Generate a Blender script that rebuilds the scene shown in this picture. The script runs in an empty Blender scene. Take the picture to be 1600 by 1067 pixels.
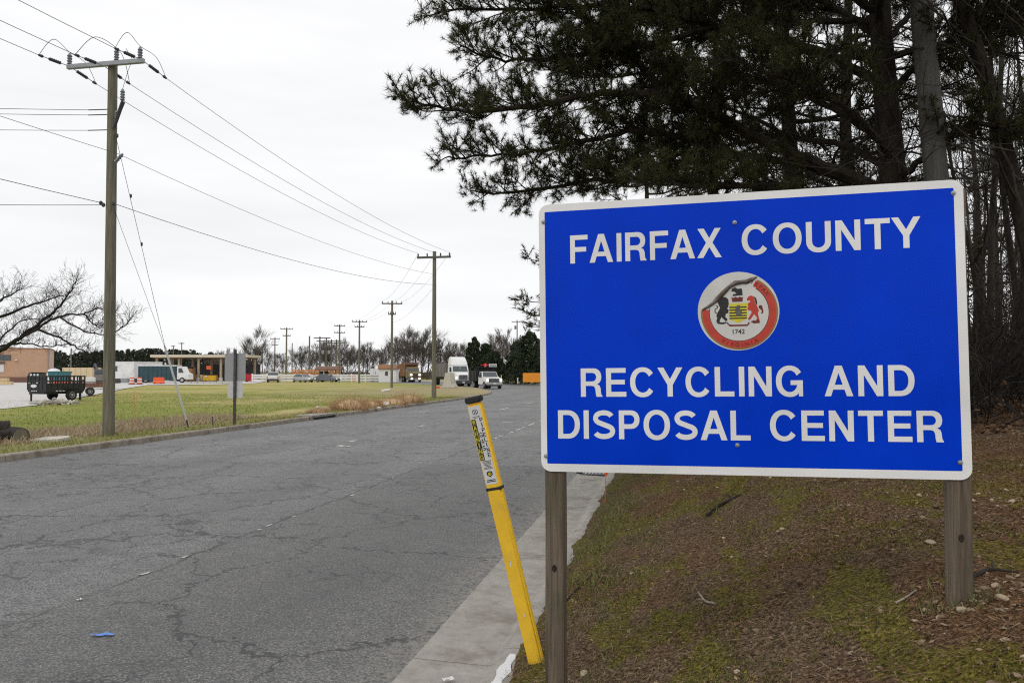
import bpy, bmesh, math, random
import numpy as np
from mathutils import Vector, Matrix, Euler, noise

# ------------------------------------------------------------------ camera, sky, sun, exposure
SC = bpy.context.scene
COL = SC.collection
F_PX, CX, CY = 1244.0, 800.0, 533.5
PITCH = math.radians(2.187)
CAM_H = 1.95
cam = bpy.data.cameras.new('camera')
cam.sensor_width = 36.0
cam.lens = 36.0 * F_PX / 1600.0
cam.clip_start = 0.05
cam.clip_end = 9000
cam_o = bpy.data.objects.new('camera', cam)
COL.objects.link(cam_o)
cam_o.location = (0, 0, CAM_H)
cam_o.rotation_euler = (math.pi / 2 + PITCH, 0, 0)
SC.camera = cam_o

SUN_EL, SUN_AZ = math.radians(52), math.radians(205)     # azimuth clockwise from +Y
world = bpy.data.worlds.new('World')
SC.world = world
world.use_nodes = True
wn = world.node_tree
wn.nodes.clear()
def wnode(t, **k):
    n = wn.nodes.new(t)
    for a, b in k.items():
        setattr(n, a, b)
    return n
w_out = wnode('ShaderNodeOutputWorld')
w_bg = wnode('ShaderNodeBackground')
w_bg.inputs['Strength'].default_value = 0.1
w_sky = wnode('ShaderNodeTexSky', sky_type='NISHITA', sun_disc=False)
w_sky.sun_elevation = SUN_EL
w_sky.sun_rotation = SUN_AZ
w_tc = wnode('ShaderNodeTexCoord')
w_map = wnode('ShaderNodeMapping')
w_map.inputs['Scale'].default_value = (1.2, 1.2, 7.0)
w_noise = wnode('ShaderNodeTexNoise')
w_noise.inputs['Scale'].default_value = 1.6
w_noise.inputs['Detail'].default_value = 6
w_noise.inputs['Roughness'].default_value = 0.55
w_ramp = wnode('ShaderNodeValToRGB')
w_ramp.color_ramp.elements[0].position = 0.33
w_ramp.color_ramp.elements[0].color = (0.875, 0.883, 0.895, 1)
w_ramp.color_ramp.elements[1].position = 0.62
w_ramp.color_ramp.elements[1].color = (0.99, 0.99, 0.995, 1)
w_mul = wnode('ShaderNodeVectorMath', operation='SCALE')
w_mul.inputs['Scale'].default_value = 9.55
w_mix = wnode('ShaderNodeMix', data_type='RGBA')
w_mix.inputs['Factor'].default_value = 0.96
wl = wn.links.new
wl(w_tc.outputs['Generated'], w_map.inputs['Vector'])
wl(w_map.outputs['Vector'], w_noise.inputs['Vector'])
wl(w_noise.outputs['Fac'], w_ramp.inputs['Fac'])
wl(w_ramp.outputs['Color'], w_mul.inputs[0])
wl(w_sky.outputs['Color'], w_mix.inputs['A'])
wl(w_mul.outputs['Vector'], w_mix.inputs['B'])
wl(w_mix.outputs['Result'], w_bg.inputs['Color'])
wl(w_bg.outputs['Background'], w_out.inputs['Surface'])

sun = bpy.data.lights.new('sun', 'SUN')
sun.energy = 0.8
sun.angle = math.radians(20)
sun.color = (1.0, 0.97, 0.92)
sun_o = bpy.data.objects.new('sun', sun)
COL.objects.link(sun_o)
_sd = Vector((math.sin(SUN_AZ) * math.cos(SUN_EL), math.cos(SUN_AZ) * math.cos(SUN_EL), math.sin(SUN_EL)))
sun_o.rotation_euler = _sd.to_track_quat('Z', 'Y').to_euler()
sun_o.location = _sd * 50

SC.view_settings.view_transform = 'Standard'
SC.view_settings.look = 'None'
SC.view_settings.exposure = 0.12
SC.view_settings.gamma = 1.0
SC.view_settings.use_curve_mapping = False
try:
    SC.cycles.max_bounces = 5
    SC.cycles.diffuse_bounces = 3
    SC.cycles.glossy_bounces = 2
    SC.cycles.transparent_max_bounces = 6
    SC.cycles.use_denoising = False
    SC.cycles.filter_width = 1.15
except Exception:
    pass

# ------------------------------------------------------------------ coordinates
TH = math.radians(11.1)                     # heading of the road, right of the view axis
def rd(d, t, z=0.0):                        # road frame (d right of camera, t along road) -> world
    return Vector((d * math.cos(TH) + t * math.sin(TH), -d * math.sin(TH) + t * math.cos(TH), z))
def rinv(x, y):
    return (x * math.cos(TH) - y * math.sin(TH), x * math.sin(TH) + y * math.cos(TH))
def ray(x, y):
    a = (x - CX) / F_PX
    b = -(y - CY) / F_PX
    return Vector((a, math.cos(PITCH) - b * math.sin(PITCH), math.sin(PITCH) + b * math.cos(PITCH)))
def at(x, y, Z):                            # survey point: bearing of a photo point at distance Z
    r = ray(x, y)
    return Vector((0, 0, CAM_H)) + r * (Z / r.y)
def gnd(x, y, z=0.0):
    r = ray(x, y)
    return Vector((0, 0, CAM_H)) + r * ((z - CAM_H) / r.z)
def lerp(a, b, t):
    return a + (b - a) * t
def interp(x, xs, ys):
    return float(np.interp(x, xs, ys))

# ------------------------------------------------------------------ materials
MATS = {}
def _new(name):
    m = bpy.data.materials.new(name)
    m.use_nodes = True
    nt = m.node_tree
    b = nt.nodes['Principled BSDF']
    MATS[name] = m
    return m, nt, b
def N(nt, t, **k):
    n = nt.nodes.new(t)
    for a, v in k.items():
        setattr(n, a, v)
    return n
def c4(c):
    return (c[0], c[1], c[2], 1.0)
def noise_node(nt, vec, scale, detail=4, rough=0.55, dist=0.0):
    n = N(nt, 'ShaderNodeTexNoise')
    n.inputs['Scale'].default_value = scale
    n.inputs['Detail'].default_value = detail
    n.inputs['Roughness'].default_value = rough
    n.inputs['Distortion'].default_value = dist
    if vec is not None:
        nt.links.new(vec, n.inputs['Vector'])
    return n.outputs['Fac']
def ramp(nt, fac, stops):
    r = N(nt, 'ShaderNodeValToRGB')
    e = r.color_ramp.elements
    e[0].position, e[0].color = stops[0][0], c4(stops[0][1])
    e[1].position, e[1].color = stops[-1][0], c4(stops[-1][1])
    for p, c in stops[1:-1]:
        q = e.new(p)
        q.color = c4(c)
    nt.links.new(fac, r.inputs['Fac'])
    return r.outputs['Color']
def mix(nt, fac, a, b, blend='MIX'):
    m = N(nt, 'ShaderNodeMix', data_type='RGBA', blend_type=blend)
    for s, v in (('Factor', fac), ('A', a), ('B', b)):
        if hasattr(v, 'node'):
            nt.links.new(v, m.inputs[s])
        elif s == 'Factor':
            m.inputs[s].default_value = v
        else:
            m.inputs[s].default_value = c4(v)
    return m.outputs['Result']
def maths(nt, op, a, b=None, c=None):
    m = N(nt, 'ShaderNodeMath', operation=op)
    for i, v in enumerate((a, b, c)):
        if v is None:
            continue
        if hasattr(v, 'node'):
            nt.links.new(v, m.inputs[i])
        else:
            m.inputs[i].default_value = v
    return m.outputs[0]
def step(nt, v, lo, hi):                    # smooth 0..1 between lo and hi
    m = N(nt, 'ShaderNodeMapRange', interpolation_type='SMOOTHSTEP')
    nt.links.new(v, m.inputs['Value'])
    m.inputs['From Min'].default_value = lo
    m.inputs['From Max'].default_value = hi
    return m.outputs['Result']
def objco(nt, scale=(1, 1, 1), rotz=0.0):
    tc = N(nt, 'ShaderNodeTexCoord')
    mp = N(nt, 'ShaderNodeMapping')
    mp.inputs['Scale'].default_value = scale
    mp.inputs['Rotation'].default_value = (0, 0, rotz)
    nt.links.new(tc.outputs['Object'], mp.inputs['Vector'])
    return mp.outputs['Vector']
def bump(nt, b, h, strength=0.3, dist=0.02):
    n = N(nt, 'ShaderNodeBump')
    n.inputs['Strength'].default_value = strength
    n.inputs['Distance'].default_value = dist
    nt.links.new(h, n.inputs['Height'])
    nt.links.new(n.outputs['Normal'], b.inputs['Normal'])
def pmat(name, c, var=0.12, scale=6.0, rough=0.6, bmp=0.0, metal=0.0, stretch=(1, 1, 1), dirt=None, spec=0.5):
    """general painted or raw surface: base colour with uneven tone, optional grime and relief"""
    if name in MATS:
        return MATS[name]
    m, nt, b = _new(name)
    v = objco(nt, stretch)
    f = noise_node(nt, v, scale, 5, 0.6)
    lo = tuple(x * (1 - var) for x in c)
    hi = tuple(min(1, x * (1 + var)) for x in c)
    col = ramp(nt, f, [(0.3, lo), (0.7, hi)])
    if dirt:
        f2 = noise_node(nt, v, scale * 0.37, 6, 0.7)
        col = mix(nt, step(nt, f2, 0.5, 0.72), col, dirt)
    nt.links.new(col, b.inputs['Base Color'])
    b.inputs['Roughness'].default_value = rough
    b.inputs['Metallic'].default_value = metal
    b.inputs['Specular IOR Level'].default_value = spec
    if bmp:
        bump(nt, b, f, bmp, 0.02)
    return m
def leafmat(name, stops, scale=1.5, rough=0.7, trans=0.0):
    m, nt, b = _new(name)
    g = N(nt, 'ShaderNodeNewGeometry')
    f = noise_node(nt, objco(nt), scale, 3)
    k = maths(nt, 'ADD', maths(nt, 'MULTIPLY', g.outputs['Random Per Island'], 0.6), maths(nt, 'MULTIPLY', f, 0.4))
    lc = ramp(nt, k, stops)
    nt.links.new(lc, b.inputs['Base Color'])
    b.inputs['Roughness'].default_value = rough
    b.inputs['Specular IOR Level'].default_value = 0.25
    if trans:
        tl = N(nt, 'ShaderNodeBsdfTranslucent')
        nt.links.new(lc, tl.inputs['Color'])
        ms = N(nt, 'ShaderNodeMixShader')
        ms.inputs[0].default_value = trans
        out = nt.nodes['Material Output']
        nt.links.new(b.outputs['BSDF'], ms.inputs[1])
        nt.links.new(tl.outputs['BSDF'], ms.inputs[2])
        nt.links.new(ms.outputs['Shader'], out.inputs['Surface'])
    return m
def barkmat(name, lo, hi, scale=9.0, stretch=(1, 1, 0.15), bmp=0.6):
    m, nt, b = _new(name)
    v = objco(nt, stretch)
    f = noise_node(nt, v, scale, 8, 0.7, 0.4)
    nt.links.new(ramp(nt, f, [(0.32, lo), (0.68, hi)]), b.inputs['Base Color'])
    b.inputs['Roughness'].default_value = 0.9
    b.inputs['Specular IOR Level'].default_value = 0.2
    bump(nt, b, f, bmp, 0.03)
    return m

def m_asphalt():
    m, nt, b = _new('asphalt')
    v = objco(nt, rotz=TH)
    # streaks run along the road: rotate first, then squash
    mp = N(nt, 'ShaderNodeMapping')
    mp.inputs['Scale'].default_value = (1, 0.1, 1)
    nt.links.new(v, mp.inputs['Vector'])
    streak = noise_node(nt, mp.outputs['Vector'], 0.9, 3, 0.6)
    blot = noise_node(nt, v, 0.35, 3, 0.6)
    grain = noise_node(nt, v, 60, 2, 0.85)
    stone = N(nt, 'ShaderNodeTexVoronoi')
    stone.inputs['Scale'].default_value = 55
    nt.links.new(v, stone.inputs['Vector'])
    col = ramp(nt, streak, [(0.3, (0.132, 0.131, 0.130)), (0.7, (0.215, 0.213, 0.210))])
    col = mix(nt, step(nt, blot, 0.42, 0.62), col, mix(nt, 1.0, col, (0.84, 0.83, 0.82), 'MULTIPLY'))
    sx = N(nt, 'ShaderNodeSeparateXYZ')
    nt.links.new(v, sx.inputs['Vector'])
    D, T = sx.outputs['X'], sx.outputs['Y']
    wob = blot
    # older, darker overlay in the near part of the right lanes
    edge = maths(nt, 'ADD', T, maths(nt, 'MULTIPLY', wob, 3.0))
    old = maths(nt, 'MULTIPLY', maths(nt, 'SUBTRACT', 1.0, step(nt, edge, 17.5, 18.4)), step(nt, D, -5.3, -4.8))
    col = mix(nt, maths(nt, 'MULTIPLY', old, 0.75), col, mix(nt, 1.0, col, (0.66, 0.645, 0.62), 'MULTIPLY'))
    far_pale_sheen = step(nt, edge, 17.5, 18.4)  # paler pavement past the seam, with distant grazing sky sheen put into the colour
    col = mix(nt, far_pale_sheen, col, mix(nt, 1.0, col, (1.22, 1.22, 1.22), 'MULTIPLY'))
    wn2 = blot
    for d0 in (-3.3, -6.7, -10.0, -13.0):        # oil dark band in the middle of each lane
        q = maths(nt, 'ABSOLUTE', maths(nt, 'SUBTRACT', D, d0))
        band = maths(nt, 'SUBTRACT', 1.0, step(nt, q, 0.25, 1.1))
        col = mix(nt, maths(nt, 'MULTIPLY', band, maths(nt, 'MULTIPLY', wn2, 0.9)), col, mix(nt, 1.0, col, (0.68, 0.675, 0.67), 'MULTIPLY'))
    # pale worn aggregate
    col = mix(nt, maths(nt, 'MULTIPLY', step(nt, grain, 0.5, 0.66), 0.75), col, (0.38, 0.372, 0.36))
    mot = noise_node(nt, v, 5.0, 3, 0.7)
    col = mix(nt, maths(nt, 'MULTIPLY', step(nt, mot, 0.42, 0.66), 0.42), col, (0.075, 0.074, 0.072))
    sp = step(nt, stone.outputs['Distance'], 0.42, 0.62)
    col = mix(nt, maths(nt, 'MULTIPLY', sp, 0.75), col, (0.04, 0.04, 0.04))
    # cracks
    wv = N(nt, 'ShaderNodeVectorMath', operation='ADD')
    nz = N(nt, 'ShaderNodeTexNoise')
    nz.inputs['Scale'].default_value = 1.7
    nz.inputs['Detail'].default_value = 4
    nz.inputs['Roughness'].default_value = 0.7
    nt.links.new(v, nz.inputs['Vector'])
    scl = N(nt, 'ShaderNodeVectorMath', operation='SCALE')
    scl.inputs['Scale'].default_value = 0.9
    nt.links.new(nz.outputs['Color'], scl.inputs[0])
    nt.links.new(v, wv.inputs[0])
    nt.links.new(scl.outputs['Vector'], wv.inputs[1])
    h = None
    for sc_, th, lo, hi, sd in ((0.42, 0.0115, 0.34, 0.44, 0.0), (1.15, 0.019, 0.49, 0.57, 7.3), (2.6, 0.042, 0.56, 0.62, 3.1)):
        vo = N(nt, 'ShaderNodeTexVoronoi', feature='DISTANCE_TO_EDGE')
        vo.inputs['Scale'].default_value = sc_
        nt.links.new(wv.outputs['Vector'], vo.inputs['Vector'])
        off = N(nt, 'ShaderNodeVectorMath', operation='ADD')
        off.inputs[1].default_value = (sd, sd * 2, 0)
        nt.links.new(v, off.inputs[0])
        msk = step(nt, noise_node(nt, off.outputs['Vector'], 0.35, 1), lo, hi)
        ln = maths(nt, 'MULTIPLY', maths(nt, 'SUBTRACT', 1.0, step(nt, vo.outputs['Distance'], th * 0.5, th)), msk)
        h = ln if h is None else maths(nt, 'MAXIMUM', h, ln)
    jn = maths(nt, 'MULTIPLY', maths(nt, 'SUBTRACT', nz.outputs['Fac'], 0.5), 0.35)
    jm = step(nt, noise_node(nt, v, 0.5, 2), 0.38, 0.5)
    for d0, w in ((-4.98, 0.030), (-8.4, 0.024), (-11.6, 0.018)):
        q = maths(nt, 'ABSOLUTE', maths(nt, 'ADD', maths(nt, 'SUBTRACT', D, d0), jn))
        ln = maths(nt, 'SUBTRACT', 1.0, step(nt, q, w * 0.3, w))
        ln = maths(nt, 'MULTIPLY', ln, jm)
        h = maths(nt, 'MAXIMUM', h, ln)
    col = mix(nt, maths(nt, 'MULTIPLY', maths(nt, 'MULTIPLY', h, 0.92), step(nt, nz.outputs['Fac'], 0.15, 0.38)), col, (0.025, 0.024, 0.023))
    # dusty grit along the gutter
    gr = maths(nt, 'MULTIPLY', step(nt, maths(nt, 'ADD', D, maths(nt, 'MULTIPLY', wob, 0.5)), -1.98, -1.42), step(nt, noise_node(nt, v, 14, 3, 0.7), 0.40, 0.6))
    col = mix(nt, maths(nt, 'MULTIPLY', gr, 0.7), col, (0.24, 0.215, 0.185))
    nt.links.new(col, b.inputs['Base Color'])
    b.inputs['Roughness'].default_value = 0.62
    b.inputs['Specular IOR Level'].default_value = 0.5
    bump(nt, b, stone.outputs['Distance'], 0.35, 0.008)
    return m
def m_bank():
    m, nt, b = _new('pine_litter_ground')
    v = objco(nt, rotz=TH)
    big = noise_node(nt, v, 0.55, 5, 0.6)
    med = noise_node(nt, v, 3.2, 6, 0.7)
    fine = noise_node(nt, v, 48, 3, 0.9)
    mp = N(nt, 'ShaderNodeMapping')
    mp.inputs['Scale'].default_value = (1, 0.4, 1)
    nt.links.new(v, mp.inputs['Vector'])
    mossn = noise_node(nt, mp.outputs['Vector'], 2.0, 5, 0.65)
    col = ramp(nt, fine, [(0.36, (0.022, 0.014, 0.009)), (0.5, (0.110, 0.073, 0.045)), (0.64, (0.29, 0.205, 0.13))])
    red = mix(nt, 1.0, col, (1.0, 0.82, 0.66), 'MULTIPLY')
    col = mix(nt, step(nt, big, 0.42, 0.6), col, red)
    moss = ramp(nt, fine, [(0.36, (0.028, 0.028, 0.005)), (0.5, (0.115, 0.105, 0.013)), (0.64, (0.26, 0.225, 0.032))])
    sx = N(nt, 'ShaderNodeSeparateXYZ')
    nt.links.new(v, sx.inputs['Vector'])
    lowd = maths(nt, 'SUBTRACT', 1.0, step(nt, sx.outputs['X'], 1.2, 3.6))
    mk = maths(nt, 'MULTIPLY', step(nt, maths(nt, 'ADD', maths(nt, 'MULTIPLY', mossn, 0.75), maths(nt, 'MULTIPLY', med, 0.25)), 0.49, 0.555), lowd)
    col = mix(nt, maths(nt, 'MULTIPLY', mk, 0.75), col, moss)
    grs = maths(nt, 'MULTIPLY', maths(nt, 'SUBTRACT', 1.0, step(nt, maths(nt, 'ADD', sx.outputs['X'], maths(nt, 'MULTIPLY', med, 0.6)), -0.62, 0.15)), step(nt, sx.outputs['Y'], 5.5, 8.5))
    col = mix(nt, maths(nt, 'MULTIPLY', grs, 0.3), col, ramp(nt, fine, [(0.3, (0.04, 0.05, 0.014)), (0.7, (0.13, 0.14, 0.045))]))
    nt.links.new(col, b.inputs['Base Color'])
    b.inputs['Roughness'].default_value = 0.95
    b.inputs['Specular IOR Level'].default_value = 0.1
    bump(nt, b, fine, 0.9, 0.03)
    return m
def m_field():
    m, nt, b = _new('rough_field_grass')
    v = objco(nt, rotz=TH)
    sx = N(nt, 'ShaderNodeSeparateXYZ')
    nt.links.new(v, sx.inputs['Vector'])
    big = noise_node(nt, v, 0.075, 3, 0.6)
    med = noise_node(nt, v, 0.5, 4, 0.65)
    fine = noise_node(nt, v, 9, 3, 0.8)
    green = ramp(nt, fine, [(0.3, (0.20, 0.215, 0.045)), (0.7, (0.36, 0.35, 0.085))])
    lush = ramp(nt, fine, [(0.3, (0.15, 0.185, 0.035)), (0.7, (0.26, 0.285, 0.065))])
    dry = ramp(nt, fine, [(0.3, (0.32, 0.265, 0.11)), (0.7, (0.49, 0.415, 0.19))])
    straw = ramp(nt, fine, [(0.3, (0.27, 0.215, 0.145)), (0.7, (0.46, 0.38, 0.27))])
    k = maths(nt, 'ADD', maths(nt, 'MULTIPLY', big, 0.6), maths(nt, 'MULTIPLY', med, 0.4))
    # the mown far part is drier: distance from the curb
    far = step(nt, maths(nt, 'ADD', sx.outputs['X'], maths(nt, 'MULTIPLY', med, 10)), -44, -24)
    col = mix(nt, step(nt, k, 0.42, 0.56), green, dry)
    col = mix(nt, maths(nt, 'MULTIPLY', far, step(nt, k, 0.60, 0.44)), col, lush)
    gb = maths(nt, 'ABSOLUTE', maths(nt, 'ADD', maths(nt, 'ADD', sx.outputs['X'], 20.5), maths(nt, 'MULTIPLY', maths(nt, 'SUBTRACT', med, 0.5), 7.0)))
    gband = maths(nt, 'MULTIPLY', maths(nt, 'SUBTRACT', 1.0, step(nt, gb, 2.0, 4.2)), maths(nt, 'SUBTRACT', 1.0, step(nt, sx.outputs['Y'], 40.0, 52.0)))
    col = mix(nt, maths(nt, 'MULTIPLY', gband, 0.85), col, lush)
    # bare straw band behind the verge and worn soil at the curb
    q = maths(nt, 'ABSOLUTE', maths(nt, 'ADD', maths(nt, 'ADD', sx.outputs['X'], 17.0), maths(nt, 'MULTIPLY', maths(nt, 'SUBTRACT', med, 0.5), 3.0)))
    nearer = maths(nt, 'SUBTRACT', 1.0, step(nt, sx.outputs['Y'], 25.0, 31.0))
    col = mix(nt, maths(nt, 'MULTIPLY', maths(nt, 'MULTIPLY', maths(nt, 'SUBTRACT', 1.0, step(nt, q, 0.7, 1.5)), nearer), 0.9), col, straw)
    q2 = step(nt, maths(nt, 'ADD', sx.outputs['X'], maths(nt, 'MULTIPLY', med, 2.2)), -16.0, -13.6)
    soil = ramp(nt, fine, [(0.3, (0.15, 0.13, 0.06)), (0.7, (0.30, 0.265, 0.14))])
    col = mix(nt, maths(nt, 'MULTIPLY', q2, 0.8), col, soil)
    bare = maths(nt, 'MULTIPLY', step(nt, noise_node(nt, v, 0.16, 4, 0.7), 0.52, 0.64), step(nt, med, 0.40, 0.55))
    col = mix(nt, maths(nt, 'MULTIPLY', bare, 0.6), col, ramp(nt, fine, [(0.3, (0.25, 0.19, 0.12)), (0.7, (0.42, 0.34, 0.22))]))
    tip = step(nt, maths(nt, 'ADD', sx.outputs['Y'], maths(nt, 'MULTIPLY', med, 12)), 56, 74)
    col = mix(nt, maths(nt, 'MULTIPLY', maths(nt, 'MULTIPLY', tip, step(nt, sx.outputs['X'], -36, -24)), 0.75), col, (0.33, 0.265, 0.165))
    nt.links.new(col, b.inputs['Base Color'])
    b.inputs['Roughness'].default_value = 0.95
    b.inputs['Specular IOR Level'].default_value = 0.1
    bump(nt, b, fine, 0.8, 0.05)
    return m
def m_concrete(name, lo, hi, stain=(0.13, 0.11, 0.085), sfrom=0.5):
    m, nt, b = _new(name)
    v = objco(nt)
    f = noise_node(nt, v, 5, 7, 0.7)
    g = noise_node(nt, v, 70, 3, 0.8)
    s = noise_node(nt, v, 1.7, 6, 0.7)
    col = ramp(nt, f, [(0.3, lo), (0.7, hi)])
    col = mix(nt, maths(nt, 'MULTIPLY', step(nt, s, sfrom, sfrom + 0.2), 0.7), col, stain)
    col = mix(nt, maths(nt, 'MULTIPLY', step(nt, g, 0.55, 0.75), 0.3), col, (0.08, 0.07, 0.06))
    nt.links.new(col, b.inputs['Base Color'])
    b.inputs['Roughness'].default_value = 0.9
    b.inputs['Specular IOR Level'].default_value = 0.2
    bump(nt, b, maths(nt, 'ADD', f, g), 0.35, 0.01)
    return m
def m_post():
    m, nt, b = _new('weathered_treated_wood')
    v = objco(nt, (1, 1, 0.045))
    f = noise_node(nt, v, 34, 6, 0.65, 0.8)
    f2 = noise_node(nt, objco(nt), 2.2, 5, 0.6)
    g = noise_node(nt, objco(nt, (1, 1, 0.02)), 130, 3, 0.7)
    col = ramp(nt, f, [(0.3, (0.055, 0.038, 0.026)), (0.5, (0.125, 0.096, 0.070)), (0.72, (0.215, 0.175, 0.132))])
    col = mix(nt, maths(nt, 'MULTIPLY', step(nt, f2, 0.5, 0.68), 0.55), col, (0.075, 0.082, 0.042))
    col = mix(nt, maths(nt, 'MULTIPLY', step(nt, g, 0.58, 0.7), 0.5), col, (0.03, 0.022, 0.017))
    nt.links.new(col, b.inputs['Base Color'])
    b.inputs['Roughness'].default_value = 0.85
    b.inputs['Specular IOR Level'].default_value = 0.2
    bump(nt, b, maths(nt, 'ADD', f, g), 0.6, 0.006)
    return m
def m_sheeting(name, c, rough=0.35, spec=0.3):
    """retro-reflective sign sheeting: faint moulded ribs, slightly uneven gloss"""
    m, nt, b = _new(name)
    v = objco(nt)
    w = N(nt, 'ShaderNodeTexWave', wave_type='BANDS', bands_direction='Z')
    w.inputs['Scale'].default_value = 22
    w.inputs['Distortion'].default_value = 0.6
    nt.links.new(v, w.inputs['Vector'])
    f = noise_node(nt, v, 1.5, 5, 0.6)
    g = noise_node(nt, v, 60, 2, 0.6)
    col = ramp(nt, f, [(0.3, tuple(x * 0.84 for x in c)), (0.7, tuple(min(1, x * 1.12) for x in c))])
    col = mix(nt, maths(nt, 'MULTIPLY', w.outputs['Fac'], 0.05), col, tuple(x * 0.7 for x in c))
    drip = noise_node(nt, objco(nt, (1, 1, 0.12)), 26, 5, 0.65)
    col = mix(nt, maths(nt, 'MULTIPLY', step(nt, drip, 0.60, 0.8), 0.22), col, tuple(x * 0.5 + 0.03 for x in c))
    nt.links.new(col, b.inputs['Base Color'])
    r = N(nt, 'ShaderNodeMapRange')
    nt.links.new(f, r.inputs['Value'])
    r.inputs['To Min'].default_value = rough - 0.08
    r.inputs['To Max'].default_value = rough + 0.14
    nt.links.new(r.outputs['Result'], b.inputs['Roughness'])
    b.inputs['Specular IOR Level'].default_value = spec
    bump(nt, b, g, 0.06, 0.002)
    return m
def m_glass(name='tinted_glass', c=(0.05, 0.065, 0.07)):
    m, nt, b = _new(name)
    nt.links.new(ramp(nt, noise_node(nt, objco(nt), 2.5, 3), [(0.3, tuple(x * 0.7 for x in c)), (0.7, tuple(x * 1.3 for x in c))]), b.inputs['Base Color'])
    b.inputs['Roughness'].default_value = 0.06
    b.inputs['Specular IOR Level'].default_value = 0.8
    return m
def m_lit(name, c, s):
    m, nt, b = _new(name)
    b.inputs['Base Color'].default_value = c4(c)
    nt.links.new(ramp(nt, noise_node(nt, objco(nt), 8, 2), [(0.2, c), (0.8, c)]), b.inputs['Emission Color'])
    b.inputs['Emission Strength'].default_value = s
    return m
def m_brick():
    m, nt, b = _new('brick_wall')
    v = objco(nt, rotz=0)
    mp = N(nt, 'ShaderNodeMapping')
    mp.inputs['Rotation'].default_value = (math.pi / 2, 0, 0)
    nt.links.new(v, mp.inputs['Vector'])
    br = N(nt, 'ShaderNodeTexBrick')
    br.inputs['Scale'].default_value = 1.0
    br.inputs['Brick Width'].default_value = 0.4
    br.inputs['Row Height'].default_value = 0.13
    br.inputs['Mortar Size'].default_value = 0.012
    br.inputs['Color1'].default_value = (0.52, 0.30, 0.18, 1)
    br.inputs['Color2'].default_value = (0.46, 0.26, 0.155, 1)
    br.inputs['Mortar'].default_value = (0.50, 0.40, 0.31, 1)
    nt.links.new(mp.outputs['Vector'], br.inputs['Vector'])
    f = noise_node(nt, v, 0.7, 6, 0.7)
    nt.links.new(mix(nt, maths(nt, 'MULTIPLY', step(nt, f, 0.45, 0.7), 0.35), br.outputs['Color'], (0.36, 0.21, 0.135)), b.inputs['Base Color'])
    b.inputs['Roughness'].default_value = 0.9
    return m

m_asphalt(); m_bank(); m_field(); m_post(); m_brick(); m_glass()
m_concrete('gutter_concrete', (0.255, 0.238, 0.213), (0.40, 0.378, 0.345), (0.19, 0.165, 0.135), 0.48)
m_concrete('curb_concrete', (0.22, 0.19, 0.155), (0.40, 0.355, 0.295), (0.12, 0.095, 0.07), 0.47)
m_concrete('pale_concrete', (0.42, 0.39, 0.33), (0.58, 0.55, 0.48), (0.28, 0.25, 0.19), 0.56)
m_concrete('yard_gravel', (0.48, 0.465, 0.45), (0.62, 0.605, 0.59), (0.40, 0.375, 0.345), 0.5)
m_sheeting('blue_sheeting', (0.0, 0.044, 0.62), 0.22, 0.08)
m_sheeting('white_sheeting', (0.82, 0.815, 0.80), 0.45)
barkmat('pole_wood', (0.085, 0.078, 0.056), (0.24, 0.222, 0.165), 14, (1, 1, 0.06), 0.4)
barkmat('grey_pole_wood', (0.075, 0.073, 0.067), (0.15, 0.145, 0.135), 18, (1, 1, 0.05), 0.4)
barkmat('pine_bark', (0.012, 0.010, 0.008), (0.055, 0.043, 0.034), 12, (1, 1, 0.35), 0.9)
barkmat('grey_bark', (0.030, 0.025, 0.021), (0.085, 0.075, 0.063), 10, (1, 1, 0.2), 0.7)
barkmat('dark_bark', (0.016, 0.013, 0.011), (0.055, 0.047, 0.041), 12, (1, 1, 0.3), 0.7)
barkmat('pale_stick_wood', (0.22, 0.19, 0.15), (0.42, 0.37, 0.30), 30, (1, 1, 1), 0.3)
barkmat('far_twigs', (0.065, 0.055, 0.048), (0.14, 0.12, 0.105), 3, (1, 1, 1), 0.0)
leafmat('pine_needles', [(0.1, (0.012, 0.014, 0.006)), (0.5, (0.042, 0.045, 0.016)), (0.85, (0.11, 0.11, 0.038)), (0.98, (0.17, 0.125, 0.06))], 1.2, 0.7, 0.3)
leafmat('cedar_needles', [(0.1, (0.010, 0.016, 0.008)), (0.6, (0.032, 0.045, 0.020)), (0.95, (0.065, 0.080, 0.034))], 0.4)
leafmat('far_pine_needles', [(0.1, (0.014, 0.020, 0.014)), (0.6, (0.032, 0.040, 0.026)), (0.95, (0.055, 0.060, 0.038))], 0.1)
leafmat('verge_blades', [(0.1, (0.12, 0.14, 0.03)), (0.5, (0.22, 0.23, 0.055)), (0.9, (0.40, 0.35, 0.15))], 0.8)
leafmat('dry_blades', [(0.1, (0.24, 0.18, 0.115)), (0.5, (0.38, 0.30, 0.195)), (0.9, (0.54, 0.45, 0.31))], 0.8)
leafmat('rust_blades', [(0.1, (0.28, 0.17, 0.085)), (0.5, (0.45, 0.29, 0.155)), (0.9, (0.58, 0.42, 0.25))], 0.8)
leafmat('litter_needles', [(0.05, (0.03, 0.018, 0.011)), (0.5, (0.115, 0.066, 0.036)), (0.95, (0.34, 0.24, 0.15))], 2.0)
leafmat('moss_blades', [(0.1, (0.028, 0.029, 0.006)), (0.55, (0.125, 0.117, 0.016)), (0.95, (0.29, 0.25, 0.04))], 3.0)
leafmat('bank_grass_blades', [(0.1, (0.04, 0.05, 0.014)), (0.5, (0.11, 0.13, 0.035)), (0.95, (0.30, 0.25, 0.12))], 3.0)
leafmat('pebble_stone', [(0.05, (0.12, 0.08, 0.05)), (0.5, (0.24, 0.175, 0.11)), (0.95, (0.44, 0.36, 0.26))], 3.0)
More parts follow.
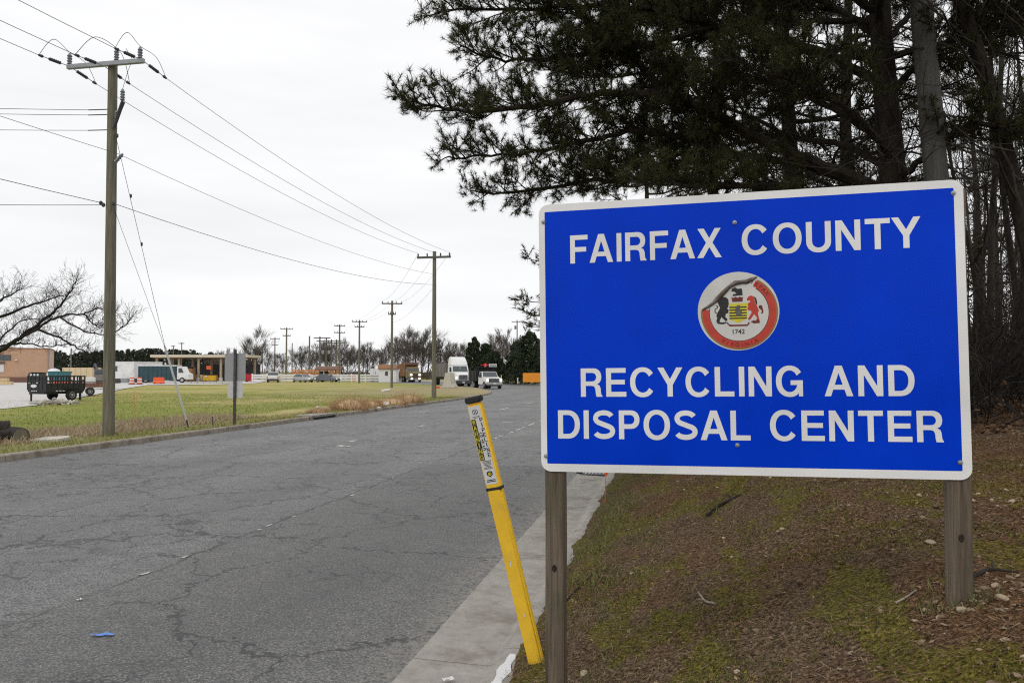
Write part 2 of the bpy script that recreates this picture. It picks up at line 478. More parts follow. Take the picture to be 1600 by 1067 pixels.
leafmat('brown_leaves', [(0.05, (0.04, 0.022, 0.014)), (0.5, (0.10, 0.055, 0.03)), (0.95, (0.24, 0.14, 0.08))], 3.0)
pmat('black_steel', (0.012, 0.012, 0.014), 0.3, 3, 0.5)
pmat('tyre_rubber', (0.016, 0.016, 0.016), 0.25, 8, 0.85)
pmat('rim_metal', (0.42, 0.42, 0.43), 0.2, 6, 0.4, metal=0.5)
pmat('white_paint', (0.74, 0.74, 0.73), 0.06, 2, 0.35, dirt=(0.58, 0.56, 0.52))
pmat('galvanised', (0.30, 0.315, 0.33), 0.15, 9, 0.45, metal=0.5)
pmat('porcelain_grey', (0.20, 0.22, 0.26), 0.1, 5, 0.3)
pmat('dark_polymer', (0.045, 0.047, 0.055), 0.2, 5, 0.5)
pmat('wire', (0.055, 0.055, 0.058), 0.15, 5, 0.6)
pmat('print_black', (0.012, 0.012, 0.013), 0.2, 30, 0.5)
pmat('print_white', (0.66, 0.66, 0.67), 0.05, 30, 0.5)
pmat('print_red', (0.50, 0.040, 0.020), 0.12, 30, 0.45)
pmat('print_dark_red', (0.14, 0.012, 0.010), 0.12, 30, 0.45)
pmat('print_yellow', (0.62, 0.55, 0.02), 0.1, 30, 0.5)
pmat('print_gold', (0.22, 0.15, 0.04), 0.1, 30, 0.5)
pmat('print_grey', (0.10, 0.095, 0.09), 0.25, 40, 0.5)
pmat('marker_yellow', (0.88, 0.55, 0.035), 0.09, 9, 0.5, dirt=(0.74, 0.46, 0.06), spec=0.3)
pmat('rubber_black', (0.018, 0.018, 0.020), 0.2, 12, 0.6)
pmat('seal_backing', (0.60, 0.59, 0.56), 0.06, 12, 0.6)
pmat('curl_underside', (0.13, 0.105, 0.085), 0.6, 34, 0.7, dirt=(0.05, 0.035, 0.03))

# ------------------------------------------------------------------ mesh helpers
class MB:
    def __init__(s, org=(0, 0, 0)):
        s.v, s.f, s.o = [], [], Vector(org)
    def add(s, vs, fs):
        n = len(s.v)
        s.v.extend([Vector(p) - s.o for p in vs])
        s.f.extend([tuple(i + n for i in f) for f in fs])
        return s
    def box(s, c, size, rot=None, taper=1.0):
        x, y, z = (q / 2 for q in size)
        p = [Vector((a * x * (taper if k > 0 else 1), b_ * y * (taper if k > 0 else 1), k * z)) for k in (-1, 1) for b_ in (-1, 1) for a in (-1, 1)]
        if rot is not None:
            p = [rot @ q for q in p]
        c = Vector(c)
        return s.add([q + c for q in p], [(0, 2, 3, 1), (4, 5, 7, 6), (0, 1, 5, 4), (2, 6, 7, 3), (0, 4, 6, 2), (1, 3, 7, 5)])
    def tube(s, pts, rad, n=6, cap=True):
        pts = [Vector(p) for p in pts]
        m = len(pts)
        if not hasattr(rad, '__len__'):
            rad = [rad] * m
        base = len(s.v)
        prev = None
        for i in range(m):
            t = (pts[min(i + 1, m - 1)] - pts[max(i - 1, 0)])
            if t.length < 1e-9:
                t = Vector((0, 0, 1))
            t.normalize()
            if prev is None:
                a = Vector((0, 0, 1)) if abs(t.z) < 0.9 else Vector((1, 0, 0))
                u = t.cross(a).normalized()
            else:
                u = (prev - t * prev.dot(t)).normalized()
            prev = u
            w = t.cross(u)
            for k in range(n):
                a = 2 * math.pi * k / n
                s.v.append(pts[i] + (u * math.cos(a) + w * math.sin(a)) * rad[i] - s.o)
        for i in range(m - 1):
            for k in range(n):
                a, b_ = base + i * n + k, base + i * n + (k + 1) % n
                s.f.append((a, b_, b_ + n, a + n))
        if cap:
            s.f.append(tuple(base + k for k in range(n))[::-1])
            s.f.append(tuple(base + (m - 1) * n + k for k in range(n)))
        return s
    def lathe(s, prof, c=(0, 0, 0), n=12, axis='Z', rot=None):
        """prof: (r, h) pairs"""
        base = len(s.v)
        c = Vector(c)
        for r, h in prof:
            for k in range(n):
                a = 2 * math.pi * k / n
                p = Vector((r * math.cos(a), r * math.sin(a), h))
                if axis == 'X':
                    p = Vector((p.z, p.x, p.y))
                elif axis == 'Y':
                    p = Vector((p.x, p.z, p.y))
                if rot is not None:
                    p = rot @ p
                s.v.append(p + c - s.o)
        for i in range(len(prof) - 1):
            for k in range(n):
                a, b_ = base + i * n + k, base + i * n + (k + 1) % n
                s.f.append((a, b_, b_ + n, a + n))
        s.f.append(tuple(base + k for k in range(n))[::-1])
        s.f.append(tuple(base + (len(prof) - 1) * n + k for k in range(n)))
        return s
    def prism(s, prof, x0, x1, axis='X', inset=None):
        """prof: closed polygon of (a, b); extruded from x0 to x1. inset(a, b)->half-width factor"""
        base = len(s.v)
        m = len(prof)
        mid, hw = (x0 + x1) / 2, (x1 - x0) / 2
        for sg in (-1, 1):
            for a, b_ in prof:
                k = inset(a, b_) if inset else 1.0
                x = mid + sg * hw * k
                p = (x, a, b_) if axis == 'X' else ((a, x, b_) if axis == 'Y' else (a, b_, x))
                s.v.append(Vector(p) - s.o)
        for i in range(m):
            j = (i + 1) % m
            s.f.append((base + i, base + j, base + m + j, base + m + i))
        s.f.append(tuple(base + i for i in range(m))[::-1])
        s.f.append(tuple(base + m + i for i in range(m)))
        return s
    def quad(s, a, b_, c, d):
        return s.add([a, b_, c, d], [(0, 1, 2, 3)])
    def build(s, name, mat, parent=None, smooth=False, bevel=0.0, seg=2):
        me = bpy.data.meshes.new(name)
        me.from_pydata([tuple(q) for q in s.v], [], s.f)
        if smooth or bevel:
            bm = bmesh.new()
            bm.from_mesh(me)
            if bevel:
                bmesh.ops.recalc_face_normals(bm, faces=bm.faces)
                es = [e for e in bm.edges if len(e.link_faces) == 2 and e.calc_face_angle(0) > 0.5]
                bmesh.ops.bevel(bm, geom=es, offset=bevel, segments=seg, affect='EDGES', clamp_overlap=True)
            if smooth:
                for fc in bm.faces:
                    fc.smooth = True
                for e in bm.edges:
                    if len(e.link_faces) == 2 and e.calc_face_angle(0) > 0.7:
                        e.smooth = False
            bm.to_mesh(me)
            bm.free()
        me.update()
        return link(name, me, mat, parent)
def link(name, me, mat, parent=None):
    o = bpy.data.objects.new(name, me)
    COL.objects.link(o)
    if mat is not None and not me.materials:
        me.materials.append(MATS[mat] if isinstance(mat, str) else mat)
    if parent is not None:
        o.parent = parent
    return o
def tri_obj(name, V, mat, parent=None, org=(0, 0, 0), corners=3):
    """V: (n, corners, 3) array of loose faces"""
    V = np.asarray(V, dtype=np.float32) - np.asarray(org, dtype=np.float32)
    n = V.shape[0]
    me = bpy.data.meshes.new(name)
    me.vertices.add(n * corners)
    me.vertices.foreach_set('co', V.reshape(-1))
    me.loops.add(n * corners)
    me.loops.foreach_set('vertex_index', np.arange(n * corners, dtype=np.int32))
    me.polygons.add(n)
    me.polygons.foreach_set('loop_start', np.arange(0, n * corners, corners, dtype=np.int32))
    me.polygons.foreach_set('loop_total', np.full(n, corners, dtype=np.int32))
    me.update(calc_edges=True)
    return link(name, me, mat, parent)
def grid_obj(name, P, mat, parent=None, smooth=True):
    """P: (nu, nv, 3) array of points"""
    nu, nv = P.shape[:2]
    idx = np.arange(nu * nv).reshape(nu, nv)
    q = np.stack([idx[:-1, :-1], idx[1:, :-1], idx[1:, 1:], idx[:-1, 1:]], -1).reshape(-1, 4)
    me = bpy.data.meshes.new(name)
    me.vertices.add(nu * nv)
    me.vertices.foreach_set('co', P.astype(np.float32).reshape(-1))
    me.loops.add(q.size)
    me.loops.foreach_set('vertex_index', q.astype(np.int32).reshape(-1))
    me.polygons.add(len(q))
    me.polygons.foreach_set('loop_start', np.arange(0, q.size, 4, dtype=np.int32))
    me.polygons.foreach_set('loop_total', np.full(len(q), 4, dtype=np.int32))
    me.update(calc_edges=True)
    if smooth:
        me.shade_smooth()
    return link(name, me, mat, parent)
def tag(o, label=None, cat=None, group=None, kind=None):
    if label: o['label'] = label
    if cat: o['category'] = cat
    if group: o['group'] = group
    if kind: o['kind'] = kind
    return o
def thing(name, label, cat, loc=(0, 0, 0), rz=0.0, group=None):
    o = bpy.data.objects.new(name, None)
    COL.objects.link(o)
    o.location = loc
    o.rotation_euler = (0, 0, rz)
    o.empty_display_size = 0.2
    return tag(o, label, cat, group)
def dup(root, loc, rz=0.0, sc=1.0, label=None, group=None):
    r = root.copy()
    COL.objects.link(r)
    r.location = loc
    r.rotation_euler = (0, 0, rz)
    r.scale = (sc, sc, sc) if not hasattr(sc, '__len__') else sc
    if label: r['label'] = label
    if group: r['group'] = group
    for ch in list(root.children):
        c = ch.copy()
        COL.objects.link(c)
        c.parent = r
        for g in list(ch.children):
            e = g.copy()
            COL.objects.link(e)
            e.parent = c
    return r
def basis(u, v, n):
    return Matrix((u, v, n)).transposed()

# ------------------------------------------------------------------ lettering
def arc(cx, cy, rx, ry, a0, a1, n=14, e=2.0):
    out = []
    for i in range(n + 1):
        a = math.radians(lerp(a0, a1, i / n))
        c, s = math.cos(a), math.sin(a)
        out.append((cx + rx * math.copysign(abs(c) ** (2 / e), c), cy + ry * math.copysign(abs(s) ** (2 / e), s)))
    return out
S_ = 0.185
def stroke(pts, w):
    L, R = [], []
    for i, p in enumerate(pts):
        a, b_ = pts[max(i - 1, 0)], pts[min(i + 1, len(pts) - 1)]
        dx, dy = b_[0] - a[0], b_[1] - a[1]
        l = math.hypot(dx, dy) or 1
        L.append((p[0] - dy / l * w / 2, p[1] + dx / l * w / 2))
        R.append((p[0] + dy / l * w / 2, p[1] - dx / l * w / 2))
    return L + R[::-1]
def glyphs():
    s, G = S_, {}
    G['I'] = (s, [[(0, 0), (s, 0), (s, 1), (0, 1)]])
    G['L'] = (0.66, [[(0, 0), (0.66, 0), (0.66, 0.17), (s, 0.17), (s, 1), (0, 1)]])
    G['F'] = (0.68, [[(0, 0), (s, 0), (s, 0.41), (0.62, 0.41), (0.62, 0.575), (s, 0.575), (s, 0.835), (0.68, 0.835), (0.68, 1), (0, 1)]])
    G['E'] = (0.73, [[(0, 0), (0.73, 0), (0.73, 0.17), (s, 0.17), (s, 0.43), (0.68, 0.43), (0.68, 0.59), (s, 0.59), (s, 0.835), (0.715, 0.835), (0.715, 1), (0, 1)]])
    G['T'] = (0.76, [[(0.38 - s / 2, 0), (0.38 + s / 2, 0), (0.38 + s / 2, 0.83), (0.76, 0.83), (0.76, 1), (0, 1), (0, 0.83), (0.38 - s / 2, 0.83)]])
    G['A'] = (0.9, [[(0, 0), (0.20, 0), (0.272, 0.215), (0.628, 0.215), (0.70, 0), (0.9, 0), (0.56, 1), (0.34, 1)], [(0.325, 0.375), (0.45, 0.76), (0.575, 0.375)]])
    G['X'] = (0.88, [[(0, 0), (0.22, 0), (0.44, 0.36), (0.66, 0), (0.88, 0), (0.555, 0.515), (0.86, 1), (0.64, 1), (0.445, 0.67), (0.25, 1), (0.02, 1), (0.325, 0.515)]])
    G['Y'] = (0.88, [[(0.44 - s / 2, 0), (0.44 + s / 2, 0), (0.44 + s / 2, 0.40), (0.88, 1), (0.665, 1), (0.44, 0.60), (0.215, 1), (0, 1), (0.44 - s / 2, 0.40)]])
    G['N'] = (0.77, [[(0, 0), (0.18, 0), (0.18, 0.69), (0.575, 0), (0.77, 0), (0.77, 1), (0.59, 1), (0.59, 0.325), (0.205, 1), (0, 1)]])
    G['W'] = (1.2, [[(0.22, 0), (0.42, 0), (0.6, 0.7), (0.78, 0), (0.98, 0), (1.2, 1), (1.01, 1), (0.875, 0.3), (0.70, 1), (0.50, 1), (0.325, 0.3), (0.19, 1), (0, 1)]])
    ro, ri = (0.46, 0.52), (0.46 - s, 0.52 - 0.16)
    G['O'] = (0.92, [arc(0.46, 0.5, *ro, 0, 352.5, 47, 2.15), arc(0.46, 0.5, *ri, 0, 352.5, 47, 2.1)])
    G['C'] = (0.87, [arc(0.45, 0.5, 0.45, 0.52, 36, 324, 40, 2.15) + arc(0.45, 0.5, 0.45 - s, 0.36, 328, 32, 36, 2.1)])
    G['G'] = (0.88, [arc(0.45, 0.5, 0.45, 0.52, 34, 300, 38, 2.15) + [(0.735, 0.11), (0.75, 0), (0.88, 0), (0.88, 0.53), (0.48, 0.53), (0.48, 0.375), (0.70, 0.375)] + arc(0.45, 0.5, 0.45 - s, 0.36, 326, 30, 34, 2.1)])
    G['U'] = (0.78, [[(0, 1)] + arc(0.39, 0.36, 0.39, 0.38, 180, 360, 22, 2.2) + [(0.78, 1), (0.78 - s, 1)] + arc(0.39, 0.36, 0.39 - s, 0.22, 360, 180, 20, 2.1) + [(s, 1)]])
    G['D'] = (0.80, [[(0, 0), (0.36, 0)] + arc(0.36, 0.5, 0.44, 0.5, -90, 90, 24, 2.2) + [(0, 1)], [(s, 0.165), (s, 0.835)] + arc(0.35, 0.5, 0.44 - s + 0.01, 0.335, 90, -90, 22, 2.2)])
    G['P'] = (0.73, [[(0, 0), (s, 0), (s, 0.36), (0.42, 0.36)] + arc(0.42, 0.68, 0.31, 0.32, -90, 90, 18, 2.2) + [(0, 1)], [(s, 0.52), (s, 0.84)] + arc(0.40, 0.68, 0.15, 0.16, 90, -90, 14, 2.1)])
    G['R'] = (0.79, [[(0, 0), (s, 0), (s, 0.385), (0.40, 0.385), (0.49, 0.36), (0.535, 0.28), (0.55, 0.10), (0.575, 0), (0.79, 0), (0.79, 0.03), (0.745, 0.09), (0.725, 0.30), (0.69, 0.39), (0.60, 0.445)] + arc(0.45, 0.70, 0.305, 0.30, -45, 90, 16, 2.2) + [(0, 1)], [(s, 0.54), (s, 0.84)] + arc(0.42, 0.69, 0.15, 0.15, 90, -90, 14, 2.1)])
    sp = arc(0.40, 0.725, 0.295, 0.19, 22, 235, 24, 2.1) + arc(0.40, 0.275, 0.315, 0.19, 55, -158, 24, 2.1)
    G['S'] = (0.80, [[(x, y) for x, y in stroke(sp, 0.175)]])
    return G
GL = glyphs()
def outline_mesh(name, loops, thick):
    cu = bpy.data.curves.new(name, 'CURVE')
    cu.dimensions = '2D'
    cu.fill_mode = 'BOTH'
    cu.extrude = thick / 2
    for lp in loops:
        sp = cu.splines.new('POLY')
        sp.points.add(len(lp) - 1)
        for q, (x, y) in zip(sp.points, lp):
            q.co = (x, y, 0, 1)
        sp.use_cyclic_u = True
    return curve_mesh(name, cu)
def curve_mesh(name, cu):
    o = bpy.data.objects.new(name, cu)
    COL.objects.link(o)
    dg = bpy.context.evaluated_depsgraph_get()
    me = bpy.data.meshes.new_from_object(o.evaluated_get(dg))
    me.name = name
    bpy.data.objects.remove(o)
    bpy.data.curves.remove(cu)
    return me
def place_flat(name, loops, mat, parent, org, M, thick=0.0006, lift=0.0):
    """flat cut-out in the plane of M (columns: right, up, out) at org"""
    me = outline_mesh(name, loops, thick)
    me.transform(Matrix.Translation(Vector(org) + M @ Vector((0, 0, lift + thick / 2))) @ M.to_4x4())
    return link(name, me, mat, parent)
def word(txt, u0, u1, v0, cap, mat, parent, org, M, gap=0.14, thick=0.0006, lift=0.0, name='letter', space=0.3):
    tot = sum(GL[c][0] for c in txt) + gap * (len(txt) - 1)
    tight = {'FA': -0.07, 'AI': 0.0, 'AX': -0.06, 'TY': -0.10, 'CY': -0.03, 'YC': -0.04, 'LI': 0.02, 'AL': -0.03, 'SA': -0.04, 'RA': -0.02}
    tot += sum(tight.get(txt[i:i + 2], 0) for i in range(len(txt) - 1))
    k = (u1 - u0) / tot
    x = 0.0
    for i, c in enumerate(txt):
        w, loops = GL[c]
        lp = [[(u0 + (x + px) * k, v0 + py * cap) for px, py in l] for l in loops]
        place_flat(name, lp, mat, parent, org, M, thick, lift)
        x += w + gap + tight.get(txt[i:i + 2], 0)
def small_text(txt, size, mat, parent, org, M, u, v, name='lettering', off=0.0, align='CENTER', rot=0.0, thick=0.0004, lift=0.0, sx=1.0):
    cu = bpy.data.curves.new(name, 'FONT')
    cu.body = txt
    cu.size = size
    cu.offset = off * size
    cu.align_x = align
    cu.extrude = thick / 2
    me = curve_mesh(name, cu)
    me.transform(Matrix.Translation(Vector(org) + M @ Vector((u, v, lift + thick / 2))) @ M.to_4x4() @ Matrix.Rotation(rot, 4, 'Z') @ Matrix.Diagonal((sx, 1, 1, 1)))
    return link(name, me, mat, parent)

# ================================================================== GROUND
pmat('distant_ground', (0.13, 0.12, 0.055), 0.25, 0.02, 0.95, dirt=(0.17, 0.14, 0.085), spec=0.1)
gm = MB()
gm.quad((-4000, -4000, -0.14), (4000, -4000, -0.14), (4000, 4000, -0.14), (-4000, 4000, -0.14))
tag(gm.build('ground', 'distant_ground'), kind='structure')

CURB_T = [-40, 50, 58, 66, 70, 74, 78, 84, 91, 102, 112, 122, 133, 145, 160, 185, 215]
CURB_D = [-14.2, -14.2, -14.4, -15.0, -15.6, -16.5, -17.8, -19.8, -22.4, -28.4, -35.0, -42.5, -50.5, -59.5, -71, -92, -118]
def curb_d(t):
    return interp(t, CURB_T, CURB_D)
FAR_T = [119, 121, 124, 128, 133, 140, 150, 162, 178, 205]
FAR_D = [-14.2, -20.0, -23.0, -25.6, -28.0, -32.5, -40, -50.5, -66, -95]
# road: rows along t
ts = np.concatenate([np.arange(-30, 60, 2.0), np.arange(60, 206, 3.0), np.arange(210, 420, 15.0)])
P = []
for t in ts:
    dl = curb_d(min(t, 205)) - 0.02
    if t > 205:
        dl = -14.2
    P.append([rd(lerp(dl, -1.68, k / 12), t, 0.0) for k in range(13)])
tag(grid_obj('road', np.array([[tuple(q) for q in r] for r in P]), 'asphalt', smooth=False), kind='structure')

# field left of the road
cols = [0, .3, .7, 1.2, 1.8, 2.5, 3.3, 4.2, 5.5, 7, 9, 11, 13.5, 16.5, 20, 25, 31, 38, 46, 56, 70, 90, 120, 160, 220]
ts = np.concatenate([np.arange(-30, 8, 2.0), np.arange(8, 60, 0.8), np.arange(60, 150, 2.0), np.arange(150, 216, 5)])
P = []
for t in ts:
    r = []
    for c in cols:
        d = curb_d(t) - 0.16 - c
        amp = min(1, c / 1.2) * 0.05 if c < 18 else 0.02
        z = 0.135 + amp * noise.noise(Vector((d * 0.6, t * 0.45, 3))) + amp * 1.2 * noise.noise(Vector((d * 0.17, t * 0.11, 8)))
        if 3 < c < 12:
            z -= 0.05 * math.sin((c - 3) / 9 * math.pi)
        r.append(tuple(rd(d, t, z)))
    P.append(r)
tag(grid_obj('field', np.array(P), 'rough_field_grass'), kind='structure')

# far corner verge beyond the side road
ts = np.concatenate([np.arange(119, 206, 3.0)])
P = []
for j, t in enumerate(np.linspace(0, 1, 40)):
    k = t * (len(FAR_T) - 1)
    i = min(int(k), len(FAR_T) - 2)
    tt, dd = lerp(FAR_T[i], FAR_T[i + 1], k - i), lerp(FAR_D[i], FAR_D[i + 1], k - i)
    P.append([tuple(rd(dd + s * 0.12, tt + s, 0.13 + 0.05 * math.sin(s * 0.2 + j) * (s > 1) + min(s, 60) * 0.006)) for s in (0, .6, 2, 5, 10, 20, 40, 80, 160)])
tag(grid_obj('far_verge', np.array(P), 'rough_field_grass'), kind='structure')
rm = MB()
for i in range(len(FAR_T) - 1):                          # pale curb round the far corner
    a0, a1 = rd(FAR_D[i], FAR_T[i]), rd(FAR_D[i + 1], FAR_T[i + 1])
    n_ = Vector((a1.y - a0.y, -(a1.x - a0.x), 0)).normalized()
    if n_.y > 0: n_ = -n_
    up = Vector((0, 0, 0.16))
    rm.quad(a0 + n_ * 0.75 + Vector((0, 0, .006)), a0 + n_ * 0.2 + Vector((0, 0, .006)), a1 + n_ * 0.2 + Vector((0, 0, .006)), a1 + n_ * 0.75 + Vector((0, 0, .006)))
    rm.quad(a0 + n_ * 0.2, a0 + n_ * 0.17 + up, a1 + n_ * 0.17 + up, a1 + n_ * 0.2)
    rm.quad(a0 + n_ * 0.17 + up, a0 + up, a1 + up, a1 + n_ * 0.17 + up)
tag(rm.build('far_corner_curb', 'pale_concrete'), kind='structure')

# yard of pale gravel
ym = MB()
yp = [gnd(-300, 650, .187), gnd(-20, 641, .187), gnd(55, 633, .187), gnd(100, 625, .187), gnd(150, 616, .187), gnd(195, 607, .187), gnd(230, 601.5, .187), gnd(330, 600.5, .187), gnd(400, 598.5, .187), gnd(430, 593, .187), gnd(300, 592, .187), gnd(0, 591.5, .187), gnd(-500, 592, .187)]
ym.add(yp, [tuple(range(len(yp)))])
tag(ym.build('gravel_yard', 'yard_gravel'), kind='structure')

# right bank
def bank_z(d, t):
    if d < 1.16:
        s = (d + 0.98) / 2.14
        z = 0.128 + 0.90 * max(0.0, s)
    elif d < 5:
        z = 1.03 + 0.12 * (d - 1.16)
    else:
        z = 1.49 + 0.025 * (d - 5)
    if d > 0.5:
        z += min(1, (d - 0.5) / 3) * 0.16 * noise.noise(Vector((d * 0.35, t * 0.3, 1.5)))
    return z
def bank_relief(d, t):
    a = min(1, max(0, (d + 0.98) / 0.3))
    v = Vector((d, t, 0))
    return a * (0.034 * noise.noise(v * 2.3) + 0.022 * noise.noise(v * 6.0 + Vector((9, 2, 0))) + 0.012 * noise.noise(v * 14) * (1 + noise.noise(v * 1.7)))
ds = np.concatenate([np.arange(-0.98, 4.5, 0.045), np.arange(4.5, 10, 0.25), np.arange(10, 70, 4.0)])
ts = np.concatenate([np.arange(-14, 1.4, 0.7), np.arange(1.4, 12, 0.055), np.arange(12, 24, 0.25), np.arange(24, 125, 4.0)])
P = np.zeros((len(ds), len(ts), 3))
for i, d in enumerate(ds):
    for j, t in enumerate(ts):
        ed = 0.09 * (noise.noise(Vector((t * 1.6, 2.0, 0))) + 0.6 * noise.noise(Vector((t * 6.0, 5.0, 0)))) * max(0, 1 - i / 5)
        P[i, j] = rd(d + ed, t, bank_z(d, t) + bank_relief(d, t) - (0.03 if i == 0 else 0))
tag(grid_obj('bank', P, 'pine_litter_ground'), kind='structure')
def on_bank(d, t, dz=0.0):
    return rd(d, t, bank_z(d, t) + bank_relief(d, t) + dz)

# gutter and curb on the right, in cast lengths
root = tag(bpy.data.objects.new('gutter', None), kind='structure')
COL.objects.link(root)
prof = [(-1.72, 0.004), (-1.19, -0.012), (-1.13, 0.012), (-1.105, 0.075), (-1.075, 0.108), (-1.03, 0.118), (-0.93, 0.12), (-0.93, -0.12), (-1.72, -0.12)]
L_ = 3.05
slab_mesh = None
for i in range(-3, 34):
    t0 = 5.27 + (i - 0) * L_
    mb = MB()
    mb.prism(prof, 0.006, L_ - 0.006, axis='Y')
    if slab_mesh is None:
        o = mb.build('slab', 'gutter_concrete', root)
        slab_mesh = o.data
    else:
        o = link('slab', slab_mesh, None, root)
    o.location = rd(0, t0)
    o.rotation_euler = (0, 0, -TH)
bed = MB()                                                # dark joint bed under the slabs
bed.quad(rd(-1.71, -6, -0.03), rd(-0.98, -6, -0.03), rd(-0.98, 110, -0.03), rd(-1.71, 110, -0.03))
bed.build('joint_bed', 'curb_concrete', root)

# left curb, in cast lengths, with a drain inlet
root = tag(bpy.data.objects.new('curb', None), kind='structure')
COL.objects.link(root)
INLET = (30.3, 32.6)
t = -6.0
k = 0
while t < 96:
    t1 = t + 3.0
    spans = [(t, t1)]
    if t < INLET[0] < t1: spans = [(t, INLET[0])]
    if t < INLET[1] < t1: spans = [(INLET[1], t1)]
    if INLET[0] <= t and t1 <= INLET[1]: spans = []
    for a, b_ in spans:
        mb = MB()
        p0, p1 = rd(curb_d(a), a), rd(curb_d(b_), b_)
        n_ = Vector((-(p1 - p0).y, (p1 - p0).x, 0)).normalized()   # to the left, away from the road
        e = (p1 - p0).normalized() * 0.006
        pts = []
        for q in (p0 + e, p1 - e):
            pts += [q + Vector((0, 0, -0.05)), q + n_ * 0.012 + Vector((0, 0, 0.12)), q + n_ * 0.035 + Vector((0, 0, 0.148)), q + n_ * 0.17 + Vector((0, 0, 0.153)), q + n_ * 0.17 + Vector((0, 0, -0.05))]
        fs = [(i, i + 1, i + 6, i + 5) for i in range(4)] + [(0, 4, 3, 2, 1), (5, 6, 7, 8, 9)]
        mb.add(pts, fs)
        mb.build('curb_stone', 'curb_concrete', root)
    t = t1
# drain inlet
iw = thing('drain_inlet', 'concrete curb drain inlet with dark slot opening beside the road', 'drain', rd(-14.3, 31.45, 0.0), -TH)
mb = MB()
mb.box((-0.28, 0, 0.135), (0.8, 2.5, 0.09))
mb.build('slab', 'gutter_concrete', iw, bevel=0.01)
mb = MB()
mb.box((-0.22, 0, -0.02), (0.5, 2.24, 0.2))
mb.build('dark_throat', 'print_black', iw)
for s in (-1, 1):
    mb = MB()
    mb.box((0.07, s * 1.2, 0.045), (0.1, 0.14, 0.18))
    mb.build('throat_side', 'curb_concrete', iw, bevel=0.01)

# ------------------------------------------------------------------ worn lane markings
pmat('worn_road_paint', (0.44, 0.44, 0.42), 0.3, 22, 0.7, dirt=(0.18, 0.18, 0.18))
RNG = random.Random(5)
lm = tag(bpy.data.objects.new('lane_marking', None), kind='structure')
COL.objects.link(lm)
def paint(d, t, w, l, wob=0.012):
    mb = MB()
    n = max(2, int(l / 0.12))
    L, R = [], []
    for i in range(n + 1):
        tt = t + l * i / n
        L.append(rd(d - w / 2 + RNG.uniform(-wob, wob) - 0.0, tt, 0.005))
        R.append(rd(d + w / 2 + RNG.uniform(-wob, wob), tt, 0.005))
    mb.add(L + R, [(i, n + 1 + i, n + 2 + i, i + 1) for i in range(n)])
    mb.build('paint', 'worn_road_paint', lm)
for tt in (22.8, 25.0, 26.2, 28.6, 31.0, 33.6, 36.5, 46, 58, 70):
    paint(-5.0 + RNG.uniform(-.02, .02), tt, 0.07 if tt > 24 else 0.05, RNG.uniform(0.5, 1.6) if tt < 40 else 2.4, 0.03)
for tt in (6.9, 7.6, 9.1, 9.35, 10.0, 11.9, 12.15, 13.2, 14.0, 16.3, 17.5, 18.8):   # chips left of the old dashes
    paint(-4.97 + RNG.uniform(-.05, .05), tt, RNG.uniform(0.015, 0.04), RNG.uniform(0.06, 0.18), 0.014)
for tt in (21.0, 40.0, 48.0, 27.5):
    paint(-8.75 if tt < 30 else -8.5, tt, 0.14, 0.5 if tt < 30 else 2.2)
paint(-6.1, 30.0, 0.35, 0.3, 0.05)

# ================================================================== COUNTY SIGN
BL, BR = at(846, 736, 3.66), at(1517, 750, 3.23)
U = (BR - BL).normalized()
NRM = U.cross(Vector((0, 0, 1))).normalized()            # towards the viewer
V = NRM.cross(U)
MS = basis(U, V, NRM)
SW, SH = 1.776, 1.224
sign = thing('county_sign', 'large blue recycling centre sign with white border on two wooden posts', 'sign', on_bank(0.45, 3.4))
so = Vector(sign.location)
def S(u, v, n=0.0):
    return BL + U * u + V * v + NRM * n - so
ORG = BL - so
def rrect(u0, v0, u1, v1, r, n=6):
    return arc(u1 - r, v0 + r, r, r, -90, 0, n) + arc(u1 - r, v1 - r, r, r, 0, 90, n) + arc(u0 + r, v1 - r, r, r, 90, 180, n) + arc(u0 + r, v0 + r, r, r, 180, 270, n)
board = place_flat('board', [rrect(0, 0, SW, SH, 0.045)], 'white_sheeting', sign, ORG, MS, 0.004, -0.004)
place_flat('blue_panel', [rrect(0.028, 0.036, SW - 0.036, SH - 0.034, 0.004, 2)], 'blue_sheeting', board, ORG, MS, 0.0006, 0.0)
LT = 0.0007
word('FAIRFAX', 0.146, 0.816, 0.946, 0.129, 'white_sheeting', board, ORG, MS, lift=LT)
word('COUNTY', 0.901, 1.613, 0.951, 0.129, 'white_sheeting', board, ORG, MS, lift=LT)
word('RECYCLING', 0.187, 1.138, 0.339, 0.128, 'white_sheeting', board, ORG, MS, lift=LT)
word('AND', 1.224, 1.572, 0.339, 0.128, 'white_sheeting', board, ORG, MS, gap=0.16, lift=LT)
word('DISPOSAL', 0.080, 0.921, 0.150, 0.128, 'white_sheeting', board, ORG, MS, lift=LT)
word('CENTER', 1.001, 1.675, 0.151, 0.128, 'white_sheeting', board, ORG, MS, lift=LT)
for u, v in ((0.022, 1.145), (0.873, 1.095), (1.738, 1.168), (0.022, 0.070), (0.865, 0.130), (1.732, 0.071)):
    mb = MB()
    mb.lathe([(0.0095, 0.0), (0.0095, 0.002), (0.006, 0.002), (0.006, 0.006), (0.003, 0.0075)], S(u, v, 0.0016), 10, 'Z', MS)
    mb.build('bolt', 'galvanised', board, smooth=True)
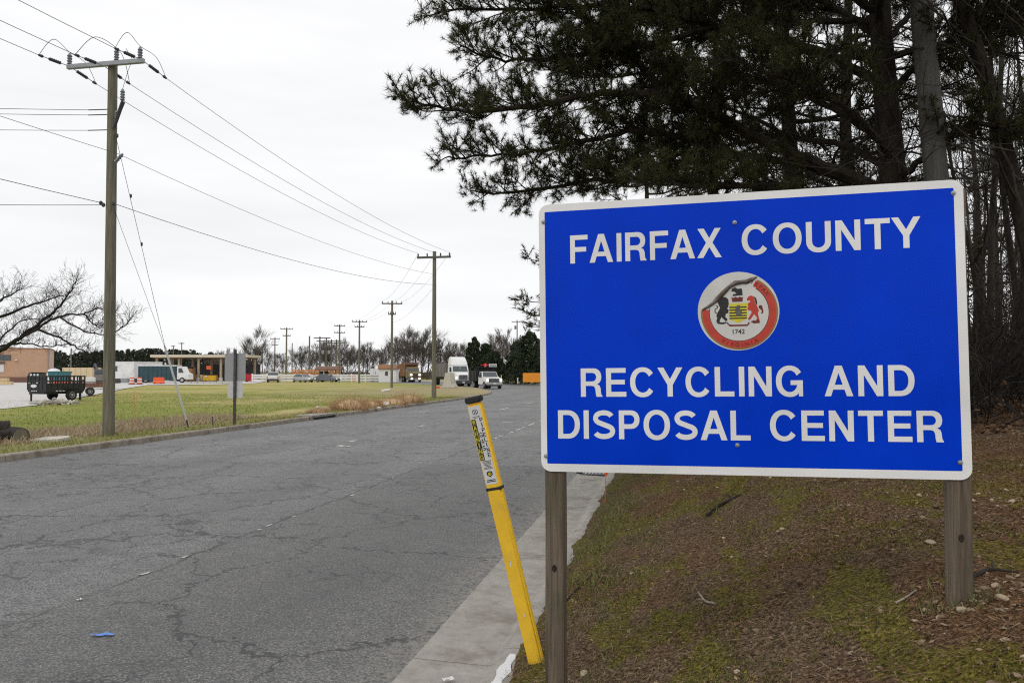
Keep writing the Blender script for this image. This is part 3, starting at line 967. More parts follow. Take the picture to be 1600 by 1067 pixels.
# seal
SCU, SCV, SR = 0.880, 0.708, 0.1705
seal = place_flat('seal', [arc(SCU, SCV, SR, SR, 0, 354, 60)], 'seal_backing', sign, ORG, MS, 0.0008, LT)
def zp(x, y):                                            # drawing grid of the seal -> board plane
    return (SCU + (x - 652) / 393 * SR, SCV + (545 - y) / 393 * SR)
def seal_shape(name, pts, mat, lift):
    loops = pts if isinstance(pts[0], list) else [pts]
    return place_flat(name, [[zp(*q) for q in l] for l in loops], mat, seal, ORG, MS, 0.0003, lift)
def ringpts(r0, r1, a0, a1, n=50, c=(660, 558)):
    o_ = [(c[0] + r1 * math.cos(math.radians(lerp(a0, a1, i / n))), c[1] - r1 * math.sin(math.radians(lerp(a0, a1, i / n)))) for i in range(n + 1)]
    i_ = [(c[0] + r0 * math.cos(math.radians(lerp(a1, a0, i / n))), c[1] - r0 * math.sin(math.radians(lerp(a1, a0, i / n)))) for i in range(n + 1)]
    return o_ + i_
z0 = LT + 0.0009
seal_shape('gold_edge', ringpts(357, 371, 176, 420), 'print_gold', z0)
seal_shape('red_ring', ringpts(292, 356, 174, 422), 'print_red', z0)
seal_shape('ring_outline', ringpts(283, 291, 170, 415), 'print_dark_red', z0)
lion = [(470, 425), (500, 400), (535, 402), (560, 425), (563, 470), (558, 500), (545, 515), (560, 530), (557, 560), (532, 570), (527, 600), (547, 622), (545, 642), (525, 640), (500, 612), (490, 600), (475, 630), (470, 650), (500, 655), (535, 648), (540, 662), (500, 674), (450, 667), (438, 640), (448, 610), (440, 590), (450, 560), (468, 530), (478, 505), (466, 480), (455, 450)]
seal_shape('lion', lion, 'print_black', z0)
seal_shape('lion_tail', stroke([(446, 565), (428, 548), (430, 520), (450, 508), (458, 492), (440, 486)], 9), 'print_black', z0 + 0.0004)
horse = [(735, 430), (750, 405), (775, 392), (798, 400), (812, 430), (816, 470), (832, 495), (842, 520), (852, 545), (840, 570), (848, 610), (857, 650), (850, 667), (800, 669), (775, 657), (800, 650), (830, 645), (828, 610), (805, 580), (790, 600), (775, 622), (758, 640), (744, 625), (765, 590), (782, 560), (770, 540), (753, 545), (740, 520), (750, 500), (742, 480), (757, 462), (771, 455), (766, 440), (745, 446)]
seal_shape('horse', horse, 'print_red', z0)
seal_shape('horse_mane', [(800, 399), (826, 418), (836, 460), (833, 492), (819, 470), (815, 430)], 'print_black', z0 + 0.0004)
seal_shape('horse_tail', [(846, 505), (862, 489), (882, 496), (888, 525), (894, 555), (885, 578), (868, 572), (880, 552), (865, 532), (854, 525)], 'print_dark_red', z0)
seal_shape('horse_foot', [(770, 650), (800, 642), (826, 645), (824, 630), (855, 640), (856, 668), (800, 672)], 'print_dark_red', z0 + 0.0004)
seal_shape('shield', [(567, 463), (600, 470), (652, 467), (705, 470), (738, 462), (739, 620), (700, 640), (655, 665), (605, 642), (561, 620)], 'print_yellow', z0)
for y in (500, 528, 556, 584, 610):
    seal_shape('shield_bar', [(568, y), (734, y), (734, y + 13), (567, y + 13)], 'print_black', z0 + 0.0004)
seal_shape('shield_lion', [(640, 490), (668, 486), (676, 505), (668, 525), (690, 548), (684, 572), (696, 592), (676, 598), (660, 580), (640, 598), (622, 596), (634, 572), (618, 556), (634, 536), (624, 515)], 'print_grey', z0 + 0.0008)
seal_shape('crown', [(590, 402), (610, 412), (628, 400), (650, 412), (672, 400), (688, 410), (702, 402), (696, 452), (597, 452)], 'print_dark_red', z0)
seal_shape('crest_lion', [(588, 345), (600, 318), (628, 306), (650, 322), (690, 318), (696, 350), (698, 388), (600, 394), (606, 374), (640, 370), (622, 352)], 'print_black', z0)
seal_shape('ribbon', [(548, 650), (560, 672), (580, 680), (735, 680), (752, 655), (762, 668), (740, 696), (570, 697), (540, 668)], 'print_dark_red', z0)
small_text('1742', SR * 0.165, 'print_black', seal, ORG, MS, *zp(648, 772), name='date', off=0.018, lift=z0, thick=0.0003)
def ring_text(txt, a0, a1, rr, flip):
    for i, c in enumerate(txt):
        a = math.radians(lerp(a0, a1, i / (len(txt) - 1)))
        p = zp(660 + rr * math.cos(a), 558 - rr * math.sin(a))
        small_text(c, SR * 0.135, 'print_dark_red', seal, ORG, MS, *p, name='lettering', off=0.015, rot=(a + math.pi / 2 if flip else a - math.pi / 2), lift=z0 + 0.0004, thick=0.0003)
ring_text('VIRGINIA', 241, 299, 341, True)
ring_text('IRFAX', 66, 34, 308, False)
# peeled, curled edge of the sticker
edge = [(286, 545), (318, 505), (372, 480), (430, 440), (490, 372), (560, 306), (628, 252), (690, 250), (745, 246), (800, 225), (842, 210)]
fold = [(300, 520), (350, 488), (398, 452), (440, 402), (500, 340), (560, 290), (624, 240), (680, 240), (735, 236), (790, 214), (838, 207)]
wid = [(300, 535), (362, 500), (425, 470), (470, 425), (520, 370), (580, 312), (632, 275), (690, 272), (742, 276), (790, 244), (844, 214)]
mb = MB()
rows = []
for kk in range(7):
    a = kk / 6
    row = []
    for i in range(len(edge)):
        pk = 6 * math.sin(math.pi * i / (len(edge) - 1)) + 5 * math.sin(i * 2.3) * (0 < i < len(edge) - 1)
        x = (fold[i][0] - 2) * (1 - a) + (wid[i][0] + pk) * a
        y = (fold[i][1] - 2) * (1 - a) + (wid[i][1] + pk) * a
        hgt = (0.0035 + 0.007 * math.sin(math.pi * i / (len(edge) - 1))) * math.sin(math.pi * (0.12 + 0.83 * a))
        u, v = zp(x, y)
        row.append(S(u, v, z0 + 0.0012 + hgt))
    rows.append(row)
n = len(edge)
mb.add([p for r in rows for p in r], [(j * n + i, j * n + i + 1, (j + 1) * n + i + 1, (j + 1) * n + i) for j in range(6) for i in range(n - 1)])
mb.build('curled_edge', 'curl_underside', seal, smooth=True)
# posts
def sign_post(u, top, d_ground, t_ground, w=0.086):
    p = BL + U * u - NRM * (0.004 + w / 2 + 0.002)
    d, t = rinv(p.x, p.y)
    zb = bank_z(d, t) - 0.25
    mb = MB(so)
    n = 14
    hw = w / 2
    c = 0.006
    sec = [(-hw + c, -hw), (hw - c, -hw), (hw, -hw + c), (hw, hw - c), (hw - c, hw), (-hw + c, hw), (-hw, hw - c), (-hw, -hw + c)]
    vs = []
    for i in range(n + 1):
        z = lerp(zb, top, i / n)
        wx = 0.0015 * math.sin(i * 1.3 + u)
        for x, y in sec:
            q = p + U * (x + wx) + NRM * (y + 0.001 * math.cos(i * 2.1))
            vs.append((q.x, q.y, z))
    fs = [(i * 8 + k, i * 8 + (k + 1) % 8, (i + 1) * 8 + (k + 1) % 8, (i + 1) * 8 + k) for i in range(n) for k in range(8)]
    fs += [tuple(range(8))[::-1], tuple(n * 8 + k for k in range(8))]
    mb.add(vs, fs)
    o = mb.build('post', 'weathered_treated_wood', sign)
    kz = 1.06 if u < 0.5 else 1.28                       # a dark knot on the front face
    f0 = p + NRM * (hw + 0.0025)
    mb = MB(so)
    mb.lathe([(0.011, -0.002), (0.009, 0.0018), (0.004, 0.0005)], Vector((f0.x, f0.y, kz)), 10, 'Z', basis(U, Vector((0, 0, 1.5)), NRM))
    mb.build('knot', 'pine_bark', o, smooth=True)
sign_post(0.058, 2.70, 0, 0)
sign_post(1.732, 2.70, 0, 0)

# ================================================================== YELLOW GAS PIPELINE MARKER
base = on_bank(-0.795, 4.82, -0.0)
topc = at(739, 618, 4.84)
mk = thing('pipeline_marker', 'leaning yellow gas pipeline marker post with black cap and warning label', 'marker post', base)
AX = (topc - base)
ML = AX.length
AX.normalize()
RT = (AX.cross(Vector((0, -1, 0)))).normalized() * -1
if RT.x < 0: RT = -RT
# turn slightly so that its right side shows
RT = (Matrix.Rotation(math.radians(-24), 3, AX) @ RT)
OUT = RT.cross(AX).normalized()
if OUT.y > 0: OUT = -OUT
MM = basis(RT, AX, OUT)
ML_ = basis(RT * 1.14, AX, OUT)
MW, MD = 0.098, 0.046
def mbox(h0, h1, w, dpt, name, mat, parent, bev=0.008, seg=3, smooth=True):
    mb = MB()
    c = AX * ((h0 + h1) / 2)
    mb.box((0, 0, 0), (w, h1 - h0, dpt))
    mb.v = [MM @ q + c for q in mb.v]
    return mb.build(name, mat, parent, smooth=smooth, bevel=bev, seg=seg)
body = mbox(-0.12, ML - 0.045, MW, MD, 'body', 'marker_yellow', mk, 0.011)
mbox(ML - 0.043, ML - 0.006, MW + 0.006, MD + 0.008, 'cap', 'rubber_black', mk, 0.006)
hb = ML * (1 - (768 - 618) / (1050 - 618))
mbox(hb - 0.011, hb + 0.009, MW + 0.004, MD + 0.004, 'band', 'rubber_black', mk, 0.003, 1)
LZ = MD / 2
def lab(name, loops, mat, parent, lift):
    return place_flat(name, loops, mat, parent, (0, 0, 0), ML_, 0.0004, LZ + lift)
lh0, lh1 = hb + 0.03, ML - 0.062
label = lab('label', [rrect(-0.0355, lh0, 0.0335, lh1, 0.002, 2)], 'print_white', mk, 0.0003)
LH = lh1 - lh0
def Lh(f):                                                # height of a fraction down the label
    return lh1 - f * LH
zl = 0.0009
cy = Lh(0.075)
lab('no_digging_ring', [arc(0, cy, 0.0165, 0.0165, 0, 350, 30), arc(0, cy, 0.0135, 0.0135, 0, 350, 30)], 'print_black', label, zl)
lab('no_digging_bar', [stroke([(-0.010, cy + 0.010), (0.010, cy - 0.010)], 0.003)], 'print_black', label, zl)
lab('digging_figure', [stroke([(0.006, cy + 0.008), (-0.001, cy + 0.001), (0.003, cy - 0.003), (-0.007, cy - 0.008)], 0.0035)], 'print_black', label, zl + 0.0005)
for i, wd in enumerate((0.044, 0.038)):
    lab('fine_print', [rrect(-wd / 2, Lh(0.135 + i * 0.016), wd / 2, Lh(0.130 + i * 0.016), 0.0003, 1)], 'print_black', label, zl)
# WARNING: black strip with yellow letters
y0, y1 = Lh(0.69), Lh(0.165)
lab('warning_strip', [rrect(-0.0345, y0, -0.0075, y1, 0.001, 1)], 'print_black', label, zl)
hh = (y1 - y0) / 7
for i, ch in enumerate('WARNING'):
    yb = y1 - (i + 1) * hh
    lab('tile_rule', [rrect(-0.0340, yb - 0.0006, -0.0080, yb + 0.0008, 0.0002, 1)], 'print_yellow', label, zl + 0.0005)
    word(ch, -0.0310 if ch != 'I' else -0.0240, -0.0110 if ch != 'I' else -0.0180, yb + hh * 0.16, hh * 0.72, 'print_yellow', label, (0, 0, 0), ML_, lift=LZ + zl + 0.001, thick=0.0003)
y0p, y1p = Lh(0.665), Lh(0.15)
hp = (y1p - y0p) / 8
for i, ch in enumerate('PIPELINE'):
    yb = y1p - (i + 1) * hp
    word(ch, 0.0150 if ch != 'I' else 0.0200, 0.0320 if ch != 'I' else 0.0255, yb + hp * 0.08, hp * 0.82, 'print_black', label, (0, 0, 0), ML_, lift=LZ + zl, thick=0.0003)
for i, ch in enumerate('GAS'):
    yb = Lh(0.40 + 0.085 * i)
    word(ch, -0.0055, 0.0120, yb, LH * 0.062, 'print_black', label, (0, 0, 0), ML_, lift=LZ + zl, thick=0.0003)
for i in range(7):
    wd = (0.052, 0.05, 0.036, 0.046, 0.03, 0.05, 0.05)[i]
    f = 0.70 + i * 0.0165
    lab('fine_print', [rrect(-wd / 2, Lh(f + 0.008), wd / 2, Lh(f), 0.0003, 1)], 'print_grey', label, zl)
ey = Lh(0.87)
lab('emblem', [[(-0.016, ey + 0.012), (0, ey + 0.018), (0.016, ey + 0.012), (0.017, ey - 0.006), (0.0, ey - 0.019), (-0.017, ey - 0.006)]], 'print_black', label, zl)
lab('emblem_face', [arc(0, ey, 0.0105, 0.0105, 0, 345, 20)], 'print_yellow', label, zl + 0.0005)
lab('emblem_sign', [stroke([(-0.006, ey), (0.001, ey - 0.005), (0.005, ey + 0.006)], 0.003)], 'print_black', label, zl + 0.001)
for i in range(2):
    lab('fine_print', [rrect(-0.026, Lh(0.953 + i * 0.018), 0.026, Lh(0.943 + i * 0.018), 0.0003, 1)], 'print_black', label, zl)
for hgt, u, l, w in ((0.30, 0.005, 0.022, 0.006), (0.62, -0.006, 0.045, 0.008), (0.63, -0.004, 0.012, 0.012)):     # scrapes in the yellow
    hgt = hgt * 1.0
    lab('scrape', [arc(u, hgt, w / 2, l / 2, 0, 340, 10)], 'print_white', mk, 0.0002)
#@@PART2
# ================================================================== PLANT HELPERS
def unit(a):
    return a / np.maximum(np.linalg.norm(a, axis=-1, keepdims=True), 1e-9)
def catmull(pts, per=6):
    pts = [Vector(p) for p in pts]
    out = []
    for i in range(len(pts) - 1):
        p0, p1, p2, p3 = pts[max(i - 1, 0)], pts[i], pts[i + 1], pts[min(i + 2, len(pts) - 1)]
        for k in range(per):
            t = k / per
            out.append(0.5 * ((2 * p1) + (p2 - p0) * t + (2 * p0 - 5 * p1 + 4 * p2 - p3) * t * t + (3 * p1 - p0 - 3 * p2 + p3) * t ** 3))
    out.append(pts[-1])
    return out
def rvec(r):
    while True:
        v = Vector((r.uniform(-1, 1), r.uniform(-1, 1), r.uniform(-1, 1)))
        if 0.05 < v.length < 1:
            return v.normalized()
def needle_tris(pos, dr, size, per, seed, width=0.10, spread=0.75):
    """needle sprays: per needles at each of n shoots"""
    rs = np.random.RandomState(seed)
    n = len(pos)
    pos = np.repeat(np.asarray(pos), per, 0)
    dr = np.repeat(np.asarray(dr), per, 0)
    sz = np.repeat(np.asarray(size), per) * rs.uniform(0.65, 1.15, n * per)
    a = unit(dr + rs.normal(0, spread, (n * per, 3)))
    side = unit(np.cross(a, rs.normal(0, 1, (n * per, 3))))
    b0 = pos - dr * (sz * rs.uniform(-0.1, 0.75, n * per))[:, None]
    w = (sz * width)[:, None]
    return np.stack([b0 - side * w * 0.5, b0 + side * w * 0.5, b0 + a * sz[:, None]], 1)
def foliate(limb, r, tb, shoots, cones, start=0.25, L0=1.2, L1=0.4, gap=0.15, flat=0.45, dead=0.0):
    """side branches, twigs and shoots along a limb given as a point list"""
    seg = [0.0]
    for i in range(1, len(limb)):
        seg.append(seg[-1] + (limb[i] - limb[i - 1]).length)
    tot = seg[-1]
    s = tot * start
    sd = 1
    while s < tot:
        i = 0
        while i < len(seg) - 2 and seg[i + 1] < s: i += 1
        k = (s - seg[i]) / max(seg[i + 1] - seg[i], 1e-6)
        p = limb[i].lerp(limb[i + 1], k)
        tg = (limb[i + 1] - limb[i]).normalized()
        f = s / tot
        ln = lerp(L0, L1, max(0, (f - start) / (1 - start))) * r.uniform(0.55, 1.25)
        lat = tg.cross(Vector((0, 0, 1))).normalized() * sd
        sd = -sd
        dr = (tg * r.uniform(0.35, 0.9) + lat * r.uniform(0.4, 1.0) + Vector((0, 0, r.uniform(-0.45, 0.65) * (flat + 0.4))) + rvec(r) * 0.25).normalized()
        pts = [p]
        n = 5
        for j in range(n):
            dr = (dr + rvec(r) * 0.22 + Vector((0, 0, 0.07))).normalized()
            pts.append(pts[-1] + dr * ln / n)
        tb.tube(pts, [0.013 * (1 - 0.13 * j) * (0.7 + ln * 0.4) for j in range(n + 1)], 3, cap=False)
        isdead = r.random() < dead
        nt = int(ln / 0.060)
        for j in range(nt):
            ff = r.uniform(0.22, 1.0)
            q = ff * n
            a = min(int(q), n - 1)
            b0 = pts[a].lerp(pts[a + 1], q - a)
            d2 = ((pts[a + 1] - pts[a]).normalized() * 0.8 + rvec(r) * 0.9 + Vector((0, 0, 0.22))).normalized()
            tl = r.uniform(0.08, 0.26)
            e = b0 + d2 * tl
            tb.tube([b0, b0.lerp(e, 0.5) + rvec(r) * 0.012, e], [0.005, 0.004, 0.0025], 3, cap=False)
            if not isdead:
                shoots.append((e, d2))
                if tl > 0.13: shoots.append((b0.lerp(e, 0.55), (d2 + rvec(r) * 0.3).normalized()))
            if cones is not None and r.random() < 0.045:
                cones.append(b0.lerp(e, 0.5) + rvec(r) * 0.03)
        if not isdead:
            shoots.append((pts[-1], dr))
            for _q in range(5):
                shoots.append((pts[-1] + rvec(r) * 0.085 - dr * 0.03, (dr + rvec(r) * 0.8).normalized()))
        s += gap * r.uniform(0.6, 1.4)
def cone_mesh(cones, r, mb):
    for c in cones:
        ax = rvec(r)
        ax.z -= 0.5
        ax.normalize()
        u = ax.cross(Vector((1, 0.3, 0))).normalized()
        w = ax.cross(u)
        R = r.uniform(0.018, 0.027)
        L = R * 2.3
        vs = [c - ax * L / 2] + [c - ax * L * 0.12 + (u * math.cos(a) + w * math.sin(a)) * R for a in [k * math.pi * 2 / 5 for k in range(5)]] + [c + ax * L / 2]
        mb.add(vs, [(0, 1 + (k + 1) % 5, 1 + k) for k in range(5)] + [(6, 1 + k, 1 + (k + 1) % 5) for k in range(5)])
def branch(tb, p, dr, ln, rad, lvl, r, kids=3, up=0.12, wob=0.2, n=4, sides=None, rmin=0.004, spread=0.75, ratio=(0.55, 0.82)):
    pts, d = [p], dr
    for j in range(n):
        d = (d + rvec(r) * wob + Vector((0, 0, up))).normalized()
        pts.append(pts[-1] + d * ln / n)
    tb.tube(pts, [max(rmin, rad * (1 - 0.5 * j / n)) for j in range(n + 1)], sides or (5 if lvl > 2 else 3), cap=False)
    if lvl <= 0:
        return
    for k in range(kids):
        f = r.uniform(0.3, 1.0) if k else 1.0
        q = f * n
        a = min(int(q), n - 1)
        b0 = pts[a].lerp(pts[a + 1], q - a)
        t = (pts[a + 1] - pts[a]).normalized()
        d2 = (t + rvec(r) * spread).normalized()
        branch(tb, b0, d2, ln * r.uniform(*ratio), max(rmin, rad * 0.55), lvl - 1, r, kids, up, wob, 3, sides, rmin, spread, ratio)

# ================================================================== THE BIG PINE OVER THE SIGN
def big_pine():
    r = random.Random(11)
    tr_px = [(1402, 690, 10.0), (1400, 500, 10.0), (1396, 300, 10.0), (1384, 150, 10.0), (1374, 0, 10.0), (1366, -200, 10.05), (1362, -430, 10.1), (1360, -640, 10.1)]
    trunk = catmull([at(*q) for q in tr_px], 5)
    d, t = rinv(trunk[0].x, trunk[0].y)
    trunk[0].z = bank_z(d, t) - 0.1
    root = thing('pine_tree', 'big dark pine behind the sign with limbs reaching far left over the road', 'tree', (trunk[0].x, trunk[0].y, trunk[0].z))
    og = Vector(root.location)
    mb = MB(og)
    n = len(trunk)
    mb.tube(trunk, [lerp(0.21, 0.07, (i / (n - 1)) ** 0.9) * (1.25 if i == 0 else 1) for i in range(n)], 12)
    mb.build('trunk', 'pine_bark', root, smooth=True)
    L = [
        ([(1390, 300, 10), (1290, 262, 9.7), (1180, 215, 9.4), (1100, 172, 9.1), (1030, 148, 8.9), (920, 150, 8.7), (800, 172, 8.5), (700, 172, 8.4), (622, 152, 8.35)], 0.085, 0.34, 0.85, 0.3),
        ([(1040, 150, 8.9), (1005, 108, 8.9), (965, 72, 8.8), (910, 25, 8.8), (840, -20, 8.8), (770, -50, 8.8)], 0.05, 0.12, 0.9, 0.35),
        ([(1388, 310, 10), (1290, 268, 9.9), (1160, 242, 9.5), (1010, 205, 9.1), (915, 222, 8.9), (820, 240, 8.7), (700, 246, 8.6)], 0.06, 0.36, 0.7, 0.25),
        ([(1388, 330, 10.1), (1250, 300, 10.0), (1080, 285, 9.8), (930, 282, 9.6), (820, 300, 9.4), (745, 300, 9.3)], 0.055, 0.4, 0.7, 0.25),
        ([(1380, 130, 10), (1270, 78, 9.7), (1120, 40, 9.3), (970, 10, 9.0), (820, 15, 8.8), (690, 18, 8.7)], 0.065, 0.25, 0.95, 0.35),
        ([(1120, 40, 9.3), (1010, 70, 9.0), (900, 85, 8.8), (790, 95, 8.7), (715, 70, 8.6)], 0.04, 0.15, 0.75, 0.3),
        ([(1374, 20, 10), (1230, -60, 9.6), (1050, -90, 9.2), (880, -75, 8.9), (740, -40, 8.8)], 0.06, 0.25, 1.0, 0.4),
        ([(1376, 60, 10), (1300, 10, 10.8), (1180, -20, 11.4), (1040, 20, 12.0), (900, 60, 12.2)], 0.055, 0.2, 1.0, 0.4),
        ([(1386, 220, 10), (1300, 170, 10.7), (1200, 130, 11.3), (1080, 110, 11.8), (960, 120, 12.0), (850, 110, 12)], 0.055, 0.2, 1.0, 0.4),
        ([(1386, 260, 10), (1310, 225, 10.6), (1210, 215, 11.1), (1100, 235, 11.6), (980, 250, 11.8), (880, 262, 11.9)], 0.05, 0.25, 0.9, 0.35),
        ([(1370, -60, 10.05), (1250, -180, 9.6), (1080, -230, 9.1), (900, -200, 8.8)], 0.05, 0.25, 1.0, 0.4),
        ([(1392, 290, 10), (1440, 250, 9.6), (1500, 205, 9.2), (1580, 190, 8.9), (1680, 180, 8.6)], 0.05, 0.35, 0.6, 0.3),
        ([(1384, 160, 10), (1440, 95, 9.7), (1530, 40, 9.3), (1640, 20, 9.0)], 0.055, 0.3, 0.8, 0.35),
        ([(1378, 80, 10), (1430, 10, 10.6), (1500, -50, 11.2), (1600, -60, 11.6)], 0.05, 0.25, 0.9, 0.4),
        ([(1372, 0, 10), (1300, -50, 9.0), (1200, -70, 8.0), (1080, -60, 7.2)], 0.05, 0.3, 0.9, 0.4),
        ([(1386, 240, 10), (1350, 190, 9.2), (1290, 150, 8.6), (1220, 120, 8.1), (1130, 90, 7.7)], 0.045, 0.35, 0.8, 0.35),
        ([(1374, 30, 10), (1380, -40, 8.9), (1400, -80, 8.0), (1430, -100, 7.2)], 0.05, 0.3, 0.9, 0.4),
        ([(1394, 305, 10), (1300, 300, 9.3), (1200, 288, 8.8), (1110, 292, 8.4), (1000, 290, 8.1)], 0.035, 0.4, 0.6, 0.25),
    ]
    for k in range(9):                                      # upper crown, mostly above the picture
        a = k * 2.4
        h = 5.6 + k * 0.55
        p = trunk[-1].copy()
        for q in trunk:
            if q.z > h + og.z - 1.0:
                p = q.copy()
                break
        pts = [p]
        ln = 3.6 - 0.22 * k
        for j in range(1, 5):
            pts.append(p + Vector((math.cos(a), math.sin(a), 0)) * ln * j / 4 + Vector((0, 0, 0.25 * j + r.uniform(-.15, .15))))
        L.append((pts, 0.05, 0.2, 1.0, 0.4))
    shoots, cones = [], []
    for spec in L:
        pts, r0, st, l0, l1 = spec
        pts = [at(*q) if isinstance(q, tuple) else q for q in pts]
        c = catmull(pts, 7)
        c = [q + rvec(r) * 0.02 for q in c]
        lb = MB(og)
        m = len(c)
        lb.tube(c, [lerp(r0, 0.008, i / (m - 1)) for i in range(m)], 7)
        foliate(c, r, lb, shoots, cones, st, l0, l1, 0.056, 0.75)
        lb.build('limb', 'pine_bark', root)
    # dead lower snags
    sn = MB(og)
    for k in range(34):
        q = trunk[r.randrange(6, 22)]
        branch(sn, q.copy(), (rvec(r) + Vector((0, 0, 0.1))).normalized(), r.uniform(0.6, 1.7), 0.016, 2, r, 3, 0.0, 0.3, 4, 3, 0.003)
    sn.build('dead_branches', 'dark_bark', root)
    pos = np.array([tuple(s[0]) for s in shoots])
    dr = np.array([tuple(s[1]) for s in shoots])
    V3 = needle_tris(pos, dr, np.random.RandomState(2).uniform(0.065, 0.10, len(pos)), 34, 3, 0.065, 0.95)
    tri_obj('crown', V3, 'pine_needles', root, og)
    cb = MB(og)
    cone_mesh(cones, r, cb)
    tag(cb.build('cones', 'dark_bark', root), kind='stuff')
    return len(shoots)
big_pine()

def generic_pine(name, label, h, seed, crown_from, n_limb, lmax, lean=(0, 0), dense=0.12, r0=0.2, per=18, group=None):
    r = random.Random(seed)
    root = thing(name, label, 'tree', (0, 0, 0), 0, group)
    tr = [Vector((lean[0] * (k / 8) * h + 0.06 * math.sin(k * 1.7 + seed), lean[1] * (k / 8) * h + 0.05 * math.cos(k * 1.1 + seed), h * k / 8 - 0.15)) for k in range(9)]
    trunk = catmull(tr, 3)
    n = len(trunk)
    mb = MB()
    mb.tube(trunk, [lerp(r0, 0.03, i / (n - 1)) for i in range(n)], 10)
    mb.build('trunk', 'pine_bark', root, smooth=True)
    shoots = []
    lb = MB()
    for k in range(n_limb):
        f = lerp(crown_from, 0.98, (k + r.random()) / n_limb)
        q = f * (n - 1)
        i = min(int(q), n - 2)
        p = trunk[i].lerp(trunk[i + 1], q - i)
        a = k * 2.39996 + r.uniform(-.4, .4)
        g = (f - crown_from) / (1 - crown_from)
        ln = lmax * (0.35 + 0.65 * math.sin(math.pi * min(1, 0.35 + 0.62 * g))) * r.uniform(0.7, 1.1)
        o = Vector((math.cos(a), math.sin(a), 0))
        pts = [p]
        z = 0
        for j in range(1, 5):
            z += r.uniform(-0.08, 0.22)
            pts.append(p + o * ln * j / 4 + Vector((r.uniform(-.12, .12), r.uniform(-.12, .12), z)))
        c = catmull(pts, 4)
        lb.tube(c, [lerp(0.045, 0.008, j / (len(c) - 1)) for j in range(len(c))], 5)
        foliate(c, r, lb, shoots, None, 0.28, 0.85, 0.35, dense)
    for k in range(26):
        q = trunk[r.randrange(2, int(n * crown_from) + 3)]
        branch(lb, q.copy(), (rvec(r) * Vector((1, 1, 0.4))).normalized(), r.uniform(0.7, 1.8), 0.018, 2, r, 3, -0.01, 0.25, 4, 3, 0.004)
    lb.build('branches', 'dark_bark', root)
    pos = np.array([tuple(s[0]) for s in shoots])
    dr = np.array([tuple(s[1]) for s in shoots])
    tri_obj('crown', needle_tris(pos, dr, np.random.RandomState(seed).uniform(0.075, 0.11, len(pos)), per, seed, 0.09, 0.85), 'pine_needles', root)
    return root
def bz(x, y):
    d, t = rinv(x, y)
    return bank_z(max(d, -0.9), t) - 0.08
def stand(px, Z):
    X = (px - 800) / F_PX * Z
    return (X, Z, bz(X, Z))
pn = [generic_pine('pine_tree', 'pine with dark bark standing just left behind the big pine', 10.5, 21, 0.30, 19, 2.9),
      generic_pine('pine_tree', 'pine with a leaning dark trunk at the right picture edge', 11, 22, 0.55, 20, 2.4, (-0.25, 0.0), r0=0.12),
      generic_pine('pine_tree', 'pine crown filling the wood behind the big pine', 12, 23, 0.36, 18, 2.7)]
pn[0].location = stand(1236, 13.0)
pn[1].location = stand(1690, 9.2)
pn[2].location = stand(1330, 16.5)
GP = 'pines of the wood behind the sign'
for o in pn:
    o['group'] = GP
BACK = 'pine standing in the wood behind the sign'
pn[2]['label'] = BACK
for px, Z, k, rz, sc in ((1120, 17.5, 0, 1.3, 1.0), (1010, 23, 2, 0.6, 0.8), (1530, 30, 0, 3.6, 1.1), (1790, 14, 2, 2.9, 1.0), (1860, 10, 0, 0.4, 1.0)):
    dup(pn[k], stand(px, Z), rz, sc, BACK, GP)

# bare hardwoods in the wood
def hardwood(seed, h, r0, lvl, kids, clear, mat, name='forest_tree', rmin=0.006, spread=0.6, up=0.16, bl=0.26, ratio=(0.55, 0.82)):
    r = random.Random(seed)
    root = thing(name, '', 'tree')
    p = Vector((0, 0, -0.15))
    pts = [p]
    d = Vector((r.uniform(-.05, .05), r.uniform(-.05, .05), 1))
    for k in range(8):
        d = (d + rvec(r) * 0.06 + Vector((0, 0, 0.05))).normalized()
        pts.append(pts[-1] + d * h / 8)
    mb = MB()
    mb.tube(pts, [lerp(r0, r0 * 0.22, k / 8) for k in range(9)], 8)
    mb.build('trunk', mat, root, smooth=True)
    tb = MB()
    nb = int(h * 1.6)
    for k in range(nb):
        f = lerp(clear, 1.0, (k + r.random()) / nb)
        q = f * 8
        i = min(int(q), 7)
        b0 = pts[i].lerp(pts[i + 1], q - i)
        a = k * 2.4 + r.uniform(-.5, .5)
        dr = Vector((math.cos(a), math.sin(a), r.uniform(0.35, 1.0))).normalized()
        branch(tb, b0, dr, h * bl * (1.15 - f * 0.6) * r.uniform(0.7, 1.2), r0 * 0.32 * (1.2 - f), lvl, r, kids, up * 0.5, 0.2, 4, 3, rmin, spread, ratio)
    tb.build('branches', mat, root)
    return root
fw = [hardwood(31 + k, 9 + k, 0.055 + 0.02 * (k % 3), 2, 3, 0.16 + 0.07 * k, 'grey_bark' if k % 2 else 'dark_bark') for k in range(4)]
GW = 'bare trees of the wood behind the sign'
LW = 'slim bare tree in the dark wood behind the sign'
r = random.Random(77)
spots = [(1545, 16, 0), (1568, 19, 1), (1590, 14, 2), (1532, 24, 3), (1556, 27, 1), (1580, 31, 0), (1604, 25, 3), (1520, 33, 2), (1620, 18, 1), (1540, 38, 0), (1600, 40, 1), (1570, 44, 3), (1515, 20, 0), (1640, 30, 2), (1480, 30, 1), (1380, 34, 3), (1300, 38, 0), (1190, 40, 1), (1100, 44, 2), (1660, 22, 0), (1700, 34, 3), (1530, 50, 2), (1585, 52, 1), (1560, 60, 0), (1610, 58, 2), (1545, 13.2, 3), (1600, 17.0, 2)]
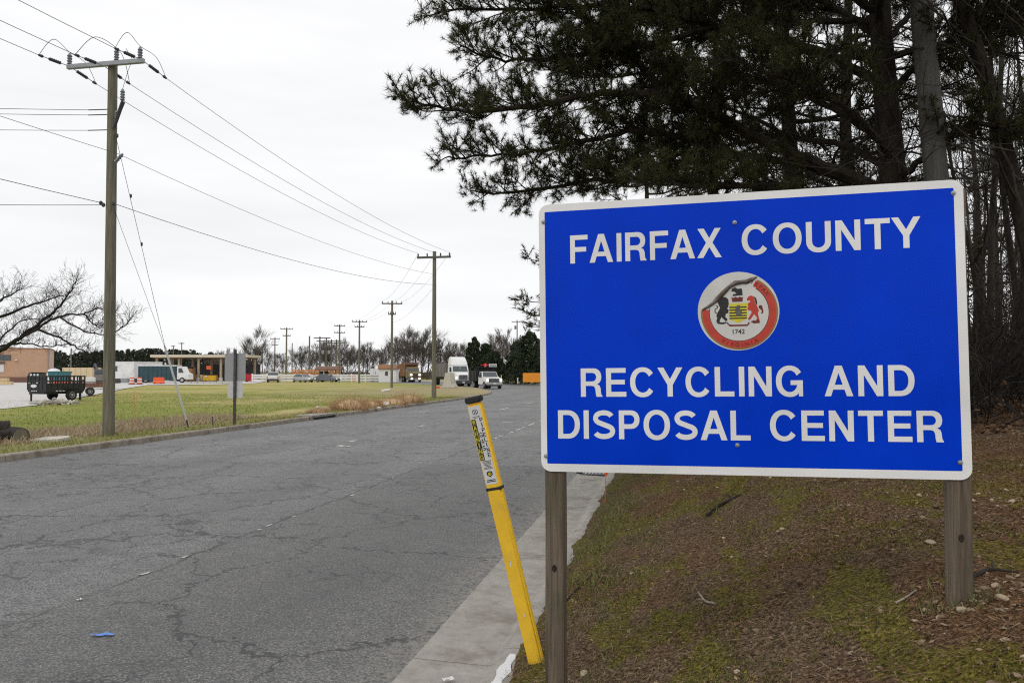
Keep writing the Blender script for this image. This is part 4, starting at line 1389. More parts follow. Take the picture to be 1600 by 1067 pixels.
for i, (px, Z, k) in enumerate(spots):
    if i < 4 and k == i:
        o = fw[k]
        o.location = stand(px, Z)
        o['label'] = LW
        o['group'] = GW
    else:
        o = dup(fw[k], stand(px, Z), r.uniform(0, 6), r.uniform(0.85, 1.15), LW, GW)
# far depth of the wood: one mass of trunks and brush
r = random.Random(78)
tb = MB()
for k in range(130):
    Z = r.uniform(32, 75)
    px = r.uniform(1040, 1720)
    X, Y, z = stand(px, Z)
    p = Vector((X, Y, z))
    hh = r.uniform(6, 13)
    e = p + Vector((r.uniform(-.5, .5), r.uniform(-.5, .5), hh))
    rr = r.uniform(0.03, 0.11)
    tb.tube([p, p.lerp(e, 0.5) + rvec(r) * 0.15, e], [rr, rr * 0.75, rr * 0.3], 4, cap=False)
    for j in range(7):
        q = p.lerp(e, r.uniform(0.25, 1))
        branch(tb, q, (rvec(r) + Vector((0, 0, 0.6))).normalized(), r.uniform(0.8, 2.0), 0.03, 1, r, 3, 0.1, 0.25, 3, 3, 0.012)
tag(tb.build('wood', 'dark_bark'), 'grey mass of bare trunks deep in the wood', None, None, 'stuff')
# undergrowth, fallen branches and brown leaves at the edge of the wood
tb = MB()
for k in range(900):
    px, Z = r.uniform(1500, 1680), r.uniform(9.5, 34)
    p = Vector(stand(px, Z))
    branch(tb, p, (rvec(r) * Vector((1, 1, 0.5)) + Vector((0, 0, 0.9))).normalized(), r.uniform(0.4, 1.3), 0.010, 2, r, 3, 0.02, 0.3, 3, 3, 0.004)
tag(tb.build('undergrowth', 'dark_bark'), 'tangle of bare undergrowth at the foot of the wood', None, None, 'stuff')
rs = np.random.RandomState(5)
n = 3200
pos = np.zeros((n, 3))
for i in range(n):
    px, Z = rs.uniform(1490, 1690), 8.5 + 18 * rs.rand() ** 1.3
    X, Y, z = stand(px, Z)
    pos[i] = (X, Y, z + 0.1 + (rs.rand() ** 3) * 0.8 * (rs.rand() < 0.12))
a = unit(rs.normal(0, 1, (n, 3)) * np.array([1, 1, 0.5]))
s_ = unit(np.cross(a, rs.normal(0, 1, (n, 3))))
sz = rs.uniform(0.02, 0.05, n)[:, None]
tag(tri_obj('leaf_litter', np.stack([pos - a * sz, pos - s_ * sz * 0.5, pos + a * sz, pos + s_ * sz * 0.5], 1), 'brown_leaves', corners=4), 'brown fallen leaves under the bare trees of the wood', None, None, 'stuff')

# grey pole among the pines
def grey_pole():
    b0, t0 = at(1500, 690, 9.4), at(1437, -30, 9.4)
    p = Vector((b0.x, b0.y, bz(b0.x, b0.y) - 0.2))
    root = thing('utility_pole', 'weathered grey wooden pole leaning among the pines above the sign', 'pole', (p.x, p.y, p.z + 0.2))
    dr = (t0 - b0).normalized()
    mb = MB(root.location)
    L = 10.0
    mb.tube([p + dr * L * k / 8 for k in range(9)], [lerp(0.145, 0.112, k / 8) for k in range(9)], 16)
    mb.build('shaft', 'grey_pole_wood', root, smooth=True)
    mb = MB(root.location)
    e = p + dr * L
    mb.box(e - dr * 0.5, (2.0, 0.1, 0.11))
    mb.build('crossarm', 'grey_pole_wood', root)
grey_pole()
# small sprays of a further pine seen left of the sign edge
def side_sprays():
    r = random.Random(19)
    base = at(905, 600, 14.0)
    d, t = rinv(base.x, base.y)
    z = bank_z(max(d, -0.5), t) - 0.1
    root = thing('young_pine_tree', 'young pine half hidden behind the left edge of the sign', 'tree', (base.x, base.y, z))
    og = Vector(root.location)
    top = at(900, 330, 14.0)
    trunk = catmull([Vector((base.x, base.y, z - .05)), at(906, 500, 14), at(902, 400, 14), top], 5)
    mb = MB(og)
    mb.tube(trunk, [lerp(0.06, 0.012, i / (len(trunk) - 1)) for i in range(len(trunk))], 8)
    mb.build('trunk', 'pine_bark', root, smooth=True)
    shoots = []
    lb = MB(og)
    for pts, l0 in (([(902, 420, 14), (870, 412, 13.9), (840, 408, 13.8), (818, 402, 13.7)], 0.16), ([(904, 480, 14), (870, 474, 13.9), (835, 472, 13.8), (802, 468, 13.7)], 0.16), ([(905, 500, 14), (870, 492, 13.9), (832, 492, 13.8), (816, 484, 13.8)], 0.14), ([(906, 520, 14), (870, 515, 13.9), (828, 510, 13.8)], 0.14),
                    ([(903, 430, 14), (940, 410, 14.2), (980, 405, 14.4)], 0.5), ([(905, 500, 14), (950, 480, 14.2), (990, 470, 14.2)], 0.5), ([(902, 400, 14), (905, 370, 14.6), (910, 360, 15)], 0.4)):
        c = catmull([at(*q) for q in pts], 5)
        lb.tube(c, [lerp(0.012, 0.004, i / (len(c) - 1)) for i in range(len(c))], 4)
        foliate(c, r, lb, shoots, None, 0.45, l0, l0 * 0.6, 0.13)
        shoots += [(c[-1], (c[-1] - c[-2]).normalized())] * 3
    lb.build('branches', 'pine_bark', root)
    pos = np.array([tuple(s[0]) for s in shoots])
    dr = np.array([tuple(s[1]) for s in shoots])
    tri_obj('crown', needle_tris(pos, dr, np.random.RandomState(1).uniform(0.08, 0.12, len(pos)), 14, 4, 0.11, 0.6), 'pine_needles', root, og)
side_sprays()

# ================================================================== BANK COVER
rs = np.random.RandomState(9)
def scatter(n, d0, d1, t0, t1, dens=None):
    out = []
    while len(out) < n:
        d, t = rs.uniform(d0, d1), t0 + (t1 - t0) * rs.rand() ** 1.5
        if dens is None or rs.rand() < dens(d, t):
            out.append((d, t))
    return out
def blades(pts, h0, h1, wd, lean, seed, lift=0.0, surf=on_bank):
    q = np.random.RandomState(seed)
    n = len(pts)
    b0 = np.array([tuple(surf(d, t, lift)) for d, t in pts])
    h = q.uniform(h0, h1, n)[:, None]
    up = np.array([0, 0, 1.0]) + q.normal(0, lean, (n, 3)) * np.array([1, 1, 0.3])
    up = unit(up)
    s = unit(np.cross(up, q.normal(0, 1, (n, 3)))) * (wd * q.uniform(0.6, 1.3, n))[:, None]
    return np.stack([b0 - s, b0 + s, b0 + up * h], 1)
def mossy(d, t):
    v = noise.noise(Vector((d * 2.4, t * 1.1, 4.0))) + 0.6 * noise.noise(Vector((d * 6, t * 3.5, 1.0)))
    return 1.0 if v > 0.17 and d < 3 else 0.015
def needles_flat(pts, seed, l0=0.03, l1=0.10, w=0.0023):
    q = np.random.RandomState(seed)
    n = len(pts)
    c = np.array([tuple(on_bank(d, t, 0.006)) for d, t in pts])
    a = unit(q.normal(0, 1, (n, 3)) * np.array([1, 1, 0.28]))
    s = unit(np.cross(a, np.array([0, 0, 1.0]) + q.normal(0, 0.4, (n, 3)))) * w
    l = q.uniform(l0, l1, n)[:, None]
    return np.stack([c - a * l / 2 - s, c - a * l / 2 + s, c + a * l / 2], 1)
tag(tri_obj('needle_litter', needles_flat(scatter(90000, -0.95, 7.0, 1.3, 13), 3), 'litter_needles'), 'brown pine needle litter on the bank', None, None, 'stuff')
def leaf_flecks(pts, seed, s0, s1):
    q = np.random.RandomState(seed)
    n = len(pts)
    c = np.array([tuple(on_bank(d, t, 0.007)) for d, t in pts])
    a = unit(q.normal(0, 1, (n, 3)) * np.array([1, 1, 0.45]))
    b_ = unit(np.cross(a, np.array([0, 0, 1.0]) + q.normal(0, 0.5, (n, 3))))
    z = q.uniform(s0, s1, n)[:, None]
    return np.stack([c - a * z, c - b_ * z * 0.45, c + a * z, c + b_ * z * 0.45], 1)
leafmat('leaf_flecks', [(0.05, (0.045, 0.025, 0.016)), (0.4, (0.14, 0.075, 0.042)), (0.75, (0.27, 0.18, 0.11)), (0.97, (0.46, 0.37, 0.26))], 4.0)
tag(tri_obj('leaf_crumbs', leaf_flecks(scatter(16000, -1.0, 6.0, 1.4, 12), 33, 0.004, 0.015), 'leaf_flecks', corners=4), 'crumbled brown leaves and bark chips over the bank', None, None, 'stuff')
tag(tri_obj('moss', blades(scatter(42000, -0.8, 3.0, 1.6, 10, mossy), 0.006, 0.022, 0.0036, 0.8, 4), 'moss_blades'), 'olive green moss patches on the bank under the sign', None, None, 'stuff')
def gdens(d, t):
    v = noise.noise(Vector((d * 2.0, t * 1.2, 9.0)))
    edge = max(0.0, 1 - abs(d + 0.55) / 0.55)
    return min(1, edge * (0.15 + 0.7 * (v > 0.0)) * (1 if t > 6 else 0.35) + 0.03 * (v > 0.3))
tag(tri_obj('bank_grass', blades(scatter(11000, -0.92, 2.0, 3.0, 24, gdens), 0.02, 0.07, 0.0028, 0.55, 6), 'bank_grass_blades'), 'thin grass along the gutter edge of the bank', None, None, 'stuff')
bt_pts = []
for (bx_, by_), nn_, rr_ in (((base.x, base.y), 140, 0.10), ((BL.x + U.x * 0.058, BL.y + U.y * 0.058 + 0.05), 140, 0.11), ((BL.x + U.x * 1.732, BL.y + U.y * 1.732 + 0.05), 160, 0.11)):
    for _k in range(nn_):
        an_ = rs.uniform(0, 6.283)
        bt_pts.append(rinv(bx_ + math.cos(an_) * rr_ * rs.uniform(0.6, 1.5), by_ + math.sin(an_) * rr_ * rs.uniform(0.6, 1.5)))
tag(tri_obj('base_tufts', blades(bt_pts, 0.02, 0.085, 0.0024, 0.6, 61), 'bank_grass_blades'), 'wisps of grass round the feet of the posts', None, None, 'stuff')
def pebble_field(n, dens, s0, s1, seed, region):
    q = random.Random(seed)
    mb = MB()
    for d, t in scatter(n, *region, dens):
        p = on_bank(d, t, 0.0)
        s = s0 + (s1 - s0) * q.random() ** 3
        ax = [s * q.uniform(0.6, 1.2), s * q.uniform(0.6, 1.2), s * q.uniform(0.35, 0.7)]
        rot = Euler((q.uniform(-.4, .4), q.uniform(-.4, .4), q.uniform(0, 6))).to_matrix()
        vs = []
        for a in [(0, 0, -1), (1, .2, -.3), (.2, 1, -.2), (-1, .1, -.3), (-.1, -1, -.25), (.7, .6, .5), (-.6, .7, .55), (-.65, -.6, .5), (.6, -.7, .6), (0, .1, .95)]:
            v = Vector(a)
            v = Vector((v.x * ax[0], v.y * ax[1], v.z * ax[2])) * q.uniform(0.8, 1.15)
            vs.append(p + rot @ v + Vector((0, 0, ax[2] * 0.25)))
        mb.add(vs, [(0, 2, 1), (0, 3, 2), (0, 4, 3), (0, 1, 4), (1, 2, 5), (2, 3, 6), (3, 4, 7), (4, 1, 8), (2, 6, 5), (3, 7, 6), (4, 8, 7), (1, 5, 8), (5, 6, 9), (6, 7, 9), (7, 8, 9), (8, 5, 9)])
    return mb
def pdens(d, t):
    v = noise.noise(Vector((d * 1.1, t * 0.8, 30.0)))
    p = rd(d, t)
    near_post = math.exp(-((p.x - 2.15) ** 2 + (p.y - 3.35) ** 2) / 0.18)
    return min(1, 0.16 + 0.6 * (v > 0.12) + near_post)
tag(pebble_field(1500, pdens, 0.004, 0.019, 8, (-0.8, 4.5, 1.6, 11)).build('pebbles', 'pebble_stone'), 'tan pebbles strewn over the bank', None, None, 'stuff')
def pdens2(d, t):
    p = rd(d, t)
    return math.exp(-((p.x - 2.25) ** 2 / 0.30 + (p.y - 3.3) ** 2 / 0.05)) + 0.5 * math.exp(-((p.x - 3.3) ** 2 / 0.5 + (p.y - 5.2) ** 2 / 0.2))
tag(pebble_field(420, pdens2, 0.006, 0.026, 12, (0.6, 3.6, 2.4, 6)).build('gravel', 'pebble_stone'), 'patch of pale gravel at the foot of the right sign post', None, None, 'stuff')
# single stones large enough to point to
def stone(px, py, s, label, seed, flat=0.6, mat='pebble_stone'):
    q = random.Random(seed)
    # march along the view ray to the bank
    rr = ray(px, py)
    Z = 1.5
    while Z < 14:
        p = Vector((0, 0, CAM_H)) + rr * (Z / rr.y)
        d, t = rinv(p.x, p.y)
        if d > -0.95 and p.z < bank_z(d, t) + bank_relief(d, t): break
        Z += 0.01
    mb = MB()
    bm = bmesh.new()
    bmesh.ops.create_icosphere(bm, subdivisions=2, radius=s)
    for v in bm.verts:
        k = 1 + 0.35 * noise.noise(v.co / s * 1.1 + Vector((seed * 3.1, 0, 0)))
        v.co = Vector((v.co.x * k * 1.25, v.co.y * k, v.co.z * k * flat))
    me = bpy.data.meshes.new('stone')
    bm.to_mesh(me)
    bm.free()
    o = link('stone', me, mat)
    o.location = p + Vector((0, 0, s * flat * 0.3))
    o.rotation_euler = (q.uniform(-.2, .2), q.uniform(-.2, .2), q.uniform(0, 6))
    return tag(o, label, 'stone', 'loose stones on the bank')
stone(913, 1053, 0.022, 'tan stone at the bottom edge beside the left sign post', 1)
stone(1567, 935, 0.022, 'largest pale stone in the gravel beside the right sign post', 2)
stone(1503, 953, 0.018, 'pale stone just in front of the right sign post', 3)
stone(1454, 848, 0.022, 'pale stone left of the middle of the right sign post', 4)
stone(1131, 841, 0.016, 'small tan stone under the middle of the sign', 5)
stone(1222, 827, 0.018, 'pale pebble under the word CENTER on the sign', 6)
stone(1573, 1001, 0.018, 'pale stone near the lower right corner of the picture', 7)
def stick(pts, r0, label, forks=(), name='stick', mat='grey_bark'):
    q = random.Random(len(label))
    P = []
    for px, py in pts:
        rr = ray(px, py)
        Z = 1.5
        while Z < 14:
            p = Vector((0, 0, CAM_H)) + rr * (Z / rr.y)
            d, t = rinv(p.x, p.y)
            if d > -0.95 and p.z < bank_z(d, t) + bank_relief(d, t): break
            Z += 0.01
        P.append(p + Vector((0, 0, r0 * 1.3)))
    root = thing(name, label, 'stick', P[0])
    mb = MB(P[0])
    c = catmull(P, 4)
    mb.tube(c, [lerp(r0, r0 * 0.5, i / (len(c) - 1)) for i in range(len(c))], 6)
    mb.build('stem', mat, root, smooth=True)
    for i, (dx, dy, l) in enumerate(forks):
        b0 = c[int(len(c) * (0.4 + 0.3 * i))]
        e = b0 + Vector((dx, dy, 0.25)).normalized() * l
        mb = MB(P[0])
        mb.tube([b0, b0.lerp(e, 0.5) + rvec(q) * 0.01, e], [r0 * 0.6, r0 * 0.5, r0 * 0.25], 5)
        mb.build('fork', mat, root, smooth=True)
    return root
stick([(1117, 945), (1103, 942), (1096, 934), (1091, 927)], 0.008, 'pale forked stick lying on the moss below the sign', ((-1, -.4, .06),), mat='pale_stick_wood')
stick([(1105, 808), (1120, 795), (1140, 784), (1158, 776)], 0.016, 'dark branch lying on the bank just below the sign', ((1, .4, .12), (-.6, 1, .1)), mat='dark_bark')
stick([(884, 940), (905, 918), (922, 902), (935, 893)], 0.007, 'thin dark stick beside the left sign post', ((.4, 1, .08), (1, .2, .07)), mat='dark_bark')
stick([(1520, 905), (1545, 893), (1570, 895), (1592, 898)], 0.009, 'dark twig lying right of the right sign post', ((.6, 1, .1),), mat='dark_bark')
stick([(1400, 944), (1415, 936), (1432, 924)], 0.006, 'short pale stick left of the right sign post', (), mat='pale_stick_wood')
stick([(1530, 640), (1555, 632), (1600, 618)], 0.03, 'fallen limb at the edge of the wood right of the sign', ((.4, 1, .5), (1, .2, .4)), mat='dark_bark')

# gutter grate, survey stake, litter
gr = thing('drain_grate', 'dark iron drain grate in the right gutter behind the left sign post', 'grate', rd(-1.42, 15.6, 0.008), -TH)
mb = MB()
mb.box((0, 0, 0), (0.5, 0.9, 0.014))
mb.build('frame', 'dark_polymer', gr)
for k in range(7):
    mb = MB()
    mb.box((-0.2 + k * 0.066, 0, 0.012), (0.03, 0.84, 0.012))
    mb.build('bar', 'galvanised', gr)
pmat('orange_plastic', (0.75, 0.085, 0.012), 0.1, 6, 0.45)
sk = thing('survey_stake', 'thin orange survey whisker stake at the gutter edge', 'stake', on_bank(-0.86, 11.0, -0.02))
mb = MB()
mb.tube([(0, 0, 0), (0.005, 0, 0.2), (0.012, 0, 0.42)], [0.006, 0.006, 0.005], 6)
mb.build('rod', 'orange_plastic', sk)
mb = MB()
mb.box((0.014, 0, 0.40), (0.04, 0.006, 0.05))
mb.build('flag', 'orange_plastic', sk)
pmat('blue_plastic', (0.05, 0.20, 0.62), 0.2, 30, 0.4)
pmat('paper_white', (0.62, 0.62, 0.60), 0.1, 30, 0.7)
def scrap(px, py, w, l, rz, mat, label, seed, z0=0.006, name='litter_scrap'):
    q = random.Random(seed)
    p = gnd(px, py, z0)
    me = MB()
    n = 7
    L, R = [], []
    for i in range(n):
        x = lerp(-l / 2, l / 2, i / (n - 1))
        L.append((x, w / 2 * q.uniform(0.4, 1.2), 0.004 + q.uniform(0, 0.014)))
        R.append((x, -w / 2 * q.uniform(0.4, 1.2), 0.003 + q.uniform(0, 0.012)))
    me.add(L + R, [(i, n + i, n + i + 1, i + 1) for i in range(n - 1)])
    o = me.build(name, mat)
    m = o.modifiers.new('thickness', 'SOLIDIFY')
    m.thickness = 0.0015
    o.location = p
    o.rotation_euler = (0, 0, rz)
    return tag(o, label, 'litter', 'litter on the road')
scrap(160, 992, 0.05, 0.17, 0.1, 'blue_plastic', 'torn bright blue plastic scrap on the asphalt', 3)
scrap(124, 937, 0.035, 0.05, 0.5, 'paper_white', 'small white scrap above the blue scrap on the asphalt', 4)
scrap(700, 1062, 0.04, 0.07, 0.5, 'paper_white', 'white fleck in the gutter at the bottom edge', 6, 0.012)
scrap(538, 697, 0.16, 0.4, -0.2, 'paper_white', 'white scrap in the middle of the road', 5)
scrap(943, 763, 0.06, 0.10, 0.2, 'paper_white', 'white scrap on the gutter behind the left sign post', 8, 0.02)
# splash of white paint on the curb top
mb = MB()
q = random.Random(4)
Lp, Rp = [], []
for k in range(13):
    tt = 4.25 + k * 0.075
    wd = 0.045 * (0.35 + 0.65 * math.sin(math.pi * (k + 0.5) / 13)) * q.uniform(0.6, 1.3)
    Lp.append(rd(-1.0 - wd, tt, 0.1225))
    Rp.append(rd(-1.0 + wd * q.uniform(0.5, 1.0), tt, 0.1225))
mb.add(Lp + Rp, [(i, 13 + i, 14 + i, i + 1) for i in range(12)])
tag(mb.build('paint_splash', 'print_white'), 'splash of white paint on the curb beside the yellow marker', 'paint')

# ================================================================== VERGE COVER (left side of the road)
def on_field(d, t, dz=0.0):
    c = curb_d(t) - 0.16 - d
    amp = min(1, c / 1.2) * 0.05 if c < 18 else 0.02
    z = 0.135 + amp * noise.noise(Vector((d * 0.6, t * 0.45, 3))) + amp * 1.2 * noise.noise(Vector((d * 0.17, t * 0.11, 8)))
    if 3 < c < 12:
        z -= 0.05 * math.sin((c - 3) / 9 * math.pi)
    return rd(d, t, z + dz)
rs = np.random.RandomState(19)
pts = [(curb_d(t) - 0.2 - 2.0 * rs.rand() ** 1.4, t) for t in rs.uniform(10, 56, 15000)]
tag(tri_obj('verge_grass', blades(pts, 0.03, 0.13, 0.008, 0.5, 21, 0, on_field), 'verge_blades'), 'short green and straw grass on the verge along the far curb', None, None, 'stuff')
pts = []
while len(pts) < 12000:
    t, d = rs.uniform(14.5, 30), rs.uniform(-19.3, -15.9)
    v = noise.noise(Vector((d * 0.8, t * 0.5, 5)))
    if v > -0.25 - 0.2 * (abs(d + 17.2) < 0.8): pts.append((d, t))
tag(tri_obj('dead_grass', blades(pts, 0.10, 0.30, 0.010, 0.75, 22, 0, on_field), 'dry_blades'), 'band of pale dead grass behind the verge', None, None, 'stuff')
pts = [(curb_d(t) - 4 - 26 * rs.rand() ** 1.3, t) for t in rs.uniform(14, 60, 26000)]
tag(tri_obj('field_grass', blades(pts, 0.04, 0.14, 0.012, 0.6, 23, 0, on_field), 'verge_blades'), 'short field grass beyond the verge', None, None, 'stuff')
def clump(d, t, R, H, label, mat='rust_blades', n=900, seed=0):
    root_p = on_field(d, t, -0.02)
    root = thing('dry_grass_clump', label, 'grass clump', root_p, 0, 'dry grass clumps along the far curb')
    q = np.random.RandomState(seed)
    ang, rr = q.uniform(0, 6.283, n), R * np.sqrt(q.rand(n))
    b0 = np.stack([np.cos(ang) * rr, np.sin(ang) * rr, np.zeros(n)], 1)
    up = unit(np.stack([np.cos(ang) * rr / R * 0.8, np.sin(ang) * rr / R * 0.8, np.full(n, 0.75)], 1) + q.normal(0, 0.28, (n, 3)))
    s = unit(np.cross(up, q.normal(0, 1, (n, 3)))) * 0.014
    h = (H * q.uniform(0.5, 1.1, n) * (1.1 - 0.5 * (rr / R) ** 2))[:, None]
    tri_obj('blades', np.stack([b0 - s, b0 + s, b0 + up * h], 1), mat, root)
    mb = MB()
    mb.lathe([(R * 0.95, -0.05), (R * 0.8, H * 0.25), (R * 0.45, H * 0.45), (0.05, H * 0.5)], (0, 0, 0), 12)
    mb.build('crown_mound', mat, root, smooth=True)
for px, py, R, H, lb in ((573, 640, 0.80, 1.0, 'largest rusty brown grass clump by the far curb'), (540, 646, 0.42, 0.42, 'low rusty grass clump just past the drain inlet'), (632, 632, 0.85, 0.7, 'low rusty grass clump between the pale slab and the second pole'), (651, 629, 0.75, 0.95, 'rounded rusty grass clump nearest the second pole'), (617, 636, 0.5, 0.5, 'rusty grass clump beside the pale broken slab'), (587, 636, 0.65, 0.65, 'tan grass clump right of the largest clump')):
    p = gnd(px, py, 0.15)
    d, t = rinv(p.x, p.y)
    clump(min(d, curb_d(t) - 0.8), t, R, H, lb, 'rust_blades', 700, px)
def slab_piece(px, py, size, rz, label, tilt=0.2):
    p = gnd(px, py, 0.15)
    mb = MB()
    q = random.Random(px)
    a, b_, c = size
    prof = [(-a / 2, -b_ / 2), (a * 0.3, -b_ / 2 * 1.1), (a / 2, -b_ * 0.1), (a * 0.42, b_ / 2), (-a * 0.2, b_ * 0.55), (-a / 2 * 1.05, b_ * 0.15)]
    mb.prism(prof, 0, c, axis='Z')
    o = mb.build('concrete_slab', 'pale_concrete', None, bevel=0.012)
    o.location = p - Vector((0, 0, 0.03))
    o.rotation_euler = (tilt, -tilt * 0.6, rz)
    return tag(o, label, 'concrete slab', 'broken concrete by the far curb')
slab_piece(600, 634, (0.62, 0.4, 0.16), 0.4, 'pale broken concrete slab between the rusty grass clumps', 0.3)
slab_piece(592, 638, (0.22, 0.2, 0.1), 1.0, 'small pale concrete lump beside the broken slab')
slab_piece(496, 638, (0.2, 0.2, 0.12), 1.0, 'small pale concrete lump in the grass above the drain inlet')
slab_piece(505, 638.5, (0.2, 0.18, 0.1), 2.0, 'white concrete lump right of the small one above the drain inlet')
slab_piece(603, 611, (0.9, 0.6, 0.16), 0.2, 'pale rubble slab at the foot of the third pole', 0.25)
slab_piece(80, 688, (0.9, 0.5, 0.10), 0.2, 'low pale slab in the dead grass left of the near pole', 0.08)
# cut logs at the left edge
def log(px, py, L, R, rz, label, mat='dark_bark'):
    p = gnd(px, py, 0.13)
    root = thing('cut_log', label, 'log', p, rz, 'cut logs at the left edge')
    mb = MB()
    mb.tube([(-L / 2, 0, R), (0, 0.02, R * 1.02), (L / 2, 0, R * 0.97)], [R, R * 0.97, R * 1.02], 14)
    mb.build('bark', mat, root, smooth=True)
    mb = MB()
    mb.lathe([(R * 0.93, 0), (R * 0.9, 0.012), (0.02, 0.014)], (L / 2, 0, R * 0.98), 14, 'X')
    mb.build('cut_end', 'pole_wood', root)
log(26, 690, 0.75, 0.19, -0.75, 'short cut log with a grey sawn end at the left edge')
log(3, 691, 1.0, 0.16, -1.9, 'dark log lying in front at the left picture edge')
log(-6, 688, 0.6, 0.26, 0.6, 'thick dark log stub at the left picture edge')
# ================================================================== UTILITY POLES AND WIRES
PERP = Vector((math.cos(TH), -math.sin(TH), 0))
ALONG = Vector((math.sin(TH), math.cos(TH), 0))
WIRE_G = 'overhead wires along the road'
def wire(a, b_, sag, rad, label, n=16, name='overhead_wire', group=WIRE_G):
    a, b_ = Vector(a), Vector(b_)
    mb = MB(a)
    pts = [a.lerp(b_, k / n) - Vector((0, 0, sag * 4 * (k / n) * (1 - k / n))) for k in range(n + 1)]
    mb.tube(pts, rad, 4, cap=False)
    o = mb.build(name, 'wire')
    o.location = a
    return tag(o, label, 'wire', group)
def pole_shaft(root, h, r0, r1, mat='pole_wood', lean=(0, 0)):
    mb = MB()
    mb.tube([(lean[0] * h * k / 6, lean[1] * h * k / 6, -0.15 + (h + .15) * k / 6) for k in range(7)], [lerp(r0, r1, k / 6) for k in range(7)], 14)
    mb.build('shaft', mat, root, smooth=True)
def insul(root, p, r=0.05, h=0.2, mat='porcelain_grey', rot=None, name='insulator', sheds=4):
    prof = [(r * 0.5, 0)]
    for k in range(sheds):
        z = h * (k + 0.3) / (sheds + 0.4)
        prof += [(r, z), (r * 0.62, z + h * 0.09)]
    prof += [(r * 0.5, h * 0.95), (r * 0.3, h)]
    mb = MB()
    mb.lathe(prof, p, 10, 'Z', rot)
    mb.build(name, mat, root, smooth=True)
P1 = gnd(169.5, 680, 0.15)
H1 = 10.75
p1 = thing('utility_pole', 'nearest tall wooden utility pole with steel crossarm in the roadside grass', 'utility pole', P1, -TH, 'roadside utility poles')
pole_shaft(p1, H1, 0.165, 0.125, lean=(-0.010, 0.002))
ax = -0.21
mb = MB()
mb.box((ax, -0.16, H1 - 0.10), (2.5, 0.11, 0.13))
arm = mb.build('crossarm', 'galvanised', p1, bevel=0.01)
for x in (-1.18, 0.36, 1.12):
    insul(p1, Vector((ax + x, -0.16, H1 - 0.03)), 0.075, 0.34, name='surge_arrester')
mb = MB()
mb.tube([(ax, -0.2, H1 - 0.1), (ax, 0.14, H1 - 0.1)], 0.02, 6)
mb.build('bolt', 'galvanised', p1)
# strain insulators both ways on the three conductors
CX_ = (-1.2, -0.05, 1.18)
ends_f, ends_b = [], []
for x in CX_:
    for sg, lst in ((1, ends_f), (-1, ends_b)):
        a = Vector((ax + x, -0.16 + sg * 0.08, H1 - 0.08 - (0.08 if x == -0.05 else 0)))
        e = a + Vector((0.0, sg * 0.95, -0.10))
        u = (e - a).normalized()
        k0 = a + u * 0.25
        rot = u.to_track_quat('Z', 'Y').to_matrix()
        insul(p1, k0, 0.052, 0.46, 'dark_polymer', rot, 'strain_insulator', 6)
        mb = MB()
        mb.tube([a, e], 0.012, 5)
        mb.build('strain_rod', 'galvanised', p1)
        mb = MB()
        mb.tube([e - u * 0.03, e + u * 0.10], [0.045, 0.03], 6)
        mb.build('wire_clamp', 'dark_polymer', p1)
        lst.append(e + u * 0.1)
for i, x in enumerate((-1.18, 0.36, 1.12)):                # jumper loops over the arm
    t_ = Vector((ax + x, -0.16, H1 + 0.33))
    pts = catmull([ends_b[i], ends_b[i].lerp(t_, 0.45) + Vector((0, 0, 0.42)), t_, t_.lerp(ends_f[i], 0.6) + Vector((0, 0, 0.25)), ends_f[i]], 6)
    mb = MB()
    mb.tube(pts, 0.009, 4)
    mb.build('jumper_wire', 'wire', p1)
mb = MB()
mb.tube([(0.08, -0.12, H1 - 1.95), (0.30, -0.16, H1 - 1.45), (0.42, -0.2, H1 - 1.25)], [0.05, 0.055, 0.06], 6)
mb.build('arrester_bracket', 'dark_polymer', p1)
insul(p1, Vector((0.40, -0.2, H1 - 1.22)), 0.07, 0.34, name='surge_arrester')
insul(p1, Vector((0.16, -0.14, H1 - 1.72)), 0.06, 0.25, name='surge_arrester')
mb = MB()
mb.tube([(0.40, -0.2, H1 - 0.88), (0.55, -0.2, H1 - 0.4), (0.62, -0.1, H1 + 0.0), (0.45, -0.16, H1 + 0.30)], 0.008, 4)
mb.build('jumper_wire', 'wire', p1)
insul(p1, Vector((0.15, -0.12, H1 - 2.95)), 0.06, 0.36, rot=Vector((0.8, -0.2, 0.55)).to_track_quat('Z', 'Y').to_matrix(), name='insulator')
for z in (1.37, 1.52, 1.97):
    mb = MB()
    mb.tube([(-0.12, 0, H1 - z), (-0.85, -0.02, H1 - z + 0.02)], 0.016, 5)
    mb.build('strain_rod', 'dark_polymer', p1)
for z, x in ((4.15, 0.13), (4.12, -0.28), (4.18, -0.2)):
    mb = MB()
    mb.lathe([(0.02, -0.06), (0.05, -0.03), (0.05, 0.03), (0.02, 0.06)], (x, -0.14, H1 - z), 8)
    mb.build('cable_clamp', 'dark_polymer', p1, smooth=True)
def w1(v):
    return Matrix.Translation(P1) @ Matrix.Rotation(-TH, 4, 'Z') @ Vector(v)
